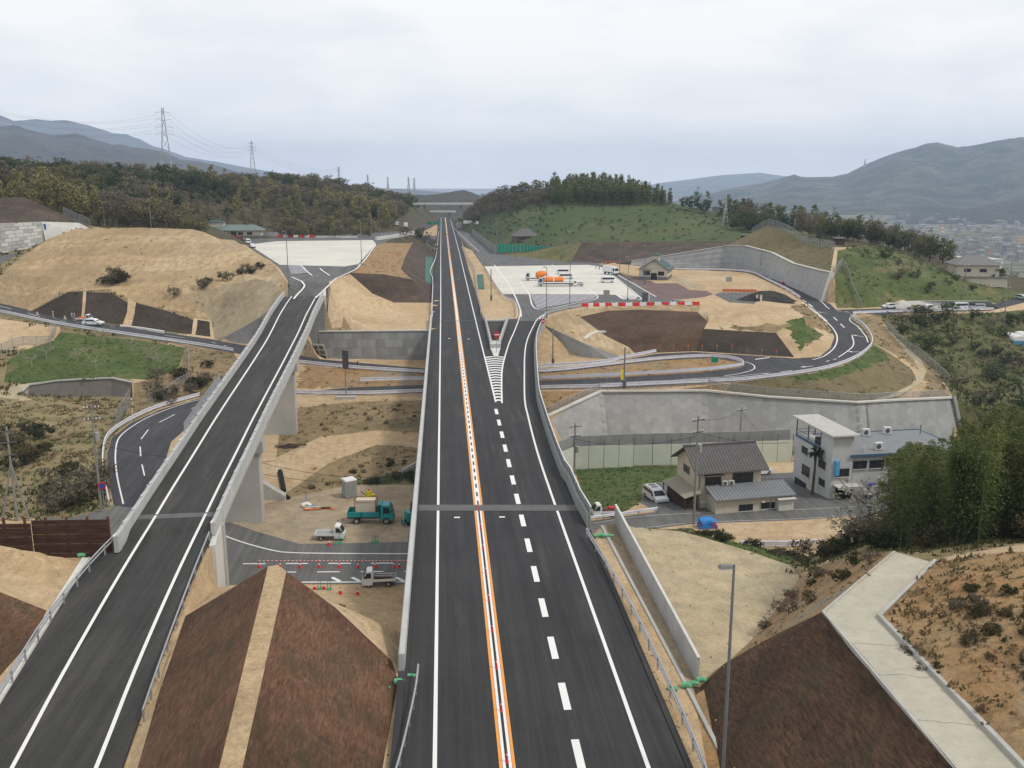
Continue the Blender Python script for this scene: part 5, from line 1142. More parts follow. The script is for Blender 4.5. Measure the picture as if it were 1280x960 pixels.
def guard(label,path,kind='beam',mat='rail_white',zr=.62,post=4.,group=None,two=False,name='guard_rail'):
    path=[cv(p) for p in path]; path=spline(path,2.5) if len(path)>2 else dens(path,2.5); root=empty(name,path[0],label,'guard rail',0,group)
    hs=[zr] if not two else [zr,zr-.32]
    for h in hs:
        mb=MB(); q=[p+V((0,0,h)) for p in path]
        if kind=='beam': mb.sweep(q,[(a,b*1.1) for a,b in W_BEAM],mat)
        elif kind=='wide': mb.sweep(q,[(-.08,-.3),(.08,-.28),(.03,-.02),(.08,.28),(-.08,.3)],mat)
        else: mb.tube(q,.07,mat,6)
        part(mb,'rail',root)
    mb=MB(); mb.box((0,0,zr/2),(.11,.11,zr+.1),'steel'); me=mb.build('post'); first=True
    pp=dens(path,post); pp=pp if len(pp)<=98 else pp[::2]
    for p in pp:
        o=me if first else me.copy()
        if not first: COL.objects.link(o)
        first=False; o.parent=root; o.location=p-root.location+V((0,0,0))
    return root
def lift(pts,dz): return [cv(p)+V((0,0,dz)) for p in pts]
guard('curved single beam guard rail at the near left edge of the expressway',[P(480,1030,0),P(492,985,0),P(500,958,0),P(512,908,0),P(520,868,0),P(523,842,0)],'pipe','steel',post=3.)
guard('double pipe guard rail along the near right edge of the expressway',[P(733,672,0),P(757,711,0),P(789,768,0),P(822,836,0),P(853,905,0),P(880,972,0),P(915,1060,0)],'pipe','steel',.85,4.,two=True)
guard('double pipe guard rail crossing diagonally at the left edge of the ramp',[ramp_edge(78,-4.1),ramp_edge(72,-4.8),ramp_edge(64,-5.2),ramp_edge(56,-5.1),ramp_edge(48,-5.0),ramp_edge(38,-4.9)],'pipe','steel',.85,4.,two=True)
guard('single pipe guard rail at the right edge of the ramp beside the brown mound',[ramp_edge(77,3.7),ramp_edge(70,3.8),ramp_edge(62,3.9),ramp_edge(55,3.95),ramp_edge(50,3.95)],'pipe','steel',.75,4.)
o_=[cv(p) for p in LOOP_OUT]; i_=[cv(p) for p in LOOP_IN]
guard('white guard rail around the outer bend of the loop left of the ramp',offset(o_[:7],-.5),'wide')
guard('white guard rail of the lower loop branch between the two bridges',offset(o_[7:10],.5),'wide',post=5)
guard('long white guard rail of the lower loop branch above the hexagon wall',offset([o_[11]]+o_[12:21]+[o_[21]],.4),'wide',post=5)
guard('white guard rail round the long tan island between both loop branches',[(673,466.5,-6.6),(705,464.5,-6.5),(820,451.5,-5.6),(890,447.8,-5.2),(921,452,-5.1),(929,457,-5.1),(923,459.6,-5.2),(872,465.5,-5.4),(760,472,-6.2),(676,475.5,-6.8)],'wide',post=5)
guard('short white guard rail on the tan verge left of the main bridge',[(450,478,-6.4),(490,477,-6.5),(536,476.5,-6.6)],'wide',post=4)
guard('white guard rail below the upper loop road at the far left',[(-40,387,3.6),(0,392,2.4),(75,407.5,1),(160,420.5,-1),(237,431.5,-3),(292,440.5,-4.)],'wide',post=5)
guard('white guard rail of the upper loop road between ramp and main bridge',[(372,455,-4.8),(440,462,-5.5),(535,468,-6.6)],'wide',post=5)
guard('white guard rail on the far side of the upper loop road, right',[(674,461,-6.4),(750,455.5,-6.1),(785,448.5,-5.8),(820,441.5,-5.6)],'wide',post=5)
guard('white guard rail beside the road climbing along the sloped wall',[(842,337.5,0),(900,338.5,0),(937,341.5,0),(960,351.5,-.4),(984,363.5,-.7),(1000,374,-1.1)],'wide',post=4)
guard('white guard rail along the side road of parked cars at right',[(1066,393.5,-2.3),(1100,392,-2.8),(1130,391,-3),(1190,389.5,-3.3),(1242,388.3,-3.5)],'wide',post=4)
guard('white guard rail beside the kei truck at the green field corner',[(736,653,-10),(775,648,-10),(822,641,-10)],'beam',post=3)
guard('white guard rail in front of the beige house',[(874,633.5,-10),(930,632.5,-10),(990,631,-10)],'beam',post=3)
guard('white guard rail along the lower lane below the tan dirt lot',[(925,684,-9.8),(985,684,-9.8),(1045,680,-9.7)],'beam',post=3,two=True)
guard('grey guard rail curving from the ramp to the red and white barriers',[(677,401,0),(686,393.5,0),(700,389,0),(727,384,0)],'wide','steel',post=3)
guard('wavy grey guard rail right of the expressway beside the soil wedge',[(601,394,0),(601,386,0),(596.5,359,0),(593.5,339,0),(584,322,0),(577,304,0)],'wide','steel',post=5)
guard('wavy white guard rail left of the expressway beside the dark slope',[(540.5,400,0),(540,386,0),(541,352,0),(538,341,0),(544.5,324,0),(546.8,308,0),(548.5,290,0)],'wide','rail_white',post=6)
guard('thin guard rail on the edge of the exit wedge right of it',[(647,400,0),(643.5,379,0),(627,369,0),(605.5,335,0)],'beam','rail_white',post=5)
# delineators on the loop's outer shoulder
first=None
for i,px in enumerate((825,842,860,877.5,896,915,934,952,970)):
    p=G(px,441-(3 if i<6 else 0)+max(0,i-5)*1.4)
    if first is None:
        first=empty('delineator_post',p,'short post with orange top at the foot of the dark cut','delineator',group='posts along the upper loop road'); mb=MB(); mb.tube([V((0,0,-.2)),V((0,0,.9))],.07,'pole_concrete',8); mb.build('post',first); mb=MB(); mb.tube([V((0,0,.9)),V((0,0,1.25))],.1,'orange_plastic',8); mb.build('reflector',first)
    else: dup(first,p)
# ---- lamps
def lamp(px,pyb,pyt,label,arm=1,ground=None,r=.09,group=None):
    b,h=upright(px,pyb,pyt,ground); o=empty('street_lamp',b,label,'street lamp',0,group)
    mb=MB(); mb.tube([V((0,0,-.5)),V((0,0,h*.55)),V((0,0,h))],r*1.25,'lamp_grey',8,r*.75); mb.build('pole',o)
    mb=MB(); mb.box((0,0,.25),(.42,.42,.5),'steel_dark'); mb.build('base',o)
    mb=MB(); mb.tube([V((0,0,h)),V((-.35*arm,-.25,h+.06))],.05,'lamp_grey',6); x=mb.build('arm',o)
    mb=MB(); mb.box((-.55*arm,-.35,h+.08),(.75,.36,.16),'lamp_grey',0,(.7,.7)); mb.box((-.55*arm,-.35,h-.01),(.55,.26,.05),'lamp_glass'); mb.build('luminaire',o); return o
lamp(903,977,706,'tall dark street lamp rising from the near right cut slope',1.)
WL=[(361,358,289,'at the end of the ramp beside the tan hill'),(382,294,256,'behind the left plaza barriers, in front of pale bamboo'),(352.5,293,269,'short and set behind the left end of the barriers'),(310,296,255,'right beside the roof of the left green roofed building'),(277,296,257,'behind the left part of the long green roof'),(449,283,259,'at the back of the left plaza before dark trees'),(465,300,269,'at the plaza edge beside the small bridge'),(474.5,299,264,'tallest one standing by the small bridge'),(452,327,276,'in front of the left plaza at its right edge'),(44,251,216,'alone on top of the brown slope at the left'),(167.5,284,256,'on the crest of the tan hill with a small box'),(189,285,252,'right of centre on the crest of the tan hill'),(211,285,260,'at the right of the tan hill crest'),(131,284,260,'left on the crest of the tan hill'),(246,287,262,'where the tan hill crest meets the long roof')]
for x,b,t_,l in WL: lamp(x,b,t_,'slim grey street lamp '+l)
EL=[(621,318,280,'at the left end of the green net fence'),(644,321,285,'in front of the house behind the green net'),(683,397.5,334,'at the right edge of the exit ramp end'),(712,386,290,'tall one in front of the concrete lot trucks'),(774.5,342,297,'behind the white truck on the right plaza'),(806,355,307,'left of the right green roofed building'),(784.5,375,321,'short one on the small hatched island'),(904,332,304,'in front of the long sloped wall, left one'),(950,342,312,'in front of the long sloped wall, right one'),(701,325,299,'beside the dark slope behind the right plaza')]
for x,b,t_,l in EL: lamp(x,b,t_,'slim grey street lamp '+l)
# thick posts with boxes, sign posts
def postbox(px,pyb,pyt,label,mat='pole_concrete'):
    b,h=upright(px,pyb,pyt); o=empty('service_pole',b,label,'pole'); mb=MB(); mb.tube([V((0,0,-.4)),V((0,0,h))],.17,mat,8,.13); mb.build('pole',o); mb=MB(); mb.box((0,-.25,.9),(.55,.4,1.3),'steel_dark'); mb.build('control_box',o); return o
postbox(614,376,336,'thick grey pole with a dark box on the soil wedge'); postbox(701.5,323,300,'pole with dark box at the foot of the green bank'); postbox(691,457,410,'grey pole in front of the smooth wing wall')
def post_sign(px,pyb,pyt,label,shape,size,mat,rz=0,cat='sign',bar=None):
    b,h=upright(px,pyb,pyt); o=empty('road_sign',b,label,cat,rz); mb=MB(); mb.tube([V((0,0,-.3)),V((0,0,h))],.045,'steel',6); mb.build('post',o)
    mb=MB()
    if shape=='round': mb.tube([V((0,-.06,h-size)),V((0,-.09,h-size))],size,mat,20,smooth=False)
    else: mb.box((0,-.08,h-size*.5),(size*shape,.05,size),mat)
    f=mb.build('sign_face',o)
    if bar: mb=MB(); mb.box((0,-.1,h-size),(size*1.5,.03,size*.36),'white_plastic'); mb.build('sign_bar',f).matrix_parent_inverse=Matrix.Identity(4)
    return o
def sign_at(v,h,label,shape,size,mat,bar=None,rz=0):
    o=empty('road_sign',v,label,'sign',rz); mb=MB(); mb.tube([V((0,0,-.2)),V((0,0,h))],.06,'steel',6); mb.build('post',o); mb=MB()
    if shape=='round': mb.tube([V((0,-.07,h-size)),V((0,-.10,h-size))],size,mat,24,smooth=False)
    else: mb.box((0,-.08,h-size*.5),(size*shape,.05,size),mat)
    f=mb.build('sign_face',o)
    if bar: mb=MB(); mb.box((0,-.115,h-size),(size*1.5,.03,size*.34),bar); mb.build('sign_bar',f)
    return o
sign_at(V((9.75,171,.28)),3.9,'round red no entry sign with white bar standing on the gore nose','round',.6,'sign_red','white_plastic')
sign_at(V((21.2,196,0.)),2.9,'round red no entry sign on the right parapet of the exit ramp','round',.5,'sign_red','white_plastic')
o=post_sign(131,640,602,'small round red rimmed sign on the utility pole by the loop','round',.5,'sign_red'); mb=MB(); b,h=upright(131,640,602); mb.tube([V((0,-.1,h-.5)),V((0,-.13,h-.5))],.33,'sign_blue',16,smooth=False); mb.build('sign_inset',o)
post_sign(1005,362,350,'small round red sign before the right sloped wall','round',.45,'sign_red'); post_sign(979,355,352,'tiny red sign on the near edge of the climbing road','round',.5,'sign_red')
post_sign(55,286,290-10,'small blue sign at the corner of the block wall',.8,1.6,'sign_blue'); post_sign(893,456,446.5,'small dark green direction sign on the tip of the long tan island',1.3,1.1,'sign_green')
post_sign(758,372,362.5,'grey square back of a sign at the right plaza exit',1.,1.8,'grey_panel'); post_sign(911,352,346,'grey square sign back on the tan ground near the sloped wall',1.1,1.8,'grey_panel')
o=postbox(780,486,434,'tall steel pole with a yellow sign beside the lower loop branch','lamp_grey'); mb=MB(); mb.box((-.45,-.12,2.8),(.5,.06,2.0),'sign_yellow'); mb.build('sign_face',o)
b,h=upright(433,497.5,440); o=empty('sign_pole',b,'grey sign pole with a dark panel on a concrete block by the loop','sign pole'); mb=MB(); mb.tube([V((0,0,0)),V((0,0,h))],.13,'pole_concrete',8,.1); mb.build('pole',o); mb=MB(); mb.box((.1,-.15,h-1.4),(1.4,.1,3.4),'steel_dark',R(-35)); mb.build('sign_face',o); mb=MB(); mb.box((0,-.4,-.05),(3.6,1.2,.9),'concrete'); mb.build('base',o)
# the striped hazard board at the loop exit and grey boxes
b=G(806,377); o=empty('hazard_board',b,'dark upright board with stripes beside the red barriers','hazard board'); mb=MB(); mb.box((0,0,1.3),(1.6,.2,2.4),'steel_dark'); mb.build('board',o); mb=MB(); mb.tube([V((1.2,0,0)),V((1.2,0,2.6))],.1,'white_plastic',8); mb.build('post',o)
mb=MB(); q=[G(*a)+V((0,0,.15)) for a in ((731,424),(738,418),(748,415),(757,415))]; mb.sweep(dens(q,.8),[(-.35,-.3),(.35,-.3),(.35,.12),(.22,.0),(-.22,.0),(-.35,.12)],'concrete_white'); o=mb.build('gutter'); tag(o,'short white concrete gutter curving across the tan cone slope','gutter')
# ---- wire mesh fences
def mesh_fence(label,path,h,step=2.2,mat='mesh_panel'):
    path=dens([cv(p) for p in path],step); path=[V((p.x,p.y,gz(p.x,p.y,p.z))) for p in path]; rt=empty('mesh_fence',path[0],label,'fence'); mb=MB()
    for a,b in zip(path[:-1],path[1:]): mb.quad(a,b,b+V((0,0,h)),a+V((0,0,h)),mat)
    part(mb,'mesh',rt); mb=MB(); mb.tube([p+V((0,0,h)) for p in path],.035,'steel',5); part(mb,'top_rail',rt)
    mb=MB(); mb.box((0,0,h/2),(.08,.08,h+.1),'steel'); me=mb.build('post'); 
    for i,p in enumerate(path[:98]):
        q=me if i==0 else me.copy()
        if i: COL.objects.link(q)
        q.parent=rt; q.location=p-rt.location
    return rt
mesh_fence('wire mesh fence stepping up at the left corner of the orchard plot',[(-10,447,-2.5),(3,441,-2.2),(30,433,-1.7),(63,429,-1.1),(71,411,.5)],1.9)
mesh_fence('wire mesh fence at the right corner of the orchard plot',[(185,486,-5),(210,480,-5.),(237,474,-4.9),(236,440,-3.6)],2.0)
mesh_fence('slanting wire mesh fence above the loop bend at the left',[(146,536,-7.8),(154,520,-7.8),(163,502,-8)],2.6)
mesh_fence('wire mesh fence down the slope right of the grassy bank',[(1107,411,-4.2),(1120,424,-5),(1132,436,-6),(1155,452,-7),(1175,470,-8.5),(1186,478,-8.8)],2.2)
mesh_fence('low wire fence along the top of the hexagon wall',[p+V((0,.6,0)) for p in W1T],1.3,3.)
mesh_fence('wire mesh fence on the ridge above the sloped wall',[D(940,292,376),D(960,282,361),D(972,284,352),D(985,290.5,335),D(1003,300,322),D(1020,307.5,315),D(1043,313,286)],2.4,4)
mesh_fence('wire mesh fence beside the end of the sloped wall',[D(1042,338,262),D(1043,352,260),(1050,370,-1.),(1062,380,-1.8),(1076,386,-2.2)],2.4,3)
mesh_fence('wire mesh fence at the top of the left brown slope',[D(80,267,289),D(100,276,289),D(113,283,289)],2.4,4)
# ---- panel fence and green net on the right plaza side
def sheetline(label,name,a,b,h0,h1,mat,n,cat='fence',dx=0):
    a,b=cv(a),cv(b); rt=empty(name,a,label,cat); d=b-a
    for i in range(n):
        p,q=a.lerp(b,i/n),a.lerp(b,(i+.95)/n); hh=(h0+(h1-h0)*i/n,h0+(h1-h0)*(i+1)/n); mb=MB(); z=V((0,0,1)); o=V((-d.y,d.x,0)).normalized()*.08
        mb.add([p,q,q+z*hh[1],p+z*hh[0],p+o,q+o,q+o+z*hh[1],p+o+z*hh[0]],[(0,1,2,3),(7,6,5,4),(0,4,5,1),(3,2,6,7),(0,3,7,4),(1,5,6,2)],mat); part(mb,'panel',rt)
        mb=MB(); mb.box((p.x,p.y,p.z+hh[0]/2),(.12,.12,hh[0]),'steel'); part(mb,'post',rt)
    return rt
sheetline('tall grey panel fence beside the slip road joining from far','panel_fence',(590,293.2,0),(620,317.5,0),3.6,3.6,'grey_panel',16)
sheetline('bright green net fence at the back of the right plaza','net_fence',D(622,317.,433),D(655,317,430),4.6,4.2,'green_sheet',7)
sheetline('paler green net fence thinning out toward the grassy bank','net_fence',D(655.5,317,430),D(691,310.5,424),4.2,.9,'net_green',9)
sheetline('low orange net fence behind the right green roofed building','orange_fence',(753,329,0.),(800,331,0.),1.,1.,'rust_orange',9)
sheetline('low red orange fence along the asphalt left of the black heap','orange_fence',(903,364.5,0.),(946,365.2,0.),.8,.8,'rust_orange',9)
sheetline('orange net fence in front of the left green roofed building','orange_fence',D(283,297.5,405),D(303,299,395),1.2,1.2,'rust_orange',6)
sheetline('grey white board fence right of the left green roofed building','board_fence',D(326,295.5,425),D(348,296,422),2.,2.,'wall_bluegrey',6)
# ---- red and white water barriers
def barrier_proto(mat):
    o=empty('water_barrier',(0,0,0),'','barrier'); mb=MB(); mb.side([(-.85,0),(.85,0),(.85,.25),(.8,.9),(.45,.98),(.3,.8),(-.3,.8),(-.45,.98),(-.8,.9),(-.85,.25)],-.27,.27,mat); mb.build('shell',o); return o
bp={'red':barrier_proto('red_plastic'),'white':barrier_proto('white_plastic')}; used_b={}
xs=(285,310,340,370,403,433,468,505,540,575,612,650,687,725,765,800,840)
for i,x in enumerate(xs):
    k='red' if i%2==0 else 'white'; p=P(660+x/4,290+(368-8*i/16)/4+1.2,0.02)
    lb=f'{k} plastic water barrier in the row at the edge of the right plaza'; g=f'{k} water barriers of the right plaza'
    if k not in used_b: o=bp[k]; o.location=p; o.rotation_euler=(0,0,R(-4)); tag(o,lb,None,g); used_b[k]=1
    else: dup(bp[k],p,R(-4+random.uniform(-3,3)),lb,g)
for i,x in enumerate((350,357.5,363.5,370,377,384,390)):
    k='red' if i%2==0 else 'white'; dup(bp[k],P(x,296.8,8.02),0,f'{k} plastic water barrier in the row at the back of the left plaza',f'{k} water barriers of the left plaza',1.25)
mb=MB(); mb.sweep([P(395,297,8),P(447,297.5,8)],[(-.2,0),(.2,0),(.1,.9),(-.1,.9)],'concrete_white'); o=mb.build('concrete_barrier'); tag(o,'long low white concrete barrier behind the left plaza','barrier')
# ---- poles and wires
def util(px,pyb,pyt,label,arms=2,rz=0.,ground=None,r=.17,extra=True):
    b,h=upright(px,pyb,pyt,ground); o=empty('utility_pole',b,label,'utility pole',rz); mb=MB(); mb.tube([V((0,0,-.5)),V((0,0,h))],r,'pole_concrete',10,r*.62); mb.build('pole',o)
    for k in range(arms):
        z=h-.5-k*1.5; mb=MB(); mb.box((0,-.1,z),(2.0-.2*k,.1,.12),'steel_dark'); x=mb.build('crossarm',o)
        mb=MB()
        for a in (-.85,-.45,.45,.85): mb.tube([V((a,-.1,z+.06)),V((a,-.1,z+.3))],.06,'white_plastic',6)
        mb.build('insulator',x)
    if extra: mb=MB(); mb.tube([V((.38,-.1,h-4.6)),V((.38,-.1,h-3.6))],.27,'bed_grey',10); mb.build('transformer',o)
    return o,b,h
def wire(label,a,b,sag,n=10,r=.03,name='power_line'):
    mb=MB(); pts=[a.lerp(b,i/n)-V((0,0,sag*4*(i/n)*(1-i/n))) for i in range(n+1)]; mb.tube(pts,r,'wire',4); o=mb.build(name); return tag(o,label,'power line')
u1,b1_,h1=util(127,640,505,'utility pole with two crossarms and transformer at the loop bend',2,.2)
u2,b2_,h2=util(867,655,520,'tall utility pole with crossarms at the roadside before the beige house',2,.5)
u3,b3_,h3=util(924,566,509,'utility pole rising behind the beige house',1,.4,extra=False)
u4,b4_,h4=util(718,603,529,'utility pole with hanging cables beside the main bridge parapet',2,.3)
u5,b5_,h5=util(1204,372,330,'concrete utility pole on the orchard edge left of the hip roofed house',1,.3,extra=False)
u6,b6_,h6=util(1261,366,327,'concrete utility pole right of the hip roofed house',1,.3,extra=False)
u7,b7_,h7=util(1255,404,358,'dark utility pole below the side road near the greenhouse',1,.3,extra=False)
b=V(P(22,652,-9.6)); hh=upright(22,652,533,b)[1]; o=empty('utility_pole',b,'concrete pole braced by two leaning struts behind the rusty fence','utility pole'); mb=MB(); mb.tube([V((0,0,-.5)),V((0,0,hh))],.17,'pole_concrete',10,.11); mb.build('pole',o)
for q in (P(3,652,-9.6),P(37,652,-9.6)): mb=MB(); mb.tube([q-b,V((0,0,hh*.62))],.14,'pole_concrete',8,.11); mb.build('strut',o)
for z,w in ((hh-.6,1.6),(hh-2.,1.9),(hh-3.6,1.5)): mb=MB(); mb.box((0,-.1,z),(w,.1,.12),'steel_dark',.3); mb.build('crossarm',o)
T1=b+V((0,0,hh-1)); T2=b1_+V((0,0,h1-1))
wire('overhead cable from the braced pole to the transformer pole at left',T1,T2,.5)
wire('overhead cable from the transformer pole under the ramp to the right',T2+V((0,0,-4)),P(345,576,-6.5),1.,14); wire('sagging cable crossing the dry slope between the bridges',P(325,578,-6.),P(535,592,-6.5),1.2,14); wire('lower sagging cable crossing the dry slope between the bridges',P(325,592,-7.),P(535,598,-7.5),1.,14)
A2=b2_+V((0,0,h2-.5)); wire('cable from the roadside pole to the pole behind the beige house',A2,b3_+V((0,0,h3-.5)),.6); wire('cable from the roadside pole toward the grey building',A2+V((0,0,-1.5)),V((47.,119,-3.6)),.6)
wire('upper cable from the pole behind the house to the building roof',b3_+V((0,0,h3-.5)),V((44,124,-2.6)),.4); wire('cable across the green field from the bridge side pole',b4_+V((0,0,h4-2.5)),A2+V((0,0,-2.)),1.)
# ---- pylons
def pylon(px,pyb,pyt,d,label,arms=3,mat='steel',gnd=False):
    b=onG(D(px,pyb,d)) if gnd else D(px,pyb,d); h=upright(px,pyb,pyt,b)[1]; o=empty('transmission_tower',b,label,'pylon',R(12)); bw=h*.085; tw=h*.02; n=8; r=max(.12,d*.00021)
    def w(z): return bw+(tw-bw)*min(1,z/(h*.78)) if z<h*.78 else tw*(1-.5*(z-h*.78)/(h*.22))
    mb=MB()
    for sx in (-1,1):
        for sy in (-1,1): mb.tube([V((sx*w(z),sy*w(z),z-.5)) for z in (0,h*.4,h*.78,h)],r*1.5,mat,4)
    mb.build('leg_frame',o); mb=MB()
    for i in range(n):
        z0,z1=h*(i/n),h*((i+1)/n); a,c=w(z0),w(z1)
        for s in (-1,1):
            mb.bar((-a,s*a,z0),(c,s*c,z1),r,r,mat); mb.bar((a,s*a,z0),(-c,s*c,z1),r,r,mat); mb.bar((s*a,-a,z0),(s*c,c,z1),r,r,mat); mb.bar((s*a,a,z0),(s*c,-c,z1),r,r,mat)
    mb.build('bracing',o)
    for k in range(arms):
        z=h*(.94-.085*k); L=h*(.085+.006*k); mb=MB()
        for s in (-1,1):
            mb.bar((0,0,z+h*.012),(s*L,0,z),r,r,mat); mb.bar((0,0,z-h*.012),(s*L,0,z),r,r,mat); mb.bar((s*L,0,z),(s*L,0,z-h*.03),r,r,mat)
        mb.build('crossarm',o)
    return o,b,h
_,pa,ha=pylon(211,240,134,600,'tall lattice transmission tower on the wooded hill at left',4,'steel'); _,pb,hb=pylon(317,226,176,1000,'lattice transmission tower second in the line at left',3)
_,pc,hc=pylon(424,233,208,1500,'small distant transmission tower right of the dark round hill',3); pylon(460,236,218,1900,'tiny distant transmission tower, left of the three before the valley gap',3); pylon(485,238,221,1900,'tiny distant transmission tower, middle of the three before the valley gap',3); pylon(511,240,221,2100,'tiny distant transmission tower, broad one before the valley gap',3); pylon(518,240,222,2300,'tiny distant transmission tower nearest to the far overpass',3); pylon(905,300,246,455,'slim lattice tower on the right hillside above the sloped wall',3,'steel',True)
pylon(1080.5,211,199,4600,'tiny mast on the far right mountain ridge',1)
for k in range(3):
    for s in (-1,1):
        u=V((s*ha*.09,0,0)); a=pa+u+V((0,0,ha*(.91-.085*k))); c=pb+V((s*hb*.09,0,hb*(.91-.085*k))); e=pc+V((s*hc*.09,0,hc*(.91-.085*k)))
        mb=MB()
        for p,q in ((a,c),(c,e)):
            pts=[p.lerp(q,i/16)-V((0,0,22*4*(i/16)*(1-i/16)*.5)) for i in range(17)]; mb.tube(pts,.045,'wire',3)
        q=D(-90,118+8*k+s*3,420); pts=[a.lerp(q,i/14)-V((0,0,8*4*(i/14)*(1-i/14))) for i in range(15)]; mb.tube(pts,.035,'wire',3)
        o=mb.build('power_line'); tag(o,'thin power line strung between the lattice towers at left','power line','lines of the transmission towers')
# ---- far overpasses, small bridge, gantry
for (x0,x1,Yv,z,th,lbl) in ((515.5,591,800,15.2,2.2,'long pale overpass spanning the far cutting, upper one'),(528,570,880,6.6,2.4,'shorter grey overpass low in the far cutting')):
    a,b=Q(x0,252,Yv),Q(x1,254,Yv); rt=empty('overpass',V((0,Yv,0)),lbl,'bridge'); mb=MB(); mb.box(((a.x+b.x)/2,Yv,z),(b.x-a.x,7,th*.45),'concrete'); part(mb,'deck',rt); mb=MB(); mb.box(((a.x+b.x)/2,Yv-3.6,z+.9),(b.x-a.x,.3,1.5),'concrete_white'); part(mb,'parapet',rt)
    for q in (.2,.8): mb=MB(); x=a.x+(b.x-a.x)*q; mb.box((x,Yv,z-9),(2,3,18),'concrete_dark'); part(mb,'pier',rt)
rt=empty('small_bridge',D(485,300,400),'low white bridge carrying the slip road at the far end of the tan mound','bridge'); a,b,c=D(470,301.5,400),D(492,299,420),D(517,290.5,452)
for p in (a,b,c): p.z=8.1
mb=MB(); mb.sweep([a,b,c],[(-.3,-1.8),(.5,-1.8),(.5,1.3),(-.3,1.3)],'concrete_white'); part(mb,'parapet',rt); mb=MB(); mb.sweep([a,b,c],[(-5,-2.6),(0,-2.6),(0,-1.81),(-5,-1.81)],'rust'); part(mb,'girder',rt); mb=MB(); mb.box((c.x-.4,c.y-1.,c.z-3.2),(1.2,2.5,7.4),'concrete_white'); part(mb,'abutment',rt)
g=D(541,282,640); g.z=gz(g.x,g.y); rt=empty('sign_gantry',g,'green expressway direction signs on a gantry by the far slip road','sign'); 
for x in (-4.4,4.4): mb=MB(); mb.tube([V((x,0,-1)),V((x,0,3.4))],.2,'steel',6); mb.build('post',rt)
for x in (-2.2,2.2): mb=MB(); mb.box((x,-.2,3.2),(3.7,.15,2.),'sign_green'); mb.build('sign_face',rt)
g=D(574,281,660); rt=empty('road_sign',V((g.x,g.y,0)),'large grey sign back on two posts beside the far slip road','sign'); mb=MB(); mb.box((0,0,3.6),(4.4,.2,4.4),'grey_panel'); mb.build('panel',rt)
for x in (-1.5,1.5): mb=MB(); mb.tube([V((x,.2,-.5)),V((x,.2,4))],.15,'steel',6); mb.build('post',rt)
# ---- painted lines of the loop, side road and plazas
def gline(name,pts,w,mat='paint_white',dash=None,dz=.03,parent=None,raw=False):
    pts=[cv(p) for p in pts]; path=spline(pts,1.5) if len(pts)>2 else dens(pts,1.5); path=[V((p.x,p.y,max(gz(p.x,p.y,p.z),p.z-.3)+dz)) for p in dens(path,1.2)]
    o=line(name,path,w,mat,None,0,dash); return o
gline('edge_line',offset(o_[0:8],1.15),.2); gline('centre_line',offset([o_[0],o_[1],o_[2],o_[3],o_[4],o_[5],o_[6]],4.6),.18,dash=(5,9,1))
gline('edge_line',[ (672,482.5,-6.9),(760,479.5,-6.4),(872,473,-5.6),(914,470.5,-5.4),(960,466.5,-5.1)],.18); gline('edge_line',[(360,494,-6.95),(440,490.5,-6.95),(535,488,-6.95)],.2)
gline('edge_line',[(931,452.5,-5.05),(941,456,-5.05),(943,461,-5.1),(930,466,-5.3),(905,470,-5.45)],.22)
gline('edge_line',offset(i_[24:28]+[i_[28],i_[29],i_[30]],.9)[1:],.25) if False else None
gline('edge_line',[(1003,378.5,-1.2),(1020,391,-1.7),(1033,402,-2.1),(1042,412,-2.6),(1046.5,422,-2.95),(1043,434,-3.5),(1030,445,-4.),(1016,449,-4.2)],.28)
gline('edge_line',[(1075,388,-2.3),(1062,398.5,-2.2),(1072,408,-2.6),(1082,420,-3.),(1085,428,-3.3)],.25); gline('centre_line',[(1065,419,-2.9),(1067,430,-3.3),(1060,439,-3.8),(1048,447,-4.1)],.25)
gline('centre_dash',[(1042,396,-1.9),(1060,414,-2.7)],.3,dash=(5,9.5,0)); gline('centre_dash',[(1046,449,-4.2),(1030,453,-4.4)],.25,dash=(1.2,2.4,0)); gline('lane_dash',[(990,463.5,-4.9),(955,467,-5.1)],.2,dash=(2.5,5,0))
gline('edge_line',[(1037,385,-1.3),(1015,369.5,-.9),(985,355,-.4),(960,346,0)],.25); gline('lane_dash',[(1016,383,-1.3),(980,360,-.5),(955,347,0)],.3,dash=(5,8,0)); gline('edge_line',[(1010,380,-1.3),(1024,393,-1.8),(1034,402,-2.2)],.3,dash=(1.5,2.4,0))
gline('stop_line',[(1046,388.5,-1.9),(1070,391.5,-2.3)],.5,dash=(1.2,2.,0)); gline('stop_line',[(944,449.5,-4.9),(962,446.5,-4.6)],.5)
for px,py,rz_ in ((1072,420,2.2),(1067,440,2.9),(1008,458.5,3.3),(1028,391,2.3)):
    p=G(px,py); mb=MB(); c,s_=math.cos(rz_),math.sin(rz_)
    def L(x,y): return V((p.x+x*c-y*s_,p.y+x*s_+y*c,0))
    q=[L(*a) for a in ((-1.5,-.12),(.3,-.12),(.3,.12),(-1.5,.12))]; q2=[L(*a) for a in ((.3,-.5),(1.4,0),(.3,.5))]
    mb.add([V((a.x,a.y,gz(a.x,a.y)+.05)) for a in q],[(0,1,2,3)],'paint_white'); mb.add([V((a.x,a.y,gz(a.x,a.y)+.05)) for a in q2],[(0,1,2)],'paint_white'); mb.build('arrow_marking')['kind']='structure'
gline('edge_line',[(269,665,-9),(300,677,-9),(340,688,-9),(365,691,-9),(420,692,-9),(524,692.5,-9)],.24)
gline('lane_dash',[(304,705,-9),(524,704,-9)],.24,dash=(2.4,4.6,0)); gline('lane_dash',[(330,715.5,-9),(524,714.5,-9)],.22,dash=(2.4,4.6,1)); gline('edge_line',[(377,728,-9),(524,727.5,-9)],.26)
for x in (415,440,468,495): gline('hatch_line',[(x,722,-9),(x+10,727,-9)],.4)
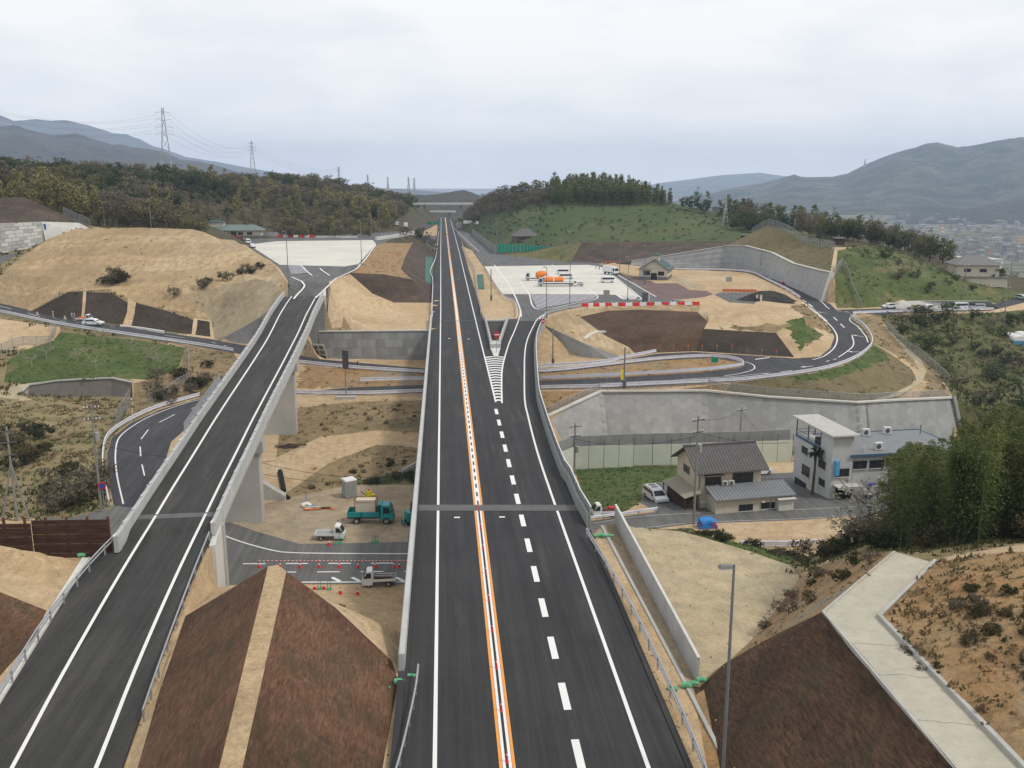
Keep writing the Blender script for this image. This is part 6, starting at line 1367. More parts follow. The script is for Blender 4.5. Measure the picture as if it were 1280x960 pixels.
gline('edge_line',[(742,654,-10),(822,644,-10),(1000,637,-10),(1080,633,-10)],.15,'concrete'); gline('edge_line',[(742,664,-10),(825,658,-10),(865,653.5,-10),(1000,648.5,-10),(1067,643.5,-10)],.15,'concrete')
gline('edge_line',[(0,384.5,2.5),(75,402,1),(130,408,0),(200,418,-2),(265,427.5,-3.2),(292,434,-3.6)],.16,dash=(5,12,0))
def hatch(poly,ang,w,gap,name,mat='paint_violet'):
    """painted hatch stripes clipped to a polygon"""
    poly=[cv(p) for p in poly]; z=sum(p.z for p in poly)/len(poly); u=V((math.cos(ang),math.sin(ang),0)); n=V((-u.y,u.x,0)); ds=[p.dot(n) for p in poly]; mb=MB(); d=min(ds)
    def cut(k):
        xs=[]
        for a,b in zip(poly,poly[1:]+poly[:1]):
            p,q=a.dot(n)-k,b.dot(n)-k
            if p*q<0: xs.append(a.lerp(b,p/(p-q)).dot(u))
        return sorted(xs)[:2] if len(xs)>=2 else None
    while d<max(ds):
        a,b=cut(d+.01),cut(min(d+w,max(ds)-.01))
        if a and b:
            mb.add([(u*a[0]+n*d)+V((0,0,z+.03)),(u*a[1]+n*d)+V((0,0,z+.03)),(u*b[1]+n*(d+w))+V((0,0,z+.03)),(u*b[0]+n*(d+w))+V((0,0,z+.03))],[(0,1,2,3)],mat)
        d+=gap
    o=mb.build(name); o['kind']='structure'; return o
def zplane(pts,z): return [V((p.x,p.y,z)) for p in (cv(q) for q in pts)]
hatch([(663,368.3,0),(743,368.3,0),(746,370.5,0),(740,374,0),(672,386,0)],R(-52),1.1,2.0,'plaza_hatch'); hatch([(776,369,0),(796,370,0),(793,373.3,0),(780,373.8,0)],R(-52),.9,1.8,'plaza_hatch'); hatch([(628,323.5,0),(690,325,0),(700,330.5,0),(655,330.5,0)],R(-30),1.6,4.,'plaza_hatch')
for pts in ([(651.5,396,0),(650,386,0),(643,369,0),(634,352,0),(622.5,338,0),(618,331,0)],[(650,352,0),(661,367,0),(672,386.5,0),(720,379,0),(741,375,0),(747.5,371,0),(743,367,0),(723,352,0),(690,331,0)],[(674,399,0),(681,393,0),(693,389,0)],[(753,334,0),(799,370.5,0),(794,373.7,0),(780,374.2,0),(770,368.3,0)],[(772,343.5,0),(820,371,0)]): gline('plaza_line',pts,.35)
for x0,x1,y in ((700,760,338),(690,770,345),(705,775,352)): gline('bay_line',[(x0-30,y,0),(x0-29+30,y+.0,0)],.12,'concrete')
for pts in ([(365,346,8),(378,352,8),(380,357,8),(372,366,8),(367,372,8)],[(470,306,8),(450,331,8),(421,347,8),(394,371,8)],[(375,331,8),(390,343,8)],[(400,335,8),(412,343,8)]): gline('plaza_line',pts,.4)
hatch([(360,331.5,8),(374,331.5,8),(386,341,8),(364,343,8)],R(-35),.8,1.5,'plaza_hatch')
for i in range(7): gline('plaza_joint',[(322+i*2,306+i*3.6,8),(466-i*3,306+i*3.6,8)],.14,'concrete')
for i in range(6): gline('plaza_joint',[(616+i*3,338+i*5.2,0),(745+i*7,338+i*5.2,0)],.14,'concrete')
# ------------------------------------------------------------------ vehicles
def ext(mb,prof,w,mat,tum=0.,zt=None):
    """side profile (x,z) extruded across the width; points above zt lean inward"""
    def y(z): return w/2-(max(0,z-zt)*tum if zt is not None else 0)
    n=len(prof); vs=[(x,-y(z),z) for x,z in prof]+[(x,y(z),z) for x,z in prof]
    mb.add(vs,[(i,(i+1)%n,(i+1)%n+n,i+n) for i in range(n)]+[tuple(range(n-1,-1,-1)),tuple(range(n,2*n))],mat)
def wheels(root,xs,r,w,tw=.2):
    for x in xs:
        for s in (-1,1):
            mb=MB(); c=V((x,s*(w/2-tw/2),r)); mb.wheel(c,r,tw,(0,1,0),'rubber',16); o=mb.build('wheel',root)
            mb=MB(); mb.wheel(c+V((0,s*(tw/2),0)),r*.6,.03,(0,1,0),'hub',12); mb.build('rim',o)
def lights(root,xf,xr,y,z,s=.2):
    for sg in (-1,1):
        mb=MB(); mb.box((xf,sg*y,z),(.06,s*1.3,s*.8),'lamp_glass'); mb.build('headlight',root); mb=MB(); mb.box((xr,sg*y,z),(.05,s*.6,s*1.2),'tail_red'); mb.build('tail_light',root)
def mirrors(root,x,y,z):
    for s in (-1,1): mb=MB(); mb.box((x,s*(y+.1),z),(.1,.18,.16),'rubber'); mb.build('mirror',root)
def sideglass(root,poly,w,tum,zt,name='side_window',off=.012):
    for s in (-1,1):
        mb=MB(); vs=[(x,s*(w/2-max(0,z-zt)*tum+off),z) for x,z in poly]; mb.add(vs,[tuple(range(len(vs)))],'glass_dark'); mb.build(name,root)
def face(root,name,x0,z0,x1,z1,w0,w1,off,mat='glass_dark'):
    d=V((x1-x0,z1-z0)); n=V((-d.y,d.x)).normalized(); n=n if (n.x>0)==(off>0) else -n; a=abs(off); mb=MB()
    mb.add([(x0+n.x*a,-w0/2,z0+n.y*a),(x0+n.x*a,w0/2,z0+n.y*a),(x1+n.x*a,w1/2,z1+n.y*a),(x1+n.x*a,-w1/2,z1+n.y*a)],[(0,1,2,3)],mat); mb.build(name,root)
def kei_truck(label,loc,rz,load=None,group=None):
    o=empty('kei_truck',loc,label,'truck',rz,group); w=1.48
    mb=MB(); ext(mb,[(.62,.3),(1.68,.3),(1.7,.72),(1.62,.98),(1.22,1.66),(1.12,1.74),(.66,1.76),(.6,1.6)],w,'car_white',.16,1.0); mb.build('cab',o)
    face(o,'windshield',1.60,1.02,1.25,1.62,1.3,1.14,.015); sideglass(o,[(.78,1.05),(1.48,1.05),(1.2,1.55),(.78,1.58)],w,.16,1.0); face(o,'rear_window',.605,1.12,.63,1.55,1.1,1.,-.015)
    mb=MB(); mb.box((-.55,0,.62),(2.25,1.44,.07),'bed_grey')
    for s in (-1,1): mb.box((-.55,s*.72,.76),(2.25,.04,.26),'car_white')
    mb.box((-1.68,0,.76),(.04,1.44,.26),'car_white'); mb.box((.56,0,.95),(.05,1.4,.62),'car_white'); mb.box((-.3,0,.45),(2.5,.7,.2),'steel_dark'); mb.build('bed',o)
    mb=MB(); mb.box((1.71,0,.4),(.08,1.4,.18),'bed_grey'); mb.build('bumper',o); wheels(o,(1.05,-.95),.28,1.42,.16); lights(o,1.70,-1.71,.52,.62,.18); mirrors(o,1.45,.72,1.2)
    return o
def wagon(label,loc,rz,L=4.6,w=1.75,h=1.85,body='car_white',kind='minivan',group=None,name='minivan'):
    o=empty(name,loc,label,'car' if kind!='van' else 'van',rz,group); f,r=L/2,-L/2
    if kind=='minivan': pr=[(r,.32),(f-.05,.32),(f,.6),(f-.08,.86),(f-.75,1.05),(f-1.65,h-.18),(f-2.1,h),(r+.55,h),(r+.2,h-.12),(r+.02,1.05)]; wb=1.08; ws=(f-.80,1.07,f-1.62,h-.2); sg=[(f-1.05,1.12),(f-1.75,h-.26),(r+.45,h-.28),(r+.25,1.14)]
    elif kind=='van': pr=[(r,.32),(f-.03,.32),(f,.75),(f-.12,1.05),(f-.75,h-.22),(f-1.1,h),(r+.15,h),(r+.03,h-.15)]; wb=1.05; ws=(f-.15,1.08,f-.72,h-.24); sg=[(f-.45,1.1),(f-.92,h-.3),(r+.2,h-.3),(r+.16,1.1)]
    else: pr=[(r,.3),(f-.05,.3),(f,.55),(f-.1,.75),(f-1.05,.95),(f-1.75,h-.06),(f-2.1,h),(r+1.0,h-.02),(r+.4,h-.35),(r+.05,.98)]; wb=.98; ws=(f-1.1,.98,f-1.75,h-.1); sg=[(f-1.35,1.0),(f-1.85,h-.14),(r+1.0,h-.15),(r+.55,1.02)]
    mb=MB(); ext(mb,pr,w,body,.22,wb); mb.build('body',o)
    face(o,'windshield',*ws,w-.22,w-.5,.015); sideglass(o,sg,w,.22,wb); face(o,'rear_window',r+.06,wb+.08,r+.26,h-.22,w-.3,w-.5,-.03)
    if kind=='minivan':
        for x in (-.35,-1.25): mb=MB(); mb.box((x,0,h+.008),(.6,.95,.02),'glass_dark'); mb.build('sunroof',o)
    mb=MB(); mb.box((f-.01,0,.42),(.08,w-.3,.16),'steel_dark'); mb.build('grille',o); wheels(o,(f-.85,r+.9),.31,w+.02,.2); lights(o,f-.06,r-.005,w/2-.28,.72,.22); mirrors(o,f-1.35,w/2-.02,1.08)
    return o
def lorry(label,loc,rz,cab='car_white',L=6.4,w=2.1,kind='flat',name='lorry',cat='truck',h=2.35):
    o=empty(name,loc,label,cat,rz); f=L/2; cl=1.55
    mb=MB(); ext(mb,[(f-cl,.5),(f-.02,.5),(f,1.05),(f-.12,1.3),(f-.35,h-.12),(f-.5,h),(f-cl+.05,h),(f-cl,h-.2)],w*.94,cab,.1,1.3); mb.build('cab',o)
    face(o,'windshield',f-.13,1.34,f-.34,h-.2,w*.8,w*.72,.015); sideglass(o,[(f-1.2,1.38),(f-.35,1.38),(f-.5,h-.25),(f-1.2,h-.25)],w*.94,.1,1.3)
    mb=MB(); mb.box((-.6,0,.68),(L-1.3,.8,.28),'steel_dark'); mb.build('chassis',o); mb=MB(); mb.box((f+.02,0,.55),(.1,w*.9,.25),'steel_dark'); mb.build('bumper',o)
    r=.42; wheels(o,(f-.85,-f+1.15) if kind!='mixer' else (f-.9,-f+1.9,-f+.95),r,w,.32); lights(o,f+.0,-f+.02,w*.36,.8,.2); mirrors(o,f-.2,w*.48,1.7); bl=L-cl-.2; bx=-f+bl/2+.05
    if kind=='dump':
        mb=MB(); mb.box((bx,0,1.0),(bl,w,.1),cab)
        for s in (-1,1): mb.box((bx,s*(w/2-.03),1.3),(bl,.07,.6),cab)
        mb.box((-f+.08,0,1.3),(.07,w,.6),cab); mb.box((bx+bl/2-.05,0,1.75),(.08,w,1.5),'teal_dark'); mb.box((bx+bl/2+.05,0,2.45),(.45,w*.9,.07),cab); mb.build('dump_bed',o)
        for i in range(3): mb=MB(); mb.box((bx-.2+(i-1)*.1,-w/2-.045,1.3),(.06,.04,.58),'teal_dark'); mb.build('side_rib',o)
    elif kind=='flat':
        mb=MB(); mb.box((bx,0,1.0),(bl,w,.12),'bed_grey')
        for s in (-1,1): mb.box((bx,s*(w/2-.03),1.22),(bl,.06,.36),'car_white')
        mb.box((-f+.08,0,1.22),(.06,w,.36),'car_white'); mb.box((bx+bl/2,0,1.5),(.07,w,.95),'bed_grey'); mb.build('bed',o)
    elif kind=='mixer':
        mb=MB(); a=[(-f+.5,2.35,.45),(-f+1.1,2.3,.8),(-f+2.3,2.1,1.18),(-f+3.3,1.95,1.15),(-f+4.2,1.8,.75)]
        n=14; vs=[]
        for x,z,rr in a:
            for j in range(n): t=6.2832*j/n; vs.append((x,rr*math.cos(t),z+rr*math.sin(t)))
        mb.add(vs,[(i*n+j,i*n+(j+1)%n,(i+1)*n+(j+1)%n,(i+1)*n+j) for i in range(4) for j in range(n)]+[tuple(range(n)),tuple(range(5*n-1,4*n-1,-1))],'mixer_orange',True); mb.build('drum',o)
        mb=MB(); mb.bar((-f+.3,0,2.2),(-f-.3,0,1.2),.5,.12,'bed_grey'); mb.bar((-f+.5,.6,.8),(-f+.5,.5,2.1),.12,.12,'bed_grey'); mb.bar((-f+.5,-.6,.8),(-f+.5,-.5,2.1),.12,.12,'bed_grey'); mb.build('chute',o)
    elif kind=='box':
        mb=MB(); mb.box((bx,0,1.95),(bl,w,2.0),'car_white'); mb.build('cargo_box',o)
    return o
def rest(v,dz=0.): return V((v.x,v.y,gz(v.x,v.y,v.z)+dz))
kei_truck('white kei truck with empty bed parked in the yard below the ramp',rest(P(413,674,-9.1)),R(-4))
t2=kei_truck('white kei truck carrying brown pipes on the road below the bridge',rest(P(474,731,-9)),R(183))
p=t2.location; mb=MB()
for i in range(9): y=random.uniform(-.5,.5); z=.72+random.random()*.3; mb.tube([V((-1.5+random.uniform(-.3,.3),y,z)),V((.45,y+random.uniform(-.1,.1),z+.05))],.05,random.choice(('rust','wood_dark','bed_grey')),6)
o=mb.build('pipe_load'); o.location=p; o.rotation_euler=(0,0,R(183)); tag(o,'bundle of brown pipes lying in the kei truck bed','pipe bundle')
dtk=lorry('teal dump truck parked in the yard with a framed cream box loaded',rest(P(464,652,-9.3)),R(-3),'teal',5.6,2.0,'dump',name='dump_truck')
o=empty('cargo_crate',dtk.location,'cream box in a red frame loaded on the teal dump truck','crate',R(-3)); mb=MB(); mb.box((-.55,0,2.0),(2.4,1.5,1.8),'wall_cream'); mb.build('box',o); mb=MB()
for x in (-1.85,.72):
    for y in (-.82,.82): mb.bar((x,y,1.05),(x,y,3.),.06,.06,'rust_steel')
for z in (1.1,3.):
    for y in (-.82,.82): mb.bar((-1.85,y,z),(.72,y,z),.06,.06,'rust_steel')
    for x in (-1.85,.72): mb.bar((x,-.82,z),(x,.82,z),.06,.06,'rust_steel')
mb.build('frame',o)
# small excavator beside the main bridge
e=rest(P(519,654,-9.3)); o=empty('excavator',e,'small teal and black excavator half hidden beside the main bridge','excavator',R(15))
for s in (-1,1):
    mb=MB(); mb.side([(-1.2,.18),(-.95,0),(.95,0),(1.2,.18),(1.2,.4),(.95,.55),(-.95,.55),(-1.2,.4)],s*.62-.2,s*.62+.2,'rubber'); mb.build('track',o)
mb=MB(); mb.prism([(-1.15,-.8),(.7,-.8),(.9,-.3),(.9,.8),(-1.15,.8)],.62,1.25,'teal'); mb.box((-.85,0,1.4),(.6,1.4,.5),'teal',0,(.85,.9)); mb.build('house',o)
mb=MB(); mb.box((.1,.35,1.9),(1.1,.85,1.35),'pipe_black',0,(.8,.85)); mb.build('cab',o); mb=MB(); mb.box((.72,.35,1.95),(.03,.7,.9),'glass_dark'); mb.box((.1,.80,1.95),(.8,.03,.8),'glass_dark'); mb.build('cab_window',o)
mb=MB(); mb.bar((.8,-.3,1.1),(1.9,-.3,2.6),.24,.3,'teal'); mb.build('boom',o); mb=MB(); mb.bar((1.9,-.3,2.6),(2.9,-.3,1.4),.2,.24,'teal'); mb.build('arm',o); mb=MB(); mb.side([(2.75,1.5),(3.1,1.4),(3.2,.8),(2.8,.5),(2.5,.9)],-.6,0,'steel_dark'); mb.build('bucket',o)
mb=MB(); mb.box((-1.55,0,.35),(.12,1.7,.5),'teal_dark'); mb.build('blade',o)
# near houses
a,b=rest(P(810,616,-11.6)),rest(P(832,633,-11)); d=b-a
mv=wagon('white minivan with two dark sunroofs parked beside the beige house',rest(P(819,628,-11.2)),math.atan2(d.y,d.x)+.1,4.75,1.82,1.75)
k3=kei_truck('white kei truck with red cargo behind the roadside guard rail',rest(P(756,645,-10)),R(186)); p=k3.location
mb=MB(); mb.box((-.6,.1,.85),(1.7,1.1,.28),'rust'); mb.box((-.9,-.1,1.05),(.8,.7,.2),'sign_red'); o=mb.build('cargo_pile'); o.location=p; o.rotation_euler=(0,0,R(186)); tag(o,'reddish tools piled in the kei truck bed by the green field','cargo')
wagon('white hatchback half hidden behind the beige house',rest(P(951,594,-12.3)),R(20),3.6,1.6,1.5,'car_white','sedan',name='parked_car')
# road crew at the left
kt=kei_truck('white kei truck with orange gear on the road under the tan hill',rest(P(106,402.5,.4)),R(-7)); mb=MB(); mb.box((-.6,0,.9),(1.5,1.1,.4),'orange_plastic'); o=mb.build('tool_load'); o.location=kt.location; o.rotation_euler=(0,0,R(-7)); tag(o,'orange gear lying in the kei truck bed under the tan hill','tools')
wagon('white estate car standing before the kei truck under the tan hill',rest(P(117,407,.2)),R(-7),4.5,1.7,1.5,'car_white','sedan',name='parked_car')
# left plaza cars
wagon('white van parked at the left plaza beside the hill edge, rear one',P(310,304.5,8.02),R(-70),4.6,1.75,1.9,'car_white','van',name='parked_van'); wagon('white car parked at the left plaza beside the hill edge, front one',P(315.5,309.5,8.02),R(-65),4.4,1.72,1.5,'car_white','sedan',name='parked_car'); wagon('dark grey car parked between white cars at the left plaza edge',P(306,301.5,8.02),R(-70),4.4,1.72,1.6,'steel_dark','minivan',name='parked_car')
for px,py,l,c in ((496.5,287,'small white loader working far behind the left plaza','car_white'),(507.5,284.5,'small teal machine working far behind the left plaza','teal')):
    g=onG(D(px,py,500)); lorry(l,g,R(90),c,5,2.0,'box' if c=='teal' else 'flat',name='work_truck')
# right plaza
lorry('concrete mixer truck with orange drum on the white concrete lot',P(671,350.5,.02),R(172),'car_silver',7.6,2.4,'mixer',name='mixer_truck',h=2.6)
ft=lorry('long white flatbed truck carrying two orange tanks on the concrete lot',P(695,357.5,.02),R(178),'car_silver',11.5,2.4,'flat',name='flatbed_truck',h=2.6)
for i,(x,l_) in enumerate(((2.3,'front orange tank lying on the white flatbed truck'),(-.9,'rear orange tank lying on the white flatbed truck'))):
    mb=MB(); mb.tube([V((x-1.35,0,2.0)),V((x-1.05,0,2.0)),V((x+1.05,0,2.0)),V((x+1.35,0,2.0))],.95,'mixer_orange',14,.9); mb.box((x,0,1.2),(2.2,1.4,.3),'bed_grey'); o=mb.build('tank'); o.location=ft.location; o.rotation_euler=(0,0,R(178)); tag(o,l_,'tank')
wagon('white van parked behind the flatbed truck, farther of two',P(703,342.5,.02),R(175),4.6,1.72,1.95,'car_white','van',name='parked_van'); wagon('white van with dark windows parked behind the flatbed truck, nearer of two',P(707.5,348.5,.02),R(2),5.0,1.72,1.95,'car_white','van',name='parked_van')
kt=kei_truck('white kei truck loaded with red gear right of the flatbed truck',P(723,357.5,.02),R(178)); mb=MB(); mb.box((-.6,0,.9),(1.4,1.,.4),'rust'); o=mb.build('tool_load'); o.location=kt.location; o.rotation_euler=(0,0,R(178)); tag(o,'reddish gear lying in the kei truck bed on the concrete lot','tools')
wagon('white van with dark windows alone at the right edge of the concrete lot',P(759,353,.02),R(176),4.7,1.72,1.95,'car_white','van',name='parked_van')
lorry('white box truck facing forward on the lane beside the concrete lot',P(763.5,343,.02),R(-58),'car_white',6.5,2.2,'box',name='box_truck',h=2.6)
# cars along the side road
for px,kind,L,h,body,l,nm in ((1111,'sedan',4.1,1.5,'car_white','white hatchback first in the row along the pale bank','parked_car'),(1143.5,'sedan',3.5,1.5,'car_cream','cream compact car second in the row along the pale bank','parked_car'),(1160,'sedan',4.2,1.45,'car_white','white saloon car in the middle of the row along the pale bank','parked_car'),(1199,'van',4.5,1.95,'car_white','white van fourth in the row along the pale bank','parked_van'),(1221,'minivan',4.3,1.75,'car_silver','silver minivan last in the row along the pale bank','parked_minivan')):
    wagon(l,rest(P(px,387.2 if px<1180 else 385.8,-3.2)),R(183),L,1.68,h,body,kind,name=nm)
wagon('grey car coming round the bend at the right picture edge',rest(P(1277,374.5,-3.4)),R(-70),4.3,1.7,1.5,'car_silver','sedan',name='parked_car')
wagon('tiny white van far away beside the joining slip road',onG(D(596,296,620)),R(100),5,1.8,2.,'car_white','van',name='parked_van'); lorry('tiny grey trailer truck far away beside the joining slip road',onG(D(586.5,293,650)),R(0),'car_silver',8,2.3,'box',name='work_truck')
# ------------------------------------------------------------------ people
def person(label,loc,rz,top='cloth_grey',legs='cloth_dark',hat='white_plastic',stride=.16,arm=.35,sc=1.):
    o=empty('person',loc,label,'person',rz); bm=bmesh.new(); sk=bm.verts.layers.skin.verify()
    J={'pel':((0,0,.95),.135),'bel':((0,0,1.1),.13),'che':((0,.0,1.33),.16),'nek':((0,0,1.5),.06),'hd0':((0,.02,1.58),.085),'hd1':((0,.02,1.70),.085)}
    for s,n in ((-1,'l'),(1,'r')):
        st=stride*s
        J['hip'+n]=((s*.1,0,.9),.1);J['kne'+n]=((s*.12,st*.6+.04,.5),.068);J['ank'+n]=((s*.13,st,.1),.05);J['toe'+n]=((s*.14,st+.17,.04),.04)
        J['sho'+n]=((s*.19,0,1.41),.065);J['elb'+n]=((s*.27,-st*arm,1.13),.048);J['wri'+n]=((s*.27,-st*arm+.2*arm+.1,.9),.036);J['han'+n]=((s*.265,-st*arm+.2*arm+.15,.81),.038)
    vs={}
    for k,(c,r) in J.items(): v=bm.verts.new(c); v[sk].radius=(r,r); vs[k]=v
    vs['pel'][sk].use_root=True
    for a,b in [('pel','bel'),('bel','che'),('che','nek'),('nek','hd0'),('hd0','hd1')]+[(x+n,y+n) for n in 'lr' for x,y in (('hip','kne'),('kne','ank'),('ank','toe'),('sho','elb'),('elb','wri'),('wri','han'))]+[('pel','hip'+n) for n in 'lr']+[('che','sho'+n) for n in 'lr']: bm.edges.new((vs[a],vs[b]))
    me=bpy.data.meshes.new('b'); bm.to_mesh(me); bm.free(); x=bpy.data.objects.new('b',me); COL.objects.link(x); x.modifiers.new('s','SKIN'); ss=x.modifiers.new('u','SUBSURF'); ss.levels=1
    dg=bpy.context.evaluated_depsgraph_get(); me2=bpy.data.meshes.new_from_object(x.evaluated_get(dg)); bpy.data.objects.remove(x)
    for m_ in ('skin',top,legs,'pipe_black'): me2.materials.append(M(m_))
    for p_ in me2.polygons:
        c=p_.center; p_.material_index=0 if c.z>1.5 or (abs(c.x)>.2 and c.z<.92 and c.z>.7) else (1 if c.z>.93 else (2 if c.z>.12 else 3)); p_.use_smooth=True
    bdy=bpy.data.objects.new('body',me2); COL.objects.link(bdy); bdy.parent=o
    mb=MB(); mb.tube([V((0,.02,1.70)),V((0,.02,1.76)),V((0,.02,1.81)),V((0,.02,1.825))],.125,hat,12,.05); mb.tube([V((0,.05,1.695)),V((0,.05,1.715))],.155,hat,12); mb.build('helmet',o); o.scale=(sc,)*3; return o
for px,py,l,c,g,h,rz in ((47.5,400,'worker in reddish trousers and vest, leftmost on the road under the tan hill','cloth_beige','rust','white_plastic',1.),(67,399,'worker in pale clothes standing second from left under the tan hill','cloth_beige','cloth_beige','white_plastic',2.),(90.5,401.3,'worker in light jacket standing left of the kei truck, facing right','cloth_beige','cloth_grey','white_plastic',-1.2),(93.8,402,'worker close behind another one left of the kei truck','cloth_grey','cloth_beige','white_plastic',2.6),(82,405,'worker crouched low by the guard rail in front of the kei truck','cloth_beige','cloth_grey','white_plastic',.5),(745,336.5,'worker leftmost of the group on the lane of the right plaza','cloth_grey','cloth_dark','white_plastic',1.),(749,337.5,'worker in dark clothes in the group on the right plaza lane','cloth_dark','cloth_dark','white_plastic',2.),(752,334.8,'worker in a yellow green vest on the right plaza lane','vest_green','cloth_dark','white_plastic',.2),(755.5,338.3,'worker in dark clothes nearest to the box truck','cloth_dark','cloth_dark','white_plastic',-.6)):
    person(l,G(px,py) if px<100 else rest(P(px,py,.02)),rz,c,g,h,stride=.2 if px!=82 else .05)
person('worker on a motor scooter riding along the upper loop road','' or rest(P(447,459,-5.3)),1.4,'cloth_dark','cloth_dark','white_plastic',.05,sc=.95)
# ------------------------------------------------------------------ cones, bars, small site things
cn=empty('traffic_cone',(0,0,0),'','traffic cone'); mb=MB(); mb.tube([V((0,0,.04)),V((0,0,.72))],.15,'red_plastic',12,.035); mb.build('cone',cn); mb=MB(); mb.box((0,0,.02),(.4,.4,.05),'red_plastic'); mb.build('base',cn); mb=MB(); mb.tube([V((0,0,.34)),V((0,0,.5))],.105,'white_plastic',12,.08); mb.build('band',cn)
fst=True
def cone(px,py,label,group=None,s=1.0):
    global fst
    p=rest(P(px,py,-9)); 
    if fst: cn.location=p; cn.scale=(s,)*3; cn['label']=label; fst=False; r=cn
    else: r=dup(cn,p,0,label,None,s)
    if group: r['group']=group
    return p
cone(279.5,647,'red cone at the foot of the ramp parapet, left of two'); cone(289.5,652,'red cone at the foot of the ramp parapet, right of two'); cone(411,681.5,'red cone in front of the yard kei truck')
row=[cone(x,709.5,'red cone in the row linked by striped bars on the lower road','cones in the row on the lower road') for x in (324,350,375,399,424,447.5,469.5,493,499,522)]
for i,x in enumerate((393.5,405)): cone(x,737,'red cone beside green stands, '+('left' if i==0 else 'right')+' of the pair below the lower road')
cone(425.5,743,'red cone right of the pair below the lower road'); cone(447,744,'red cone below the pipe carrying kei truck'); cone(515.5,681,'red cone at the yard edge beside the main bridge')
mb=MB()
for a,b in zip(row[:-1],row[1:]):
    n=10
    for i in range(n): mb.tube([a.lerp(b,i/n)+V((0,0,.8)),a.lerp(b,(i+1)/n)+V((0,0,.8))],.035,'red_plastic' if i%2 else 'white_plastic',6)
o=mb.build('cone_bar'); tag(o,'red and white striped bars linking the cone row on the lower road','barrier bar')
for px,py,l in ((421,679.5,'green stand, left one in front of the yard kei truck'),(425,679,'green stand, right one in front of the yard kei truck'),(467,677.5,'green stand, left one at the middle of the yard edge'),(471,677,'green stand, right one at the middle of the yard edge'),(512,676,'green stand at the yard edge near the main bridge'),(399.5,737,'green stand between the two cones below the lower road'),(411.5,737.5,'green stand right of the cone pair below the lower road')):
    p=rest(P(px,py,-9)); o=empty('barrier_stand',p,l,'stand'); mb=MB(); mb.bar((-.15,0,0),(-.12,0,.85),.05,.05,'green_net'); mb.bar((.15,0,0),(.12,0,.85),.05,.05,'green_net'); mb.bar((-.13,0,.6),(.13,0,.6),.05,.05,'green_net'); mb.build('frame',o); mb=MB(); mb.box((0,0,.03),(.5,.5,.06),'green_net'); mb.build('base',o)
p=rest(P(437,621,-9.9)); o=empty('site_cabinet',p,'grey site cabinet with a white top in the yard','cabinet',.5); mb=MB(); mb.box((0,0,1.25),(1.6,1.5,2.3),'bed_grey'); mb.build('body',o); mb=MB(); mb.box((0,0,2.48),(1.7,1.6,.16),'white_plastic',0,(.9,.9)); mb.build('top',o); mb=MB(); mb.box((0,-.77,1.2),(1.2,.04,1.9),'grey_panel'); mb.build('door',o); mb=MB(); mb.box((0,0,.06),(1.5,1.4,.12),'steel_dark'); mb.build('base',o)
p=rest(P(461,622,-9.9)); o=empty('plate_compactor',p,'small yellow and red compactor beside the site cabinet','machine',.6); mb=MB(); mb.side([(-.7,0),(.7,.0),(.9,.3),(.6,.35),(-.7,.3)],-.4,.4,'sign_yellow'); mb.build('plate',o); mb=MB(); mb.box((0,0,.65),(.7,.6,.6),'sign_yellow',0,(.8,.8)); mb.tube([V((0,0,.95)),V((0,0,1.15))],.15,'red_plastic',8); mb.build('engine',o); mb=MB(); mb.tube([V((-.5,-.2,.4)),V((-1.1,-.2,1.1)),V((-1.1,.2,1.1)),V((-.5,.2,.4))],.035,'steel_dark',6); mb.build('handle',o)
mb=MB()
for i in range(14): x,y=random.uniform(-1.6,1.6),random.uniform(-.5,.5); a=random.uniform(-.5,.5); mb.tube([V((x-math.cos(a)*1.1,y-math.sin(a)*1.1,.15+random.random()*.35)),V((x+math.cos(a)*1.1,y+math.sin(a)*1.1,.15+random.random()*.35))],.09,'wood_dark' if i%3 else 'bark',6)
o=mb.build('log_pile'); o.location=rest(P(363,560,-8.5)); tag(o,'pile of dark cut logs on the tan track between the bridges','log pile')
def pipe(label,pts,r,mat='pipe_black',ribs=True,name='drain_hose'):
    pts=spline([rest(cv(p),r*.8) for p in pts],.25); mb=MB(); n=8; vs=[]
    for i,p in enumerate(pts): pass
    mb.tube(pts,r,mat,8)
    if ribs:
        for p,q in zip(pts[::2],pts[1::2]): mb.tube([p,q],r*1.15,mat,8)
    o=mb.build(name); return tag(o,label,'hose')
pipe('black ribbed drain pipe running down the dry slope',[(349.5,578,-7.5),(352,595,-8.6),(355,614,-9.5)],.3); pipe('black ribbed hose lying along the slope foot by the pier',[(334,613,-9.3),(343,615,-9.4),(352,618,-9.6),(361,624,-9.7)],.27)
mb=MB(); 
for i in range(6): mb.box((random.uniform(-1.4,1.4),random.uniform(-.6,.6),.1+i*.03),(random.uniform(1.2,2.4),.25,.08),('orange_plastic','wood_dark','wall_cream')[i%3],random.uniform(-.4,.4))
o=mb.build('plank_pile'); o.location=rest(P(402,637.5,-9.6)); tag(o,'scattered orange and brown planks lying in the yard','planks')
mb=MB(); mb.tube([V((-.5,0,.25)),V((.1,.1,.45)),V((.6,0,.2))],.33,'white_plastic',8,.25); mb.box((.8,-.4,.12),(1.,.7,.2),'tarp_blue',.5); mb.bar((0,.3,0),(0,.3,1.6),.06,.06,'tarp_blue'); o=mb.build('sack_pile'); o.location=rest(P(383,634,-9.6)); tag(o,'white sacks and blue stake lying in the yard','sacks')
g0=rest(P(527,591,-10)); o=empty('culvert_mouth',g0,'small sloped concrete culvert mouth against the main bridge','culvert'); mb=MB(); mb.side([(-4.,-.4),(1.2,-.4),(1.2,2.2),(.8,2.2)],-.4,.3,'concrete'); mb.build('wing',o); mb=MB(); mb.side([(-3.2,-.4),(.7,-.4),(.7,1.7)],-.45,-.41,'concrete_dark'); mb.build('face',o)
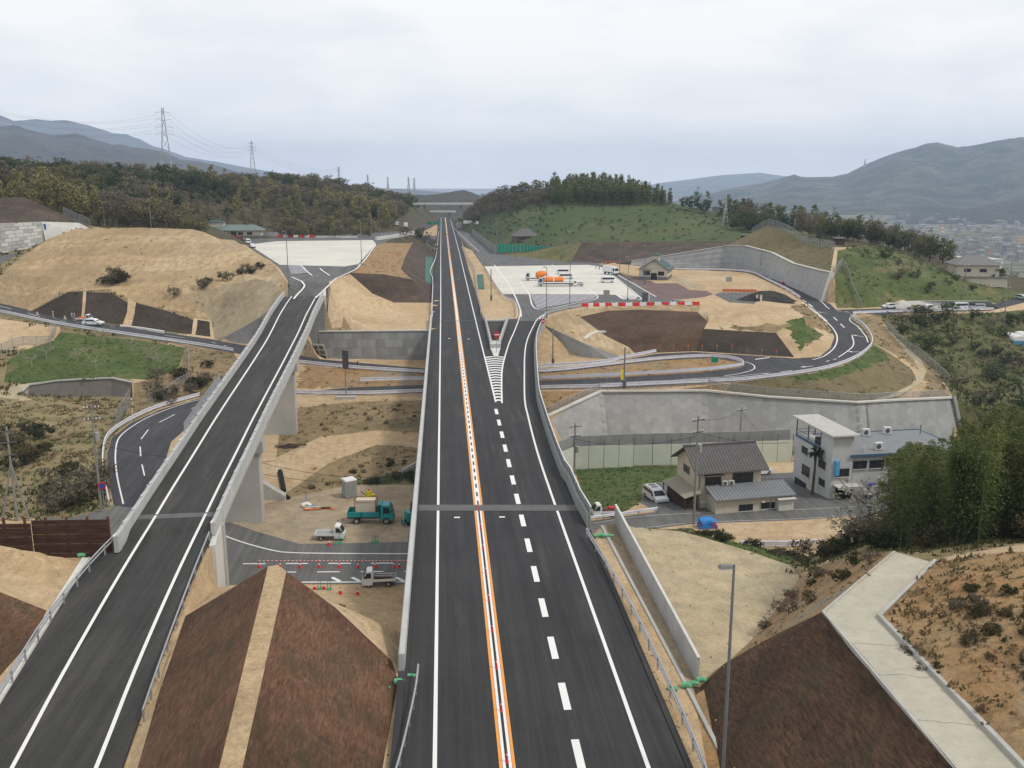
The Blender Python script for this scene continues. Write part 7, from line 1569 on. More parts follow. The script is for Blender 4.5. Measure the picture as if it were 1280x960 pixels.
o=empty('culvert_mouth',rest(P(326,622,-9.4)),'pale sloped concrete block beside the first ramp pier','culvert'); mb=MB(); mb.side([(-.6,-.5),(3.4,-.5),(3.2,.4),(-.3,2.8)],-.6,.6,'concrete'); mb.build('wing',o)
def sandbags(px,py,z,label,pts):
    p=P(px,py,z); mb=MB(); c=[V(q) for q in pts]
    for i,q in enumerate(dens(c,.55)): r=.24+.05*math.sin(i*2.1); mb.tube([q+V((-.3,.08*math.sin(i),r*.6)),q+V((0,0,r*.85)),q+V((.3,-.05,r*.6))],r*.8,'green_bag',8,r*.65)
    o=mb.build('sandbag_row'); o.location=V((p.x,p.y,max(z,gz(p.x,p.y,z)))); return tag(o,label,'sandbags')
plain('green_bag',(.12,.38,.20),.25,4,.8)
sandbags(122,694,-.3,'green sandbags at the end of the rusty board fence',[(-1.2,-.3,0),(-.2,.1,0),(1.,.15,0)]); sandbags(500,857,-.35,'green sandbags at the near end of the left bridge parapet',[(-.9,-.5,-.1),(0,0,0),(.8,.6,.1)]); sandbags(858,862,-.6,'green sandbags at the near end of the grey panel wall',[(-1.,-.3,0),(0,0,0),(1.1,.5,.1)]); sandbags(752,672,-.4,'green sandbags at the far end of the right guard rail',[(-.8,.1,0),(.8,.1,0)])
mb=MB(); mb.tube([V((-.9,0,.5)),V((.2,.1,.8)),V((.9,0,.45))],.75,'tarp_blue',9,.55); mb.box((0,0,.2),(2.2,1.4,.4),'tarp_blue'); o=mb.build('tarp_pile'); o.location=rest(P(884,659,-9.9)); tag(o,'blue tarpaulin covering a heap beside the roadside pole','tarp')
for px,l in ((877,'red stand left of the blue tarpaulin'),(893,'red stand right of the blue tarpaulin')):
    mb=MB(); mb.bar((-.3,0,0),(0,0,.9),.07,.07,'sign_red'); mb.bar((.3,0,0),(0,0,.9),.07,.07,'sign_red'); mb.bar((-.4,0,.5),(.4,0,.5),.07,.07,'sign_red'); o=mb.build('barrier_stand'); o.location=rest(P(px,661.5,-9.9)); tag(o,l,'stand')
mb=MB(); mb.box((0,0,.7),(.8,.7,1.3),'sign_red'); mb.box((0,0,1.4),(.9,.8,.12),'sign_red'); mb.box((0,-.36,1.),(.5,.04,.08),'pipe_black'); o=mb.build('red_box'); o.location=rest(P(872,630,-10.2)); tag(o,'red metal box standing at the house corner','box')
# black heap, debris on tan knoll
mb=MB(); n=18; vs=[(0,0,2.5)]
for r_,z in ((2.,2.3),(4.2,1.5),(6.2,.5),(7.6,-.3)):
    for j in range(n): t=6.2832*j/n; q=r_*(1+.18*noise.noise(V((math.cos(t)*1.7,math.sin(t)*1.7,r_)))); vs.append((q*math.cos(t)*1.15,q*math.sin(t)*.55,z+.3*noise.noise(V((j*.7,r_,2.)))))
fs=[(0,1+j,1+(j+1)%n) for j in range(n)]+[(1+k*n+j,1+(k+1)*n+j,1+(k+1)*n+(j+1)%n,1+k*n+(j+1)%n) for k in range(3) for j in range(n)]
soil('heap_black',[(.03,.028,.026),(.045,.042,.04),(.07,.065,.06)],.3,1.5); mb.add(vs,fs,'heap_black',True); o=mb.build('asphalt_heap'); o.location=rest(P(958,374,.2)); tag(o,'black heap of asphalt rubble on the tan knoll','heap')
for px,l in ((946,'pale square post left of two before the black heap'),(951,'pale square post right of two before the black heap')):
    b,h=upright(px,376.5,369); mb=MB(); mb.box((0,0,h/2),(.5,.4,h),'wall_cream'); mb.box((0,0,h+.05),(.6,.5,.1),'concrete'); o=mb.build('square_post'); o.location=b; tag(o,l,'post')
b=P(757,419,-3.); 
# ------------------------------------------------------------------ houses
def win(root,x,y,z,w,h,rz=0,axis='y',frame='steel_dark',glass='glass_dark',side=-1,name='window'):
    """window with frame, sash bar and pane standing proud of a wall; axis: wall normal"""
    mb=MB(); t=.06
    def B(a,b,c,dx,dz,th,m):
        if axis=='y': mb.box((a,y+side*b,c),(dx,th,dz),m)
        else: mb.box((x+side*b,a,c),(th,dx,dz),m)
    u=x if axis=='y' else y
    for s in (-1,1): B(u+s*w/2,.03,z,t,h+t,.07,frame); B(u,.03,z+s*h/2,w+t,t,.07,frame)
    B(u,.035,z,t*.8,h,.05,frame); o=mb.build(name,root)
    mb=MB(); B(u,.012,z,w,h,.02,glass); mb.build('pane',o); mb=MB(); B(u,.09,z-h/2-.05,w+.2,.05,.18,'concrete_white'); mb.build('sill',o); return o
def gable(mb,x0,x1,y0,y1,ze,zr,ov,mat,th=.16,ridge='x'):
    ym=(y0+y1)/2
    for s,ya in ((-1,y0-ov),(1,y1+ov)):
        k=(zr-ze)/((y1-y0)/2); zz=zr-k*abs(ya-ym); vs=[(x0-ov,ya,zz),(x1+ov,ya,zz),(x1+ov,ym,zr),(x0-ov,ym,zr)]; vs+= [(a,b,c+th) for a,b,c in vs]
        mb.add(vs,[(3,2,1,0),(4,5,6,7),(0,1,5,4),(1,2,6,5),(2,3,7,6),(3,0,4,7)],mat)
def tiles(mb,x0,x1,ym,yr,zr,ze,pitch,mat):
    """rolled tile courses running down a roof plane"""
    n=int((x1-x0)/pitch)
    for i in range(n+1): x=x0+i*(x1-x0)/n; mb.bar((x,ym,zr+.19),(x,yr,ze+.19),.09,.07,mat)
rz_=R(8.5); c_=P(874,587,-4.9); base=V((c_.x+3*math.sin(rz_),c_.y-3*math.cos(rz_),-10.7))
h=empty('house',base,'beige two storey house with dark tiled gable roof and low grey roofed annex','house',rz_)
mb=MB(); mb.box((4.4,6.5,2.7),(8.8,7,6.),'wall_cream'); mb.add([(0.,3,5.7),(0,10,5.7),(0,6.5,7.75)],[(0,1,2)],'wall_cream'); mb.add([(8.8,3,5.7),(8.8,10,5.7),(8.8,6.5,7.75)],[(0,1,2)],'wall_cream'); mb.build('wall',h)
mb=MB(); gable(mb,0,8.8,3,10,5.72,7.8,.75,'roof_tile'); tiles(mb,-.7,9.5,6.5,2.3,7.8,5.32,.42,'roof_tile'); mb.bar((-.8,6.5,8.05),(9.6,6.5,8.05),.35,.25,'roof_tile'); mb.build('roof',h)
mb=MB(); mb.box((6.4,1.5,1.2),(10.6,3.,2.6),'wall_cream'); mb.build('annex_wall',h)
mb=MB(); mb.add([(.8,-.5,2.55),(12.1,-.5,2.55),(12.1,3.05,3.45),(.8,3.05,3.45),(.8,-.5,2.7),(12.1,-.5,2.7),(12.1,3.05,3.6),(.8,3.05,3.6)],[(3,2,1,0),(4,5,6,7),(0,1,5,4),(1,2,6,5),(2,3,7,6),(3,0,4,7)],'roof_grey'); 
for i in range(24): x=.9+i*.48; mb.bar((x,-.5,2.73),(x,3.04,3.63),.05,.05,'roof_grey')
mb.build('annex_roof',h)
mb=MB(); mb.add([(-2.3,2.,2.3),(0,2.,2.9),(0,9.6,2.9),(-2.3,9.6,2.3),(-2.3,2.,2.4),(0,2.,3.),(0,9.6,3.),(-2.3,9.6,2.4)],[(3,2,1,0),(4,5,6,7),(0,1,5,4),(1,2,6,5),(2,3,7,6),(3,0,4,7)],'roof_canopy' if 'roof_canopy' in MATS else 'wall_cream'); 
for y in (1.2,5.2,9.4): mb.bar((-2.2,max(y,2.1),-.5),(-2.2,max(y,2.1),2.3),.1,.1,'wood_dark')
mb.build('canopy',h); mb=MB(); mb.box((-1.0,6.,.9),(1.6,6.,1.6),'wood_dark'); mb.build('shed_store',h)
win(h,2.0,3,4.1,2.2,1.2); win(h,6.2,3,3.95,2.9,2.,name='balcony_door'); win(h,0,6.9,4.7,1.9,.95,axis='x'); win(h,5.3,0,1.25,1.9,.85); win(h,8.4,0,1.3,1.9,.8)
mb=MB(); mb.box((2.0,2.6,5.),(2.6,.9,.1),'roof_tile'); mb.build('window_hood',h); mb=MB(); mb.box((10.6,-.35,1.1),(2.1,.75,2.3),'wall_white'); mb.box((10.6,-.5,2.3),(2.5,1.2,.1),'roof_white'); mb.build('garage_box',h)
for x in (3.5,4.4): mb=MB(); mb.box((x,2.6,3.85),(.75,.35,.6),'wall_white'); mb.box((x-.05,2.41,3.85),(.45,.03,.45),'steel_dark'); mb.build('air_conditioner',h)
mb=MB(); mb.tube([V((7.6,-.15,2.0)),V((7.6,-.2,2.05))],.25,'wall_white',12); mb.build('dish',h); mb=MB(); mb.tube([V((8.7,-.05,-.3)),V((8.7,-.05,2.5))],.05,'steel',6); mb.tube([V((.05,2.9,-.3)),V((.05,2.9,5.5))],.05,'steel_dark',6); mb.build('downpipe',h)
# grey white workshop building
a,b=P(1036,627,-10.8),P(1112,622.5,-10.8); rz_=math.atan2(b.y-a.y,b.x-a.x); base=V((a.x,a.y,-10.9))
h=empty('workshop_building',base,'white grey three storey workshop building with long flat roofed wing','building',rz_)
mb=MB(); mb.box((1.5,5.3,4.2),(3.,10.6,8.6),'wall_bluegrey'); mb.build('tower_wall',h) if False else None
mb=MB(); mb.box((1.5,1.6,4.5),(3.,3.2,9.2),'wall_bluegrey'); mb.box((1.5,6.9,3.2),(3.,7.4,6.6),'wall_bluegrey'); mb.build('tower_wall',h)
mb=MB(); mb.box((1.5,5.2,9.35),(4.,11.6,.22),'roof_white',0,(1,1)); 
for i in range(22): mb.box((1.5,-.4+i*.53,9.48),(4.,.06,.05),'roof_white')
mb.build('tower_roof',h)
mb=MB(); 
for y in (3.4,7.,10.5):
    for x in (.06,2.94): mb.bar((x,y,6.5),(x,y,9.3),.12,.12,'steel_dark')
for z in (7.,7.5): mb.bar((.05,3.3,z),(.05,10.55,z),.05,.05,'trim_blue'); mb.bar((.05,10.55,z),(2.9,10.55,z),.05,.05,'trim_blue')
mb.box((0.02,6.9,6.6),(.1,7.4,.35),'trim_blue'); mb.box((1.5,5,7.),(1.6,2.5,.9),'wood_dark'); mb.build('balcony_frame',h)
mb=MB(); mb.box((11.,5.2,3.0),(16.,10.,6.6),'wall_bluegrey'); mb.build('wing_wall',h)
mb=MB(); mb.box((11.,5.2,6.42),(16.7,10.7,.24),'roof_grey'); 
mb.build('wing_roof',h)
mb=MB(); mb.box((11.,-.2,6.42),(16.8,.12,.34),'trim_blue'); mb.box((19.45,5.2,6.42),(.12,10.8,.34),'trim_blue'); mb.box((11.,10.6,6.5),(16.8,.12,.3),'trim_blue'); mb.build('fascia',h)
for x,z,w,hh in ((1.65,4.1,1.9,1.1),(4.2,5.,2.0,1.1),(6.7,5.,2.1,1.1),(9.1,5.05,2.1,1.15),(13.2,5.,2.4,1.3),(16.6,5.,2.2,1.4),(8.4,2.1,2.1,.8),(13.8,1.9,1.9,.9)): win(h,x,0 if x<3 else .2,z,w,hh)
for y,z,w,hh in ((7.6,5.1,1.7,1.0),(2.5,4.6,1.9,1.1),(6.9,2.3,2.2,1.5),(2.2,2.1,1.6,1.),(8.2,-.1,3.4,1.2)): win(h,0,y,z,w,hh,axis='x')
mb=MB(); mb.box((2.,-.02,1.),(2.5,.1,2.4),'pipe_black'); mb.build('entrance',h); mb=MB(); mb.box((2.2,-.7,2.45),(3.6,1.5,.14),'roof_white'); mb.box((2.2,-1.4,2.35),(3.6,.1,.25),'wall_bluegrey'); mb.build('awning',h); mb=MB(); mb.box((.62,-.3,4.9),(.5,.6,2.),'sign_sky' if 'sign_sky' in MATS else 'trim_blue'); mb.build('blue_sign',h)
for x,y in ((7.6,1.6),(9.8,8.6),(13.4,9.)): 
    mb=MB(); mb.box((x,y,7.1),(1.1,.55,1.0),'wall_white'); mb.tube([V((x-.1,y-.29,7.1)),V((x-.1,y-.3,7.1))],.36,'steel_dark',12); mb.box((x,y,6.57),(1.1,.5,.1),'steel_dark'); mb.build('air_conditioner',h)
mb=MB(); mb.tube([V((5.2,1.2,6.5)),V((5.2,1.2,7.2))],.12,'wall_white',8); mb.tube([V((18,8,6.5)),V((18,8,8.))],.06,'steel_dark',6); mb.tube([V((9.2,.13,5.9)),V((9.2,-.05,6.))],.15,'steel_dark',8); mb.tube([V((10.6,.13,5.9)),V((10.6,-.05,6.))],.15,'steel_dark',8); mb.build('vent_pipe',h); mb=MB(); mb.tube([V((3.1,.1,-.3)),V((3.1,.1,6.3))],.06,'steel',6); mb.tube([V((10.6,.1,-.3)),V((10.6,.1,6.3))],.06,'steel',6); mb.build('downpipe',h)
def loc(h,x,y,z=0): return h.matrix_world@V((x,y,z)) if False else Matrix.Translation(h.location)@Matrix.Rotation(h.rotation_euler.z,4,'Z')@V((x,y,z))
p=loc(h,5.9,-.7,.0); o=empty('vending_machine',rest(p),'blue drinks vending machine beside the workshop wall','vending machine',rz_); mb=MB(); mb.box((0,0,1.),(1.6,.8,2.),'vending_blue'); mb.build('body',o); mb=MB(); mb.box((0,-.42,1.35),(1.35,.04,1.0),'vending_front'  if 'vending_front' in MATS else 'tarp_blue'); mb.build('display',o); mb=MB()
for r in range(3):
    for c in range(5): mb.tube([V((-.5+c*.25,-.45,1.05+r*.32)),V((-.5+c*.25,-.45,1.23+r*.32))],.07,('red_plastic','white_plastic','orange_plastic','teal')[(r+c)%4],6)
mb.build('bottle_row',o); mb=MB(); mb.box((0,-.42,.35),(1.2,.05,.25),'pipe_black'); mb.build('tray',o)
p=loc(h,-1.0,2.8); T=empty('palm_tree',rest(p),'slender palm tree growing against the workshop tower','palm tree'); mb=MB(); mb.tube([V((0,0,-.3)),V((.1,0,3)),V((.15,.0,6.0))],.22,'bark',8,.16); mb.build('trunk',T); mb=MB(); mb.tint=[]; rr=random.Random(4)
for i in range(46):
    a=rr.uniform(0,6.28); e=rr.uniform(-.9,1.2); d=V((math.cos(a)*math.cos(e),math.sin(a)*math.cos(e),math.sin(e))); s=V((-d.y,d.x,0)).normalized()*.22; c=V((.15,0,6.1)); L_=rr.uniform(.9,1.5)
    mb.add([c-s*.3,c+s*.3,c+d*L_*.6+s,c+d*L_+V((0,0,-.3)),c+d*L_*.6-s],[(0,1,2,3,4)],'leaf_evergreen'); mb.tint.append(rr.uniform(.2,.7))
mb.build('crown',T)
o=empty('railing',rest(loc(h,9.5,-1.8)),'white pipe railing at the workshop forecourt half behind bamboo','railing',rz_+.1); mb=MB()
for z in (.4,.8,1.2): mb.tube([V((0,0,z)),V((8,0,z))],.06,'white_plastic',6)
for x in range(6): mb.tube([V((x*1.6,0,0)),V((x*1.6,0,1.25))],.05,'white_plastic',6)
mb.build('rail',o)
# service buildings
def lodge(base,rz_,w,d,he,hr,label,cup,hip):
    h=empty('service_building',base,label,'building',rz_); mb=MB(); mb.box((0,0,he/2),(w,d,he+.4),'wall_cream'); 
    if not hip:
        for s in (-1,1): mb.add([(s*w/2,-d/2,he),(s*w/2,d/2,he),(s*w/2,0,hr)],[(0,1,2)],'wall_cream')
    mb.build('wall',h); mb=MB(); mb.box((0,0,.5),(w+.1,d+.1,1.1),'wall_stone'); mb.build('base_course',h); mb=MB()
    if hip: e=1.; mb.add([(-w/2-e,-d/2-e,he),(w/2+e,-d/2-e,he),(w/2+e,d/2+e,he),(-w/2-e,d/2+e,he),(-w/2+d*.4,0,hr),(w/2-d*.4,0,hr)],[(0,1,5,4),(1,2,5),(2,3,4,5),(3,0,4),(0,3,2,1)],'roof_sage')
    else: gable(mb,-w/2,w/2,-d/2,d/2,he,hr,.9,'roof_green')
    mb.build('roof',h); cx,cw,cd,ch=cup; mb=MB(); mb.box((cx,0,hr+.1),(cw,cd,ch*1.5),'wall_cream'); mb.build('clerestory',h); mb=MB(); e=.5; z=hr+ch*.85; mb.add([(cx-cw/2-e,-cd/2-e,z),(cx+cw/2+e,-cd/2-e,z),(cx+cw/2+e,cd/2+e,z),(cx-cw/2-e,cd/2+e,z),(cx-cw*.3,0,z+.8),(cx+cw*.3,0,z+.8)],[(0,1,5,4),(1,2,5),(2,3,4,5),(3,0,4),(0,3,2,1)],'roof_green'); mb.build('clerestory_roof',h); return h
p=P(289,297,8.); h=lodge(V((p.x,p.y,8)),R(2),28,9,3.4,5.8,'long cream building with grey green hip roof behind the tan hill','' or (-8,11,3.5,1.4),True)
for x in (-9,-5,-1,5,9): win(h,x,-4.5,2.,2.2,1.1)
mb=MB(); mb.box((2,-4.56,1.5),(2.6,.1,2.8),'wood_dark'); mb.build('entrance',h)
p=P(816,350,0); q=P(851,349.5,0); h=lodge(V(((p.x+q.x)/2-2.5,(p.y+q.y)/2+6,0)),R(70),13,9.6,3.6,6.6,'cream gabled building with dark green roof and cupola on the right plaza','' or (-1.,3.,2.6,1.5),False)
for y,w in ((-2.6,2.0),(2.2,2.2)): win(h,-6.5,y,2.2,w,1.3,axis='x')
mb=MB(); mb.box((-6.58,-.2,1.2),(.1,2.,2.2),'glass_dark'); mb.build('entrance',h)
for x in (-4,0,3.5): win(h,x,4.8,2.2,1.1,1.5,side=1)
mb=MB(); mb.box((-6.6,2.2,3.2),(.9,2.8,.12),'roof_green'); mb.build('entrance_hood',h)
# white railing of the forecourt
o=empty('railing',P(862,355,0),'white grey railing curving around the red paved forecourt','railing'); mb=MB(); rp_=lift([(843,350,0),(855,355,0),(866,361.5,0),(882,362,0)],0)
for z in (.5,1.1): mb.tube([q+V((0,0,z))-o.location for q in rp_],.08,'steel',5)
for q in dens(rp_,1.2): mb.bar(q-o.location,q-o.location+V((0,0,1.1)),.07,.07,'white_plastic')
mb.build('rail',o)
# hip roofed house at right, far house behind the net, sheds, greenhouse
def hiphouse(base,rz_,w,d,he,hr,label,wall='wall_cream',roof='roof_tile',low=None):
    h=empty('house',base,label,'house',rz_); mb=MB(); mb.box((0,0,he/2-.5),(w,d,he+1),wall); mb.build('wall',h); mb=MB(); e=1.1; mb.add([(-w/2-e,-d/2-e,he),(w/2+e,-d/2-e,he),(w/2+e,d/2+e,he),(-w/2-e,d/2+e,he),(-w*.18,0,hr),(w*.18,0,hr)],[(0,1,5,4),(1,2,5),(2,3,4,5),(3,0,4),(0,3,2,1)],roof); mb.build('roof',h)
    if low: mb=MB(); mb.box((low[0],low[1],.9),(low[2],low[3],2.8),wall); mb.build('annex_wall',h); mb=MB(); mb.box((low[0],low[1],2.45),(low[2]+1.,low[3]+1.,.3),roof); mb.build('annex_roof',h)
    for x in (-w*.25,w*.12): win(h,x,-d/2,he*.72,w*.16,he*.16)
    return h
p=G(1228,355); hiphouse(p+V((0,6,-.3)),R(-14),12.5,10,6.2,9.,'cream hip roofed house on the orchard ridge at right','wall_cream','roof_slate' if 'roof_slate' in MATS else 'roof_grey',(2.5,-4.6,12,4))
p=D(656,312,462); hiphouse(V((p.x,p.y,gz(p.x,p.y)-4.2)),R(5),11,9,4.6,8.2,'dark roofed house standing behind the green net fence','wood_wall' if 'wood_wall' in MATS else 'wall_cream','roof_tile',(0,-5.5,7,3))
for px,py,d_,w,l,m_ in ((1048,309,322,3.6,'small wooden shed with flat roof on the orchard crest','wood_dark'),(933,299.5,400,5.,'dark hut with grey roof behind the sloped wall ridge','wood_dark')):
    p=onG(D(px,py,d_)); o=empty('shed',p,l,'shed'); mb=MB(); mb.box((0,0,1.),(w*.85,2.6,2.4),m_); mb.build('wall',o); mb=MB(); mb.box((0,0,2.3),(w,3.4,.2),'roof_grey'); mb.build('roof',o)
p=rest(P(1276,399,-4.))-V((0,0,.5)); o=empty('greenhouse',p,'white plastic tunnel greenhouse with blue net skirts below the side road','greenhouse',R(-8)); o.scale=(.8,.8,.8)
for i in range(2):
    mb=MB(); n=9; vs=[]
    for y in (-6,6):
        for j in range(n): t=math.pi*j/(n-1); vs.append((i*5-2+2.4*math.cos(t),y,.9+1.7*math.sin(t)))
    mb.add(vs,[(j,j+1,n+j+1,n+j) for j in range(n-1)]+[tuple(range(n)),tuple(range(2*n-1,n-1,-1))],'white_plastic'); mb.build('cover',o)
    mb=MB(); mb.box((i*5-2,-6.1,-.9),(4.9,.06,4.),'tarp_pale' if 'tarp_pale' in MATS else 'tarp_blue'); mb.box((i*5-4.45,0,-.9),(.06,12,4.),'tarp_pale' if 'tarp_pale' in MATS else 'tarp_blue'); mb.build('net_skirt',o)
p=D(481,250,820); p.z=gz(p.x,p.y); o=empty('hall',p+V((0,0,2)),'white building glimpsed among the trees of the far left hill','building',.5); mb=MB(); mb.box((0,0,4),(11,9,10),'wall_white'); mb.build('wall',o); mb=MB(); mb.box((0,0,9.3),(12,10,.7),'roof_white'); mb.build('roof',o)
# ------------------------------------------------------------------ near vegetation
rnd=random.Random(21)
def bamboo_clump(seed,h,n):
    r_=random.Random(seed); T_=Tm(); T_.v=[];T_.f=[];T_.t=[]; T_.mat='leaf_bamboo_dark'; T_.h=h; T_.trunk=MB(); T_.meshes=None; cs=[]
    for k in range(11):
        a=r_.uniform(0,6.28); q=r_.uniform(.2,1.5); b=V((math.cos(a)*q,math.sin(a)*q,-.5)); o=V((math.cos(a),math.sin(a),0))*r_.uniform(.5,1.7); hh=h*r_.uniform(.68,1.03); cs.append((b,o,hh,r_.uniform(-.16,.16)))
        T_.trunk.tube([b,b+o*.1+V((0,0,hh*.4)),b+o*.4+V((0,0,hh*.75)),b+o+V((0,0,hh*.97))],.055,'culm',5,.012)
    for i in range(n):
        b,o,hh,dt=r_.choice(cs); t=.12+.9*r_.random()**.75; c=b+o*(t*t)+V((0,0,hh*min(t,1.)-max(0,t-.93)*hh*.5)); a=r_.uniform(0,6.28); w=(.2+1.05*math.sin(math.pi*min(1,.12+t*.85)))*r_.random()**.6; d=V((math.cos(a),math.sin(a),0)); c=c+d*w+V((0,0,-.32*w*w+r_.uniform(-.15,.15)))
        L=(d*.7+V((r_.gauss(0,.4),r_.gauss(0,.4),-.45+r_.gauss(0,.35)))).normalized()*r_.uniform(.15,.31); s=L.cross(V((r_.gauss(0,1),r_.gauss(0,1),1.2))).normalized()*r_.uniform(.035,.075); k=len(T_.v); T_.v+=[c-L*.4,c+s,c+L,c-s]; T_.f.append((k,k+1,k+2,k+3)); T_.t.append(min(1,max(0,.1+.62*t+dt+.25*(w-.5)+r_.gauss(0,.12))))  # tint lightens upward and outward, painting the clump's inner shade
    return T_
plain('culm',(.10,.12,.05),.2,2,.6)
NB=[bamboo_clump(300+s,10.5+s*.5,6200) for s in range(5)]+[bamboo_clump(320,9.,5000)]
spots=[]
for i in range(900):
    px=rnd.uniform(1140,1400); d=rnd.uniform(62,112)
    q=D(px,560,d); 
    if any((V((q.x,q.y))-s).length<1.8 for s in spots): continue
    z=gz(q.x,q.y,-5); yt=(592-(px-1130)*2. if px<1152 else 545-max(0,min(px,1310)-1180)*.42)+rnd.uniform(-14,34)
    bb,hh=upright(px,600,yt,V((q.x,q.y,z)))
    if hh<4.5 or hh>19: continue
    spots.append(V((q.x,q.y))); k=rnd.choice((0,1,2,3,0,1,2,3)); T=NB[k]; s=hh/T.h/1.04
    nm='bamboo' if k<4 else 'evergreen_tree'
    plant(T,V((q.x,q.y,z)),'dense dark green bamboo clump in the grove at the right edge' if k<4 else 'round dark evergreen tree within the bamboo grove at the right edge','bamboo clumps of the near right grove' if k<4 else 'evergreens of the near right grove',(min(1.35,s*1.25),min(1.35,s*1.25),s),rnd.uniform(0,6.28),nm,'bamboo' if k<4 else 'tree')
    if len(spots)>=84: break
BS=[proto('round',340+s,620,.11,'bush' if s<1 else 'bush_dry',1.5,1.2) for s in range(3)]+[proto('vase',350+s,300,.13,'twig_brown',1.8,1.2) for s in range(2)]
def bushes(n,f,label,group,s0,s1,kinds=(0,1,2),cat='bush',name='bush'):
    for i in range(n):
        p=f(i)
        if p is None: continue
        plant(BS[rnd.choice(kinds)],p-V((0,0,.2)),label,group,rnd.uniform(s0,s1),rnd.uniform(0,6.28),name,cat)
def inpoly(poly,tries=60):
    v=[cv(q) for q in poly]; pl=Poly(v); b=pl.bb
    def f(i):
        for _ in range(tries):
            x,y=rnd.uniform(b[0],b[1]),rnd.uniform(b[2],b[3])
            if pl.has(x,y): return onG(V((x,y,0)))
        return None
    return f
bushes(26,inpoly([D(1165,690,60),D(1215,680,58.5),D(1300,674,58),D(1330,665,63),D(1200,650,72),D(1130,662,76)]),'dark green bush under the bamboo at the top of the orange bank','bushes along the top of the orange bank',.8,1.6)
bushes(50,inpoly([(1180,730,8),(1290,735,9.5),(1330,830,9),(1260,850,8.2),(1200,800,8)]),'small dark bush clinging to the orange cut bank','bushes on the orange cut bank',.15,.42,(0,1,2,3))
bushes(10,inpoly([(1110,780,7.3),(1160,800,7.4),(1200,860,7.4),(1150,830,7.3)]),'tiny dry bush at the foot of the orange bank beside the concrete path','tiny bushes beside the concrete path',.12,.26,(0,3,4))
bushes(15,inpoly([(950,790,-1.),(1030,735,4.),(1110,692,6.),(1090,690,4.),(1000,725,-1.6)]),'low dry bush on the tan slope end below the concrete path','bushes on the slope end below the concrete path',.3,.7,(0,1,3,4))
bushes(18,inpoly([(1000,700,-5),(1100,665,-5),(1130,650,-3),(1110,690,3),(1040,690,-3)]),'tangled brown bush in the hollow behind the tan plateau','bushes in the hollow behind the plateau',.7,1.4,(0,3,4,4))
WT=[proto('vase',370+s,700,.17,'twig_white',6.,3.4) for s in range(2)]
for px,py,s,l in ((1082,690,1.0,'pale blossoming bare tree in front of the roadside dirt lot'),(1108,682,.8,'smaller pale budding tree beside the bamboo grove'),(1058,690,.6,'low pale shrub tree left of the blossoming tree')):
    p=D(px,py,86); p.z=gz(p.x,p.y); plant(WT[int(s*10)%2],p,l,None,s,rnd.uniform(0,6),'blossom_tree')
# orchards
OT=[proto('vase',380+s,46,.16,'twig_brown',2.6,2.2) for s in range(3)]; OC=[proto('round',390+s,230,.22,'leaf_evergreen',2.6,1.6) for s in range(3)]
GT=[]
for s in range(2):
    r_=random.Random(s); T_=Tm(); T_.v,T_.f,T_.t=leafs(r_,18,vase_crown(2.,2.2,.8),.1); T_.mat='twig_grey' if 'twig_grey' in MATS else 'twig_white'; T_.h=2.8; T_.trunk=MB(); limbs(r_,T_.trunk,3.2,2.3,8,'bark_grey' if 'bark_grey' in MATS else 'pole_concrete'); T_.meshes=None; GT.append(T_)
for px,py in ((130,428),(58,448),(97,452),(165,440),(192,450),(40,460),(200,462),(120,462)):
    p=G(px,py); plant(GT[rnd.randint(0,1)],p,'bare grey pruned fruit tree on the green orchard plot','bare fruit trees of the left orchard plot',rnd.uniform(.9,1.3),rnd.uniform(0,6))
def orch(n,poly,label1,g1,label2,g2,s0,s1,pe=.5):
    f=inpoly(poly)
    for i in range(n):
        p=f(i)
        if p is None: continue
        e=rnd.random()<pe; plant(rnd.choice(OC if e else OT),p,label1 if e else label2,g1 if e else g2,rnd.uniform(s0,s1),rnd.uniform(0,6),'fruit_tree')
orch(95,[(1105,400,-4),(1240,393,-4),(1300,390,-5),(1380,420,-10),(1380,545,-20),(1200,540,-16),(1196,500,-9.5),(1178,470,-8.7)],'dark leafy citrus tree on the terraces right of the hexagon wall','citrus trees on the right terraces','bare brown fruit tree on the terraces right of the hexagon wall','bare fruit trees on the right terraces',.8,1.7,.62)
orch(85,[D(1050,345,262),D(1050,316,288),D(1092,307,338),(1140,322,6),(1200,347,2.6),(1255,363,-.8),(1120,376,-1.2)],'dark leafy bush tree on the orchard slope above the parked cars','leafy trees on the upper right orchard','bare fruit tree on the orchard slope above the parked cars','bare trees on the upper right orchard',.4,.85,.25)
for px,py,d_,s,l in ((1093,312,345,1.0,'bare rounded tree beside the small shed on the orchard crest'),(1135,318,375,1.1,'bare pinkish brown tree on the crest before the valley town'),(1245,342,292,.7,'dark tree right of the hip roofed house'),(1105,349,290,.5,'dark leafy tree alone on the orchard slope above the parked cars')):
    p=D(px,py,d_); p.z=gz(p.x,p.y); plant(KD['bare' if s>=1 else 'ever'][1],p,l,None,s,1.)
bushes(14,inpoly([(-20,545,-8.3),(30,525,-8),(60,550,-8.3),(55,590,-9),(-20,600,-9)]),'dark green bush tree at the left edge of the terraced field','bushes at the left edge of the terraced field',.9,1.7)
bushes(15,inpoly([(60,600,-9),(130,590,-8.9),(132,630,-9.3),(60,645,-9.6)]),'brown scrub bush behind the rusty board fence','scrub behind the rusty board fence',.9,1.7,(0,3,4,4))
bushes(16,inpoly([(165,480,-4.9),(225,462,-4.4),(290,455,-5),(280,480,-6.5),(205,508,-7)]),'brown dry bush on the bank between orchard plot and loop','bushes on the bank above the loop bend',.7,1.5,(3,4,0,4))
bushes(9,inpoly([D(128,372,228),D(150,345,238),D(158,360,232),D(150,378,222)]),'bush in the green clump in the middle of the tan hill face','bushes in the middle of the tan hill face',1.2,2.,(0,1,3))
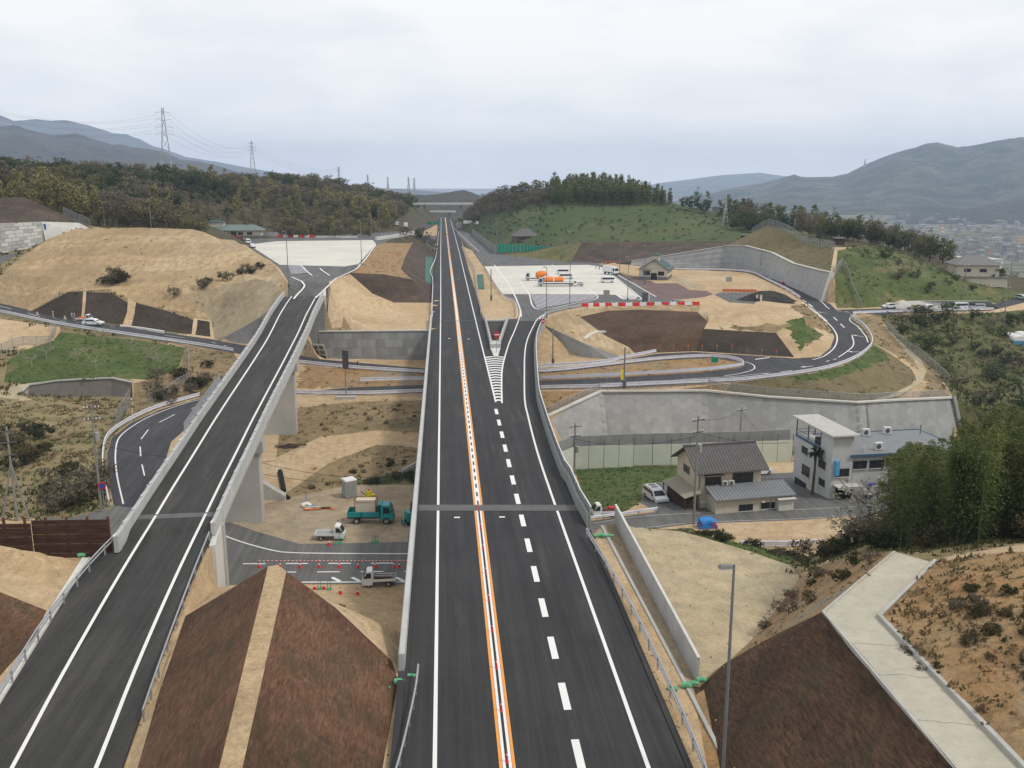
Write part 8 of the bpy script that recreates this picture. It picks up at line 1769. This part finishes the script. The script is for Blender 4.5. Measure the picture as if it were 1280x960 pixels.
bushes(13,inpoly([D(195,375,222),D(290,345,242),D(325,325,265),D(330,338,255),D(260,365,230)]),'dark scrub bush along the lower right fold of the tan hill','bushes along the fold of the tan hill',.8,1.5,(0,3,4))
bushes(8,inpoly([(448,600,-9.9),(528,594,-9.8),(528,604,-10.1),(450,606,-10.1)]),'low green bush at the back of the yard','bushes at the back of the yard',.5,.9)
bushes(16,inpoly([(370,515,-7.3),(525,505,-7.2),(525,535,-8),(380,540,-8.2)]),'small dry bush scattered on the slope between ramp and main bridge','bushes on the slope between the bridges',.2,.5,(0,3,4))
bushes(15,inpoly([(380,615,-9.7),(440,580,-9.2),(525,560,-8.8),(525,590,-9.8),(450,600,-10)]),'small dark bush on the lower slope behind the yard','bushes on the lower slope behind the yard',.25,.6,(0,1,3))
bushes(13,inpoly([(830,660,-9),(880,672,-3),(985,706,-3),(1005,695,-9),(890,677,-9)]),'green bush on the grassy bank beyond the tan plateau','bushes on the grassy bank beyond the plateau',.4,.9,(0,1,3))
bushes(6,inpoly([(415,760,-6),(425,764,-6.2),(430,775,-5.6),(420,772,-5.)]),'small yellowish bush beside the brown mound','bushes beside the brown mound',.3,.6)
p=D(1113,380.5,257); 
for px,l in ((1145,'dark round bush below the side road, left of two'),(1155,'dark round bush below the side road, right of two'),(1216,'dark round bush below the side road near the greenhouse')):
    p=rest(P(px,396.5,-4.)); plant(OC[0],p,l,None,1.3,0,'bush','bush')
# tufts: grass and weeds nobody could count
def tuft(seed,n,size,h):
    r_=random.Random(seed); T_=Tm(); T_.v=[];T_.f=[];T_.t=[]
    for i in range(n):
        a=r_.uniform(0,6.28); q=r_.random()**.5*size; b=V((math.cos(a)*q,math.sin(a)*q,-.05)); d=V((r_.gauss(0,.35),r_.gauss(0,.35),1)).normalized()*h*r_.uniform(.5,1.2); s=V((r_.gauss(0,1),r_.gauss(0,1),0)).normalized()*size*.3; k=len(T_.v); T_.v+=[b-s,b+s,b+d+s*.5,b+d-s*.3]; T_.f.append((k,k+1,k+2,k+3)); T_.t.append(min(1,max(0,.45+r_.gauss(0,.22))))
    return T_
TU=[tuft(s,9,.42,.34) for s in range(4)]
foliage('weed_green',(.075,.125,.034),(.11,.17,.05),(.18,.21,.08)); foliage('weed_dry',(.17,.13,.07),(.25,.195,.11),(.34,.27,.16)); foliage('weed_dark',(.055,.065,.027),(.09,.10,.04),(.15,.145,.065)); foliage('weed_brown',(.11,.08,.045),(.17,.12,.068),(.24,.175,.10))
acc={}
foliage('clod',(.17,.13,.085),(.31,.24,.155),(.46,.39,.28)); CL={'soil_tan','soil_orange','soil_yard','soil_pale','scrub_dry','soil_grey'}
RK=[]
for s in range(3):
    r_=random.Random(s); T_=Tm(); q=[V((x*r_.uniform(.6,1.2),y*r_.uniform(.6,1.2),z*r_.uniform(.5,1.)-.2)) for z in (-.4,.9) for x,y in ((-1,-1),(1,-1),(1,1),(-1,1))]
    T_.v=[(p if i<4 else V((p.x*.65,p.y*.65,p.z))) for i,p in enumerate(q)]; T_.f=[(4,5,6,7),(0,1,5,4),(1,2,6,5),(2,3,7,6),(3,0,4,7)]; T_.t=[.6,.45,.5,.4,.45]; RK.append(T_)
COV={'grass_green':('weed_green',.5,.75),'grass_dry':('weed_dry',.3,1.),'orchard':('weed_dark',.42,1.6),'scrub_slope':('weed_dry',.16,1.),'scrub_dry':('weed_dark',.4,1.4),'field_terrace':('weed_dry',.28,1.2),'soil_orange':('weed_brown',.13,.7),'orchard_green':('weed_green',.22,1.5),'slope_olive':('weed_dry',.2,.9),'soil_rilled':('weed_dry',.02,.8),'hill_grass':('weed_dark',.10,2.2)}
Y=36.
while Y<430:
    st=max(.55,Y*.0065); x=-Y*.62-8
    while x<Y*.62+10:
        gx,gy=x+rnd.uniform(-.5,.5)*st,Y+rnd.uniform(-.5,.5)*st; x+=st
        o_,m_,a_=region(gx,gy)
        if m_.startswith(('asphalt','concrete')) or o_=='track': continue
        if o_=='cut_bank' and rnd.random()<.55: acc.setdefault(rnd.choice(('weed_dry','weed_brown','weed_dark')),[]).append((rnd.choice(TU),(gx,gy,gz(gx,gy,-99)),rnd.uniform(.35,.9),rnd.uniform(0,6.28),rnd.uniform(-.2,.2)))
        if o_=='terrace_field' and rnd.random()<.3: acc.setdefault(rnd.choice(('weed_green','weed_dark')),[]).append((rnd.choice(TU),(gx,gy,gz(gx,gy,-99)),rnd.uniform(.5,1.2),rnd.uniform(0,6.28),rnd.uniform(-.2,.2)))
        if Y<240: m_=region(gx+rnd.gauss(0,.7),gy+rnd.gauss(0,.8))[1]
        if m_ in CL and Y<135 and rnd.random()<.09: acc.setdefault('clod',[]).append((rnd.choice(RK),(gx,gy,gz(gx,gy,-99)),rnd.uniform(.03,.085)*(1 if rnd.random()<.94 else 1.7),rnd.uniform(0,6.28),rnd.uniform(-.35,.35)))
        if m_ not in COV: continue
        mt,pr,sc=COV[m_]; pr*=.4+1.2*max(0,.5+noise.noise(V((gx*.12,gy*.12,3.))))
        if rnd.random()>pr: continue
        if m_=='orchard' and rnd.random()<.3: mt='weed_green' if noise.noise(V((gx*.05,gy*.05,8.)))>0 else 'weed_dry'
        z=gz(gx,gy,-99)
        if z<-50: continue
        acc.setdefault(mt,[]).append((rnd.choice(TU),(gx,gy,z),sc*rnd.uniform(.6,1.3)*max(.5,min(1.1,Y/150)),rnd.uniform(0,6.28),rnd.uniform(-.2,.2)))
    Y+=st
for k,v in acc.items(): mass('gravel' if k=='clod' else 'grass',v,{'weed_green':'short green grass tufts covering the plots','weed_dry':'dry straw coloured grass tufts on the slopes','weed_dark':'dark weedy ground cover on the banks','weed_brown':'brown withered weeds on the cut banks','clod':'loose clods and stones lying on the bare earth'}[k],k)
# ------------------------------------------------------------------ plant the woods: nearest trees one by one, the rest as masses
ALL.sort(key=lambda a:(a[1]-EYE).length/max(a[2],.3)); nind={}; rest={}
rnd=random.Random(9)
for k,p,s,px,py in ALL:
    T=rnd.choice(KD[k]); rz=rnd.uniform(0,6.28)
    if nind.get(k,0)<(60 if k!='bush' else 24) and -20<px<1300:
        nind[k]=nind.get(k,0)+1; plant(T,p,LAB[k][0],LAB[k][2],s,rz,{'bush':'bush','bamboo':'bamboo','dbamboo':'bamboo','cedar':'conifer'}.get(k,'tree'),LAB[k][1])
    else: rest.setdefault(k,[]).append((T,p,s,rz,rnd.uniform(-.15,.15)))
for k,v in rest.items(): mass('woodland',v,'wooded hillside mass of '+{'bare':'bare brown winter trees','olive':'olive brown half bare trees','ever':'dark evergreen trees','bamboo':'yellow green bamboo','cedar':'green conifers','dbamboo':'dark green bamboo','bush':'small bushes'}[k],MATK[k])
# ------------------------------------------------------------------ light and sky
SUN_EL,SUN_AZ=R(52),R(115)   # azimuth clockwise from +Y
sd=bpy.data.lights.new('sun','SUN'); so=bpy.data.objects.new('sun',sd); COL.objects.link(so)
sd.energy=2.0; sd.angle=R(8); sd.color=(1.,.94,.84)
dirv=Vector((math.sin(SUN_AZ)*math.cos(SUN_EL),math.cos(SUN_AZ)*math.cos(SUN_EL),math.sin(SUN_EL)))
so.rotation_euler=dirv.to_track_quat('Z','Y').to_euler(); so.location=(60,-40,120)
w=bpy.data.worlds.new('World'); scene.world=w; w.use_nodes=True; t=w.node_tree; t.nodes.clear()
def wn(k): return t.nodes.new(k)
out=wn('ShaderNodeOutputWorld'); bg=wn('ShaderNodeBackground'); bg.inputs['Strength'].default_value=.1
sky=wn('ShaderNodeTexSky'); sky.sky_type='NISHITA'; sky.sun_disc=False; sky.sun_elevation=SUN_EL; sky.sun_rotation=SUN_AZ; sky.air_density=1.; sky.dust_density=3.
tc=wn('ShaderNodeTexCoord'); mp=wn('ShaderNodeMapping'); mp.inputs['Scale'].default_value=(1,1,3.4); t.links.new(tc.outputs['Generated'],mp.inputs[0])
nz=wn('ShaderNodeTexNoise'); nz.inputs['Scale'].default_value=4.6; nz.inputs['Detail'].default_value=7; nz.inputs['Roughness'].default_value=.55; nz.inputs['Distortion'].default_value=.3; t.links.new(mp.outputs[0],nz.inputs['Vector'])
cr=wn('ShaderNodeValToRGB'); cr.color_ramp.elements[0].position=.40; cr.color_ramp.elements[0].color=(8.75,8.95,9.25,1); cr.color_ramp.elements[1].position=.60; cr.color_ramp.elements[1].color=(10.1,10.05,9.95,1); t.links.new(nz.outputs[0],cr.inputs[0])
mx=wn('ShaderNodeMix'); mx.data_type='RGBA'; mx.inputs[0].default_value=.94
t.links.new(sky.outputs[0],mx.inputs[6]); t.links.new(cr.outputs[0],mx.inputs[7]); sx=wn('ShaderNodeSeparateXYZ'); t.links.new(tc.outputs['Generated'],sx.inputs[0]); gr=wn('ShaderNodeValToRGB'); ge=gr.color_ramp.elements
ge[0].position=0.; ge[0].color=(1.2,1.19,1.16,1); ge[1].position=1.; ge[1].color=(.82,.82,.82,1); e=ge.new(.32); e.color=(1.1,1.1,1.09,1); t.links.new(sx.outputs[2],gr.inputs[0])
mg=wn('ShaderNodeMix'); mg.data_type='RGBA'; mg.blend_type='MULTIPLY'; mg.inputs[0].default_value=1.; t.links.new(mx.outputs[2],mg.inputs[6]); t.links.new(gr.outputs[0],mg.inputs[7]); t.links.new(mg.outputs[2],bg.inputs[0]); t.links.new(bg.outputs[0],out.inputs[0])
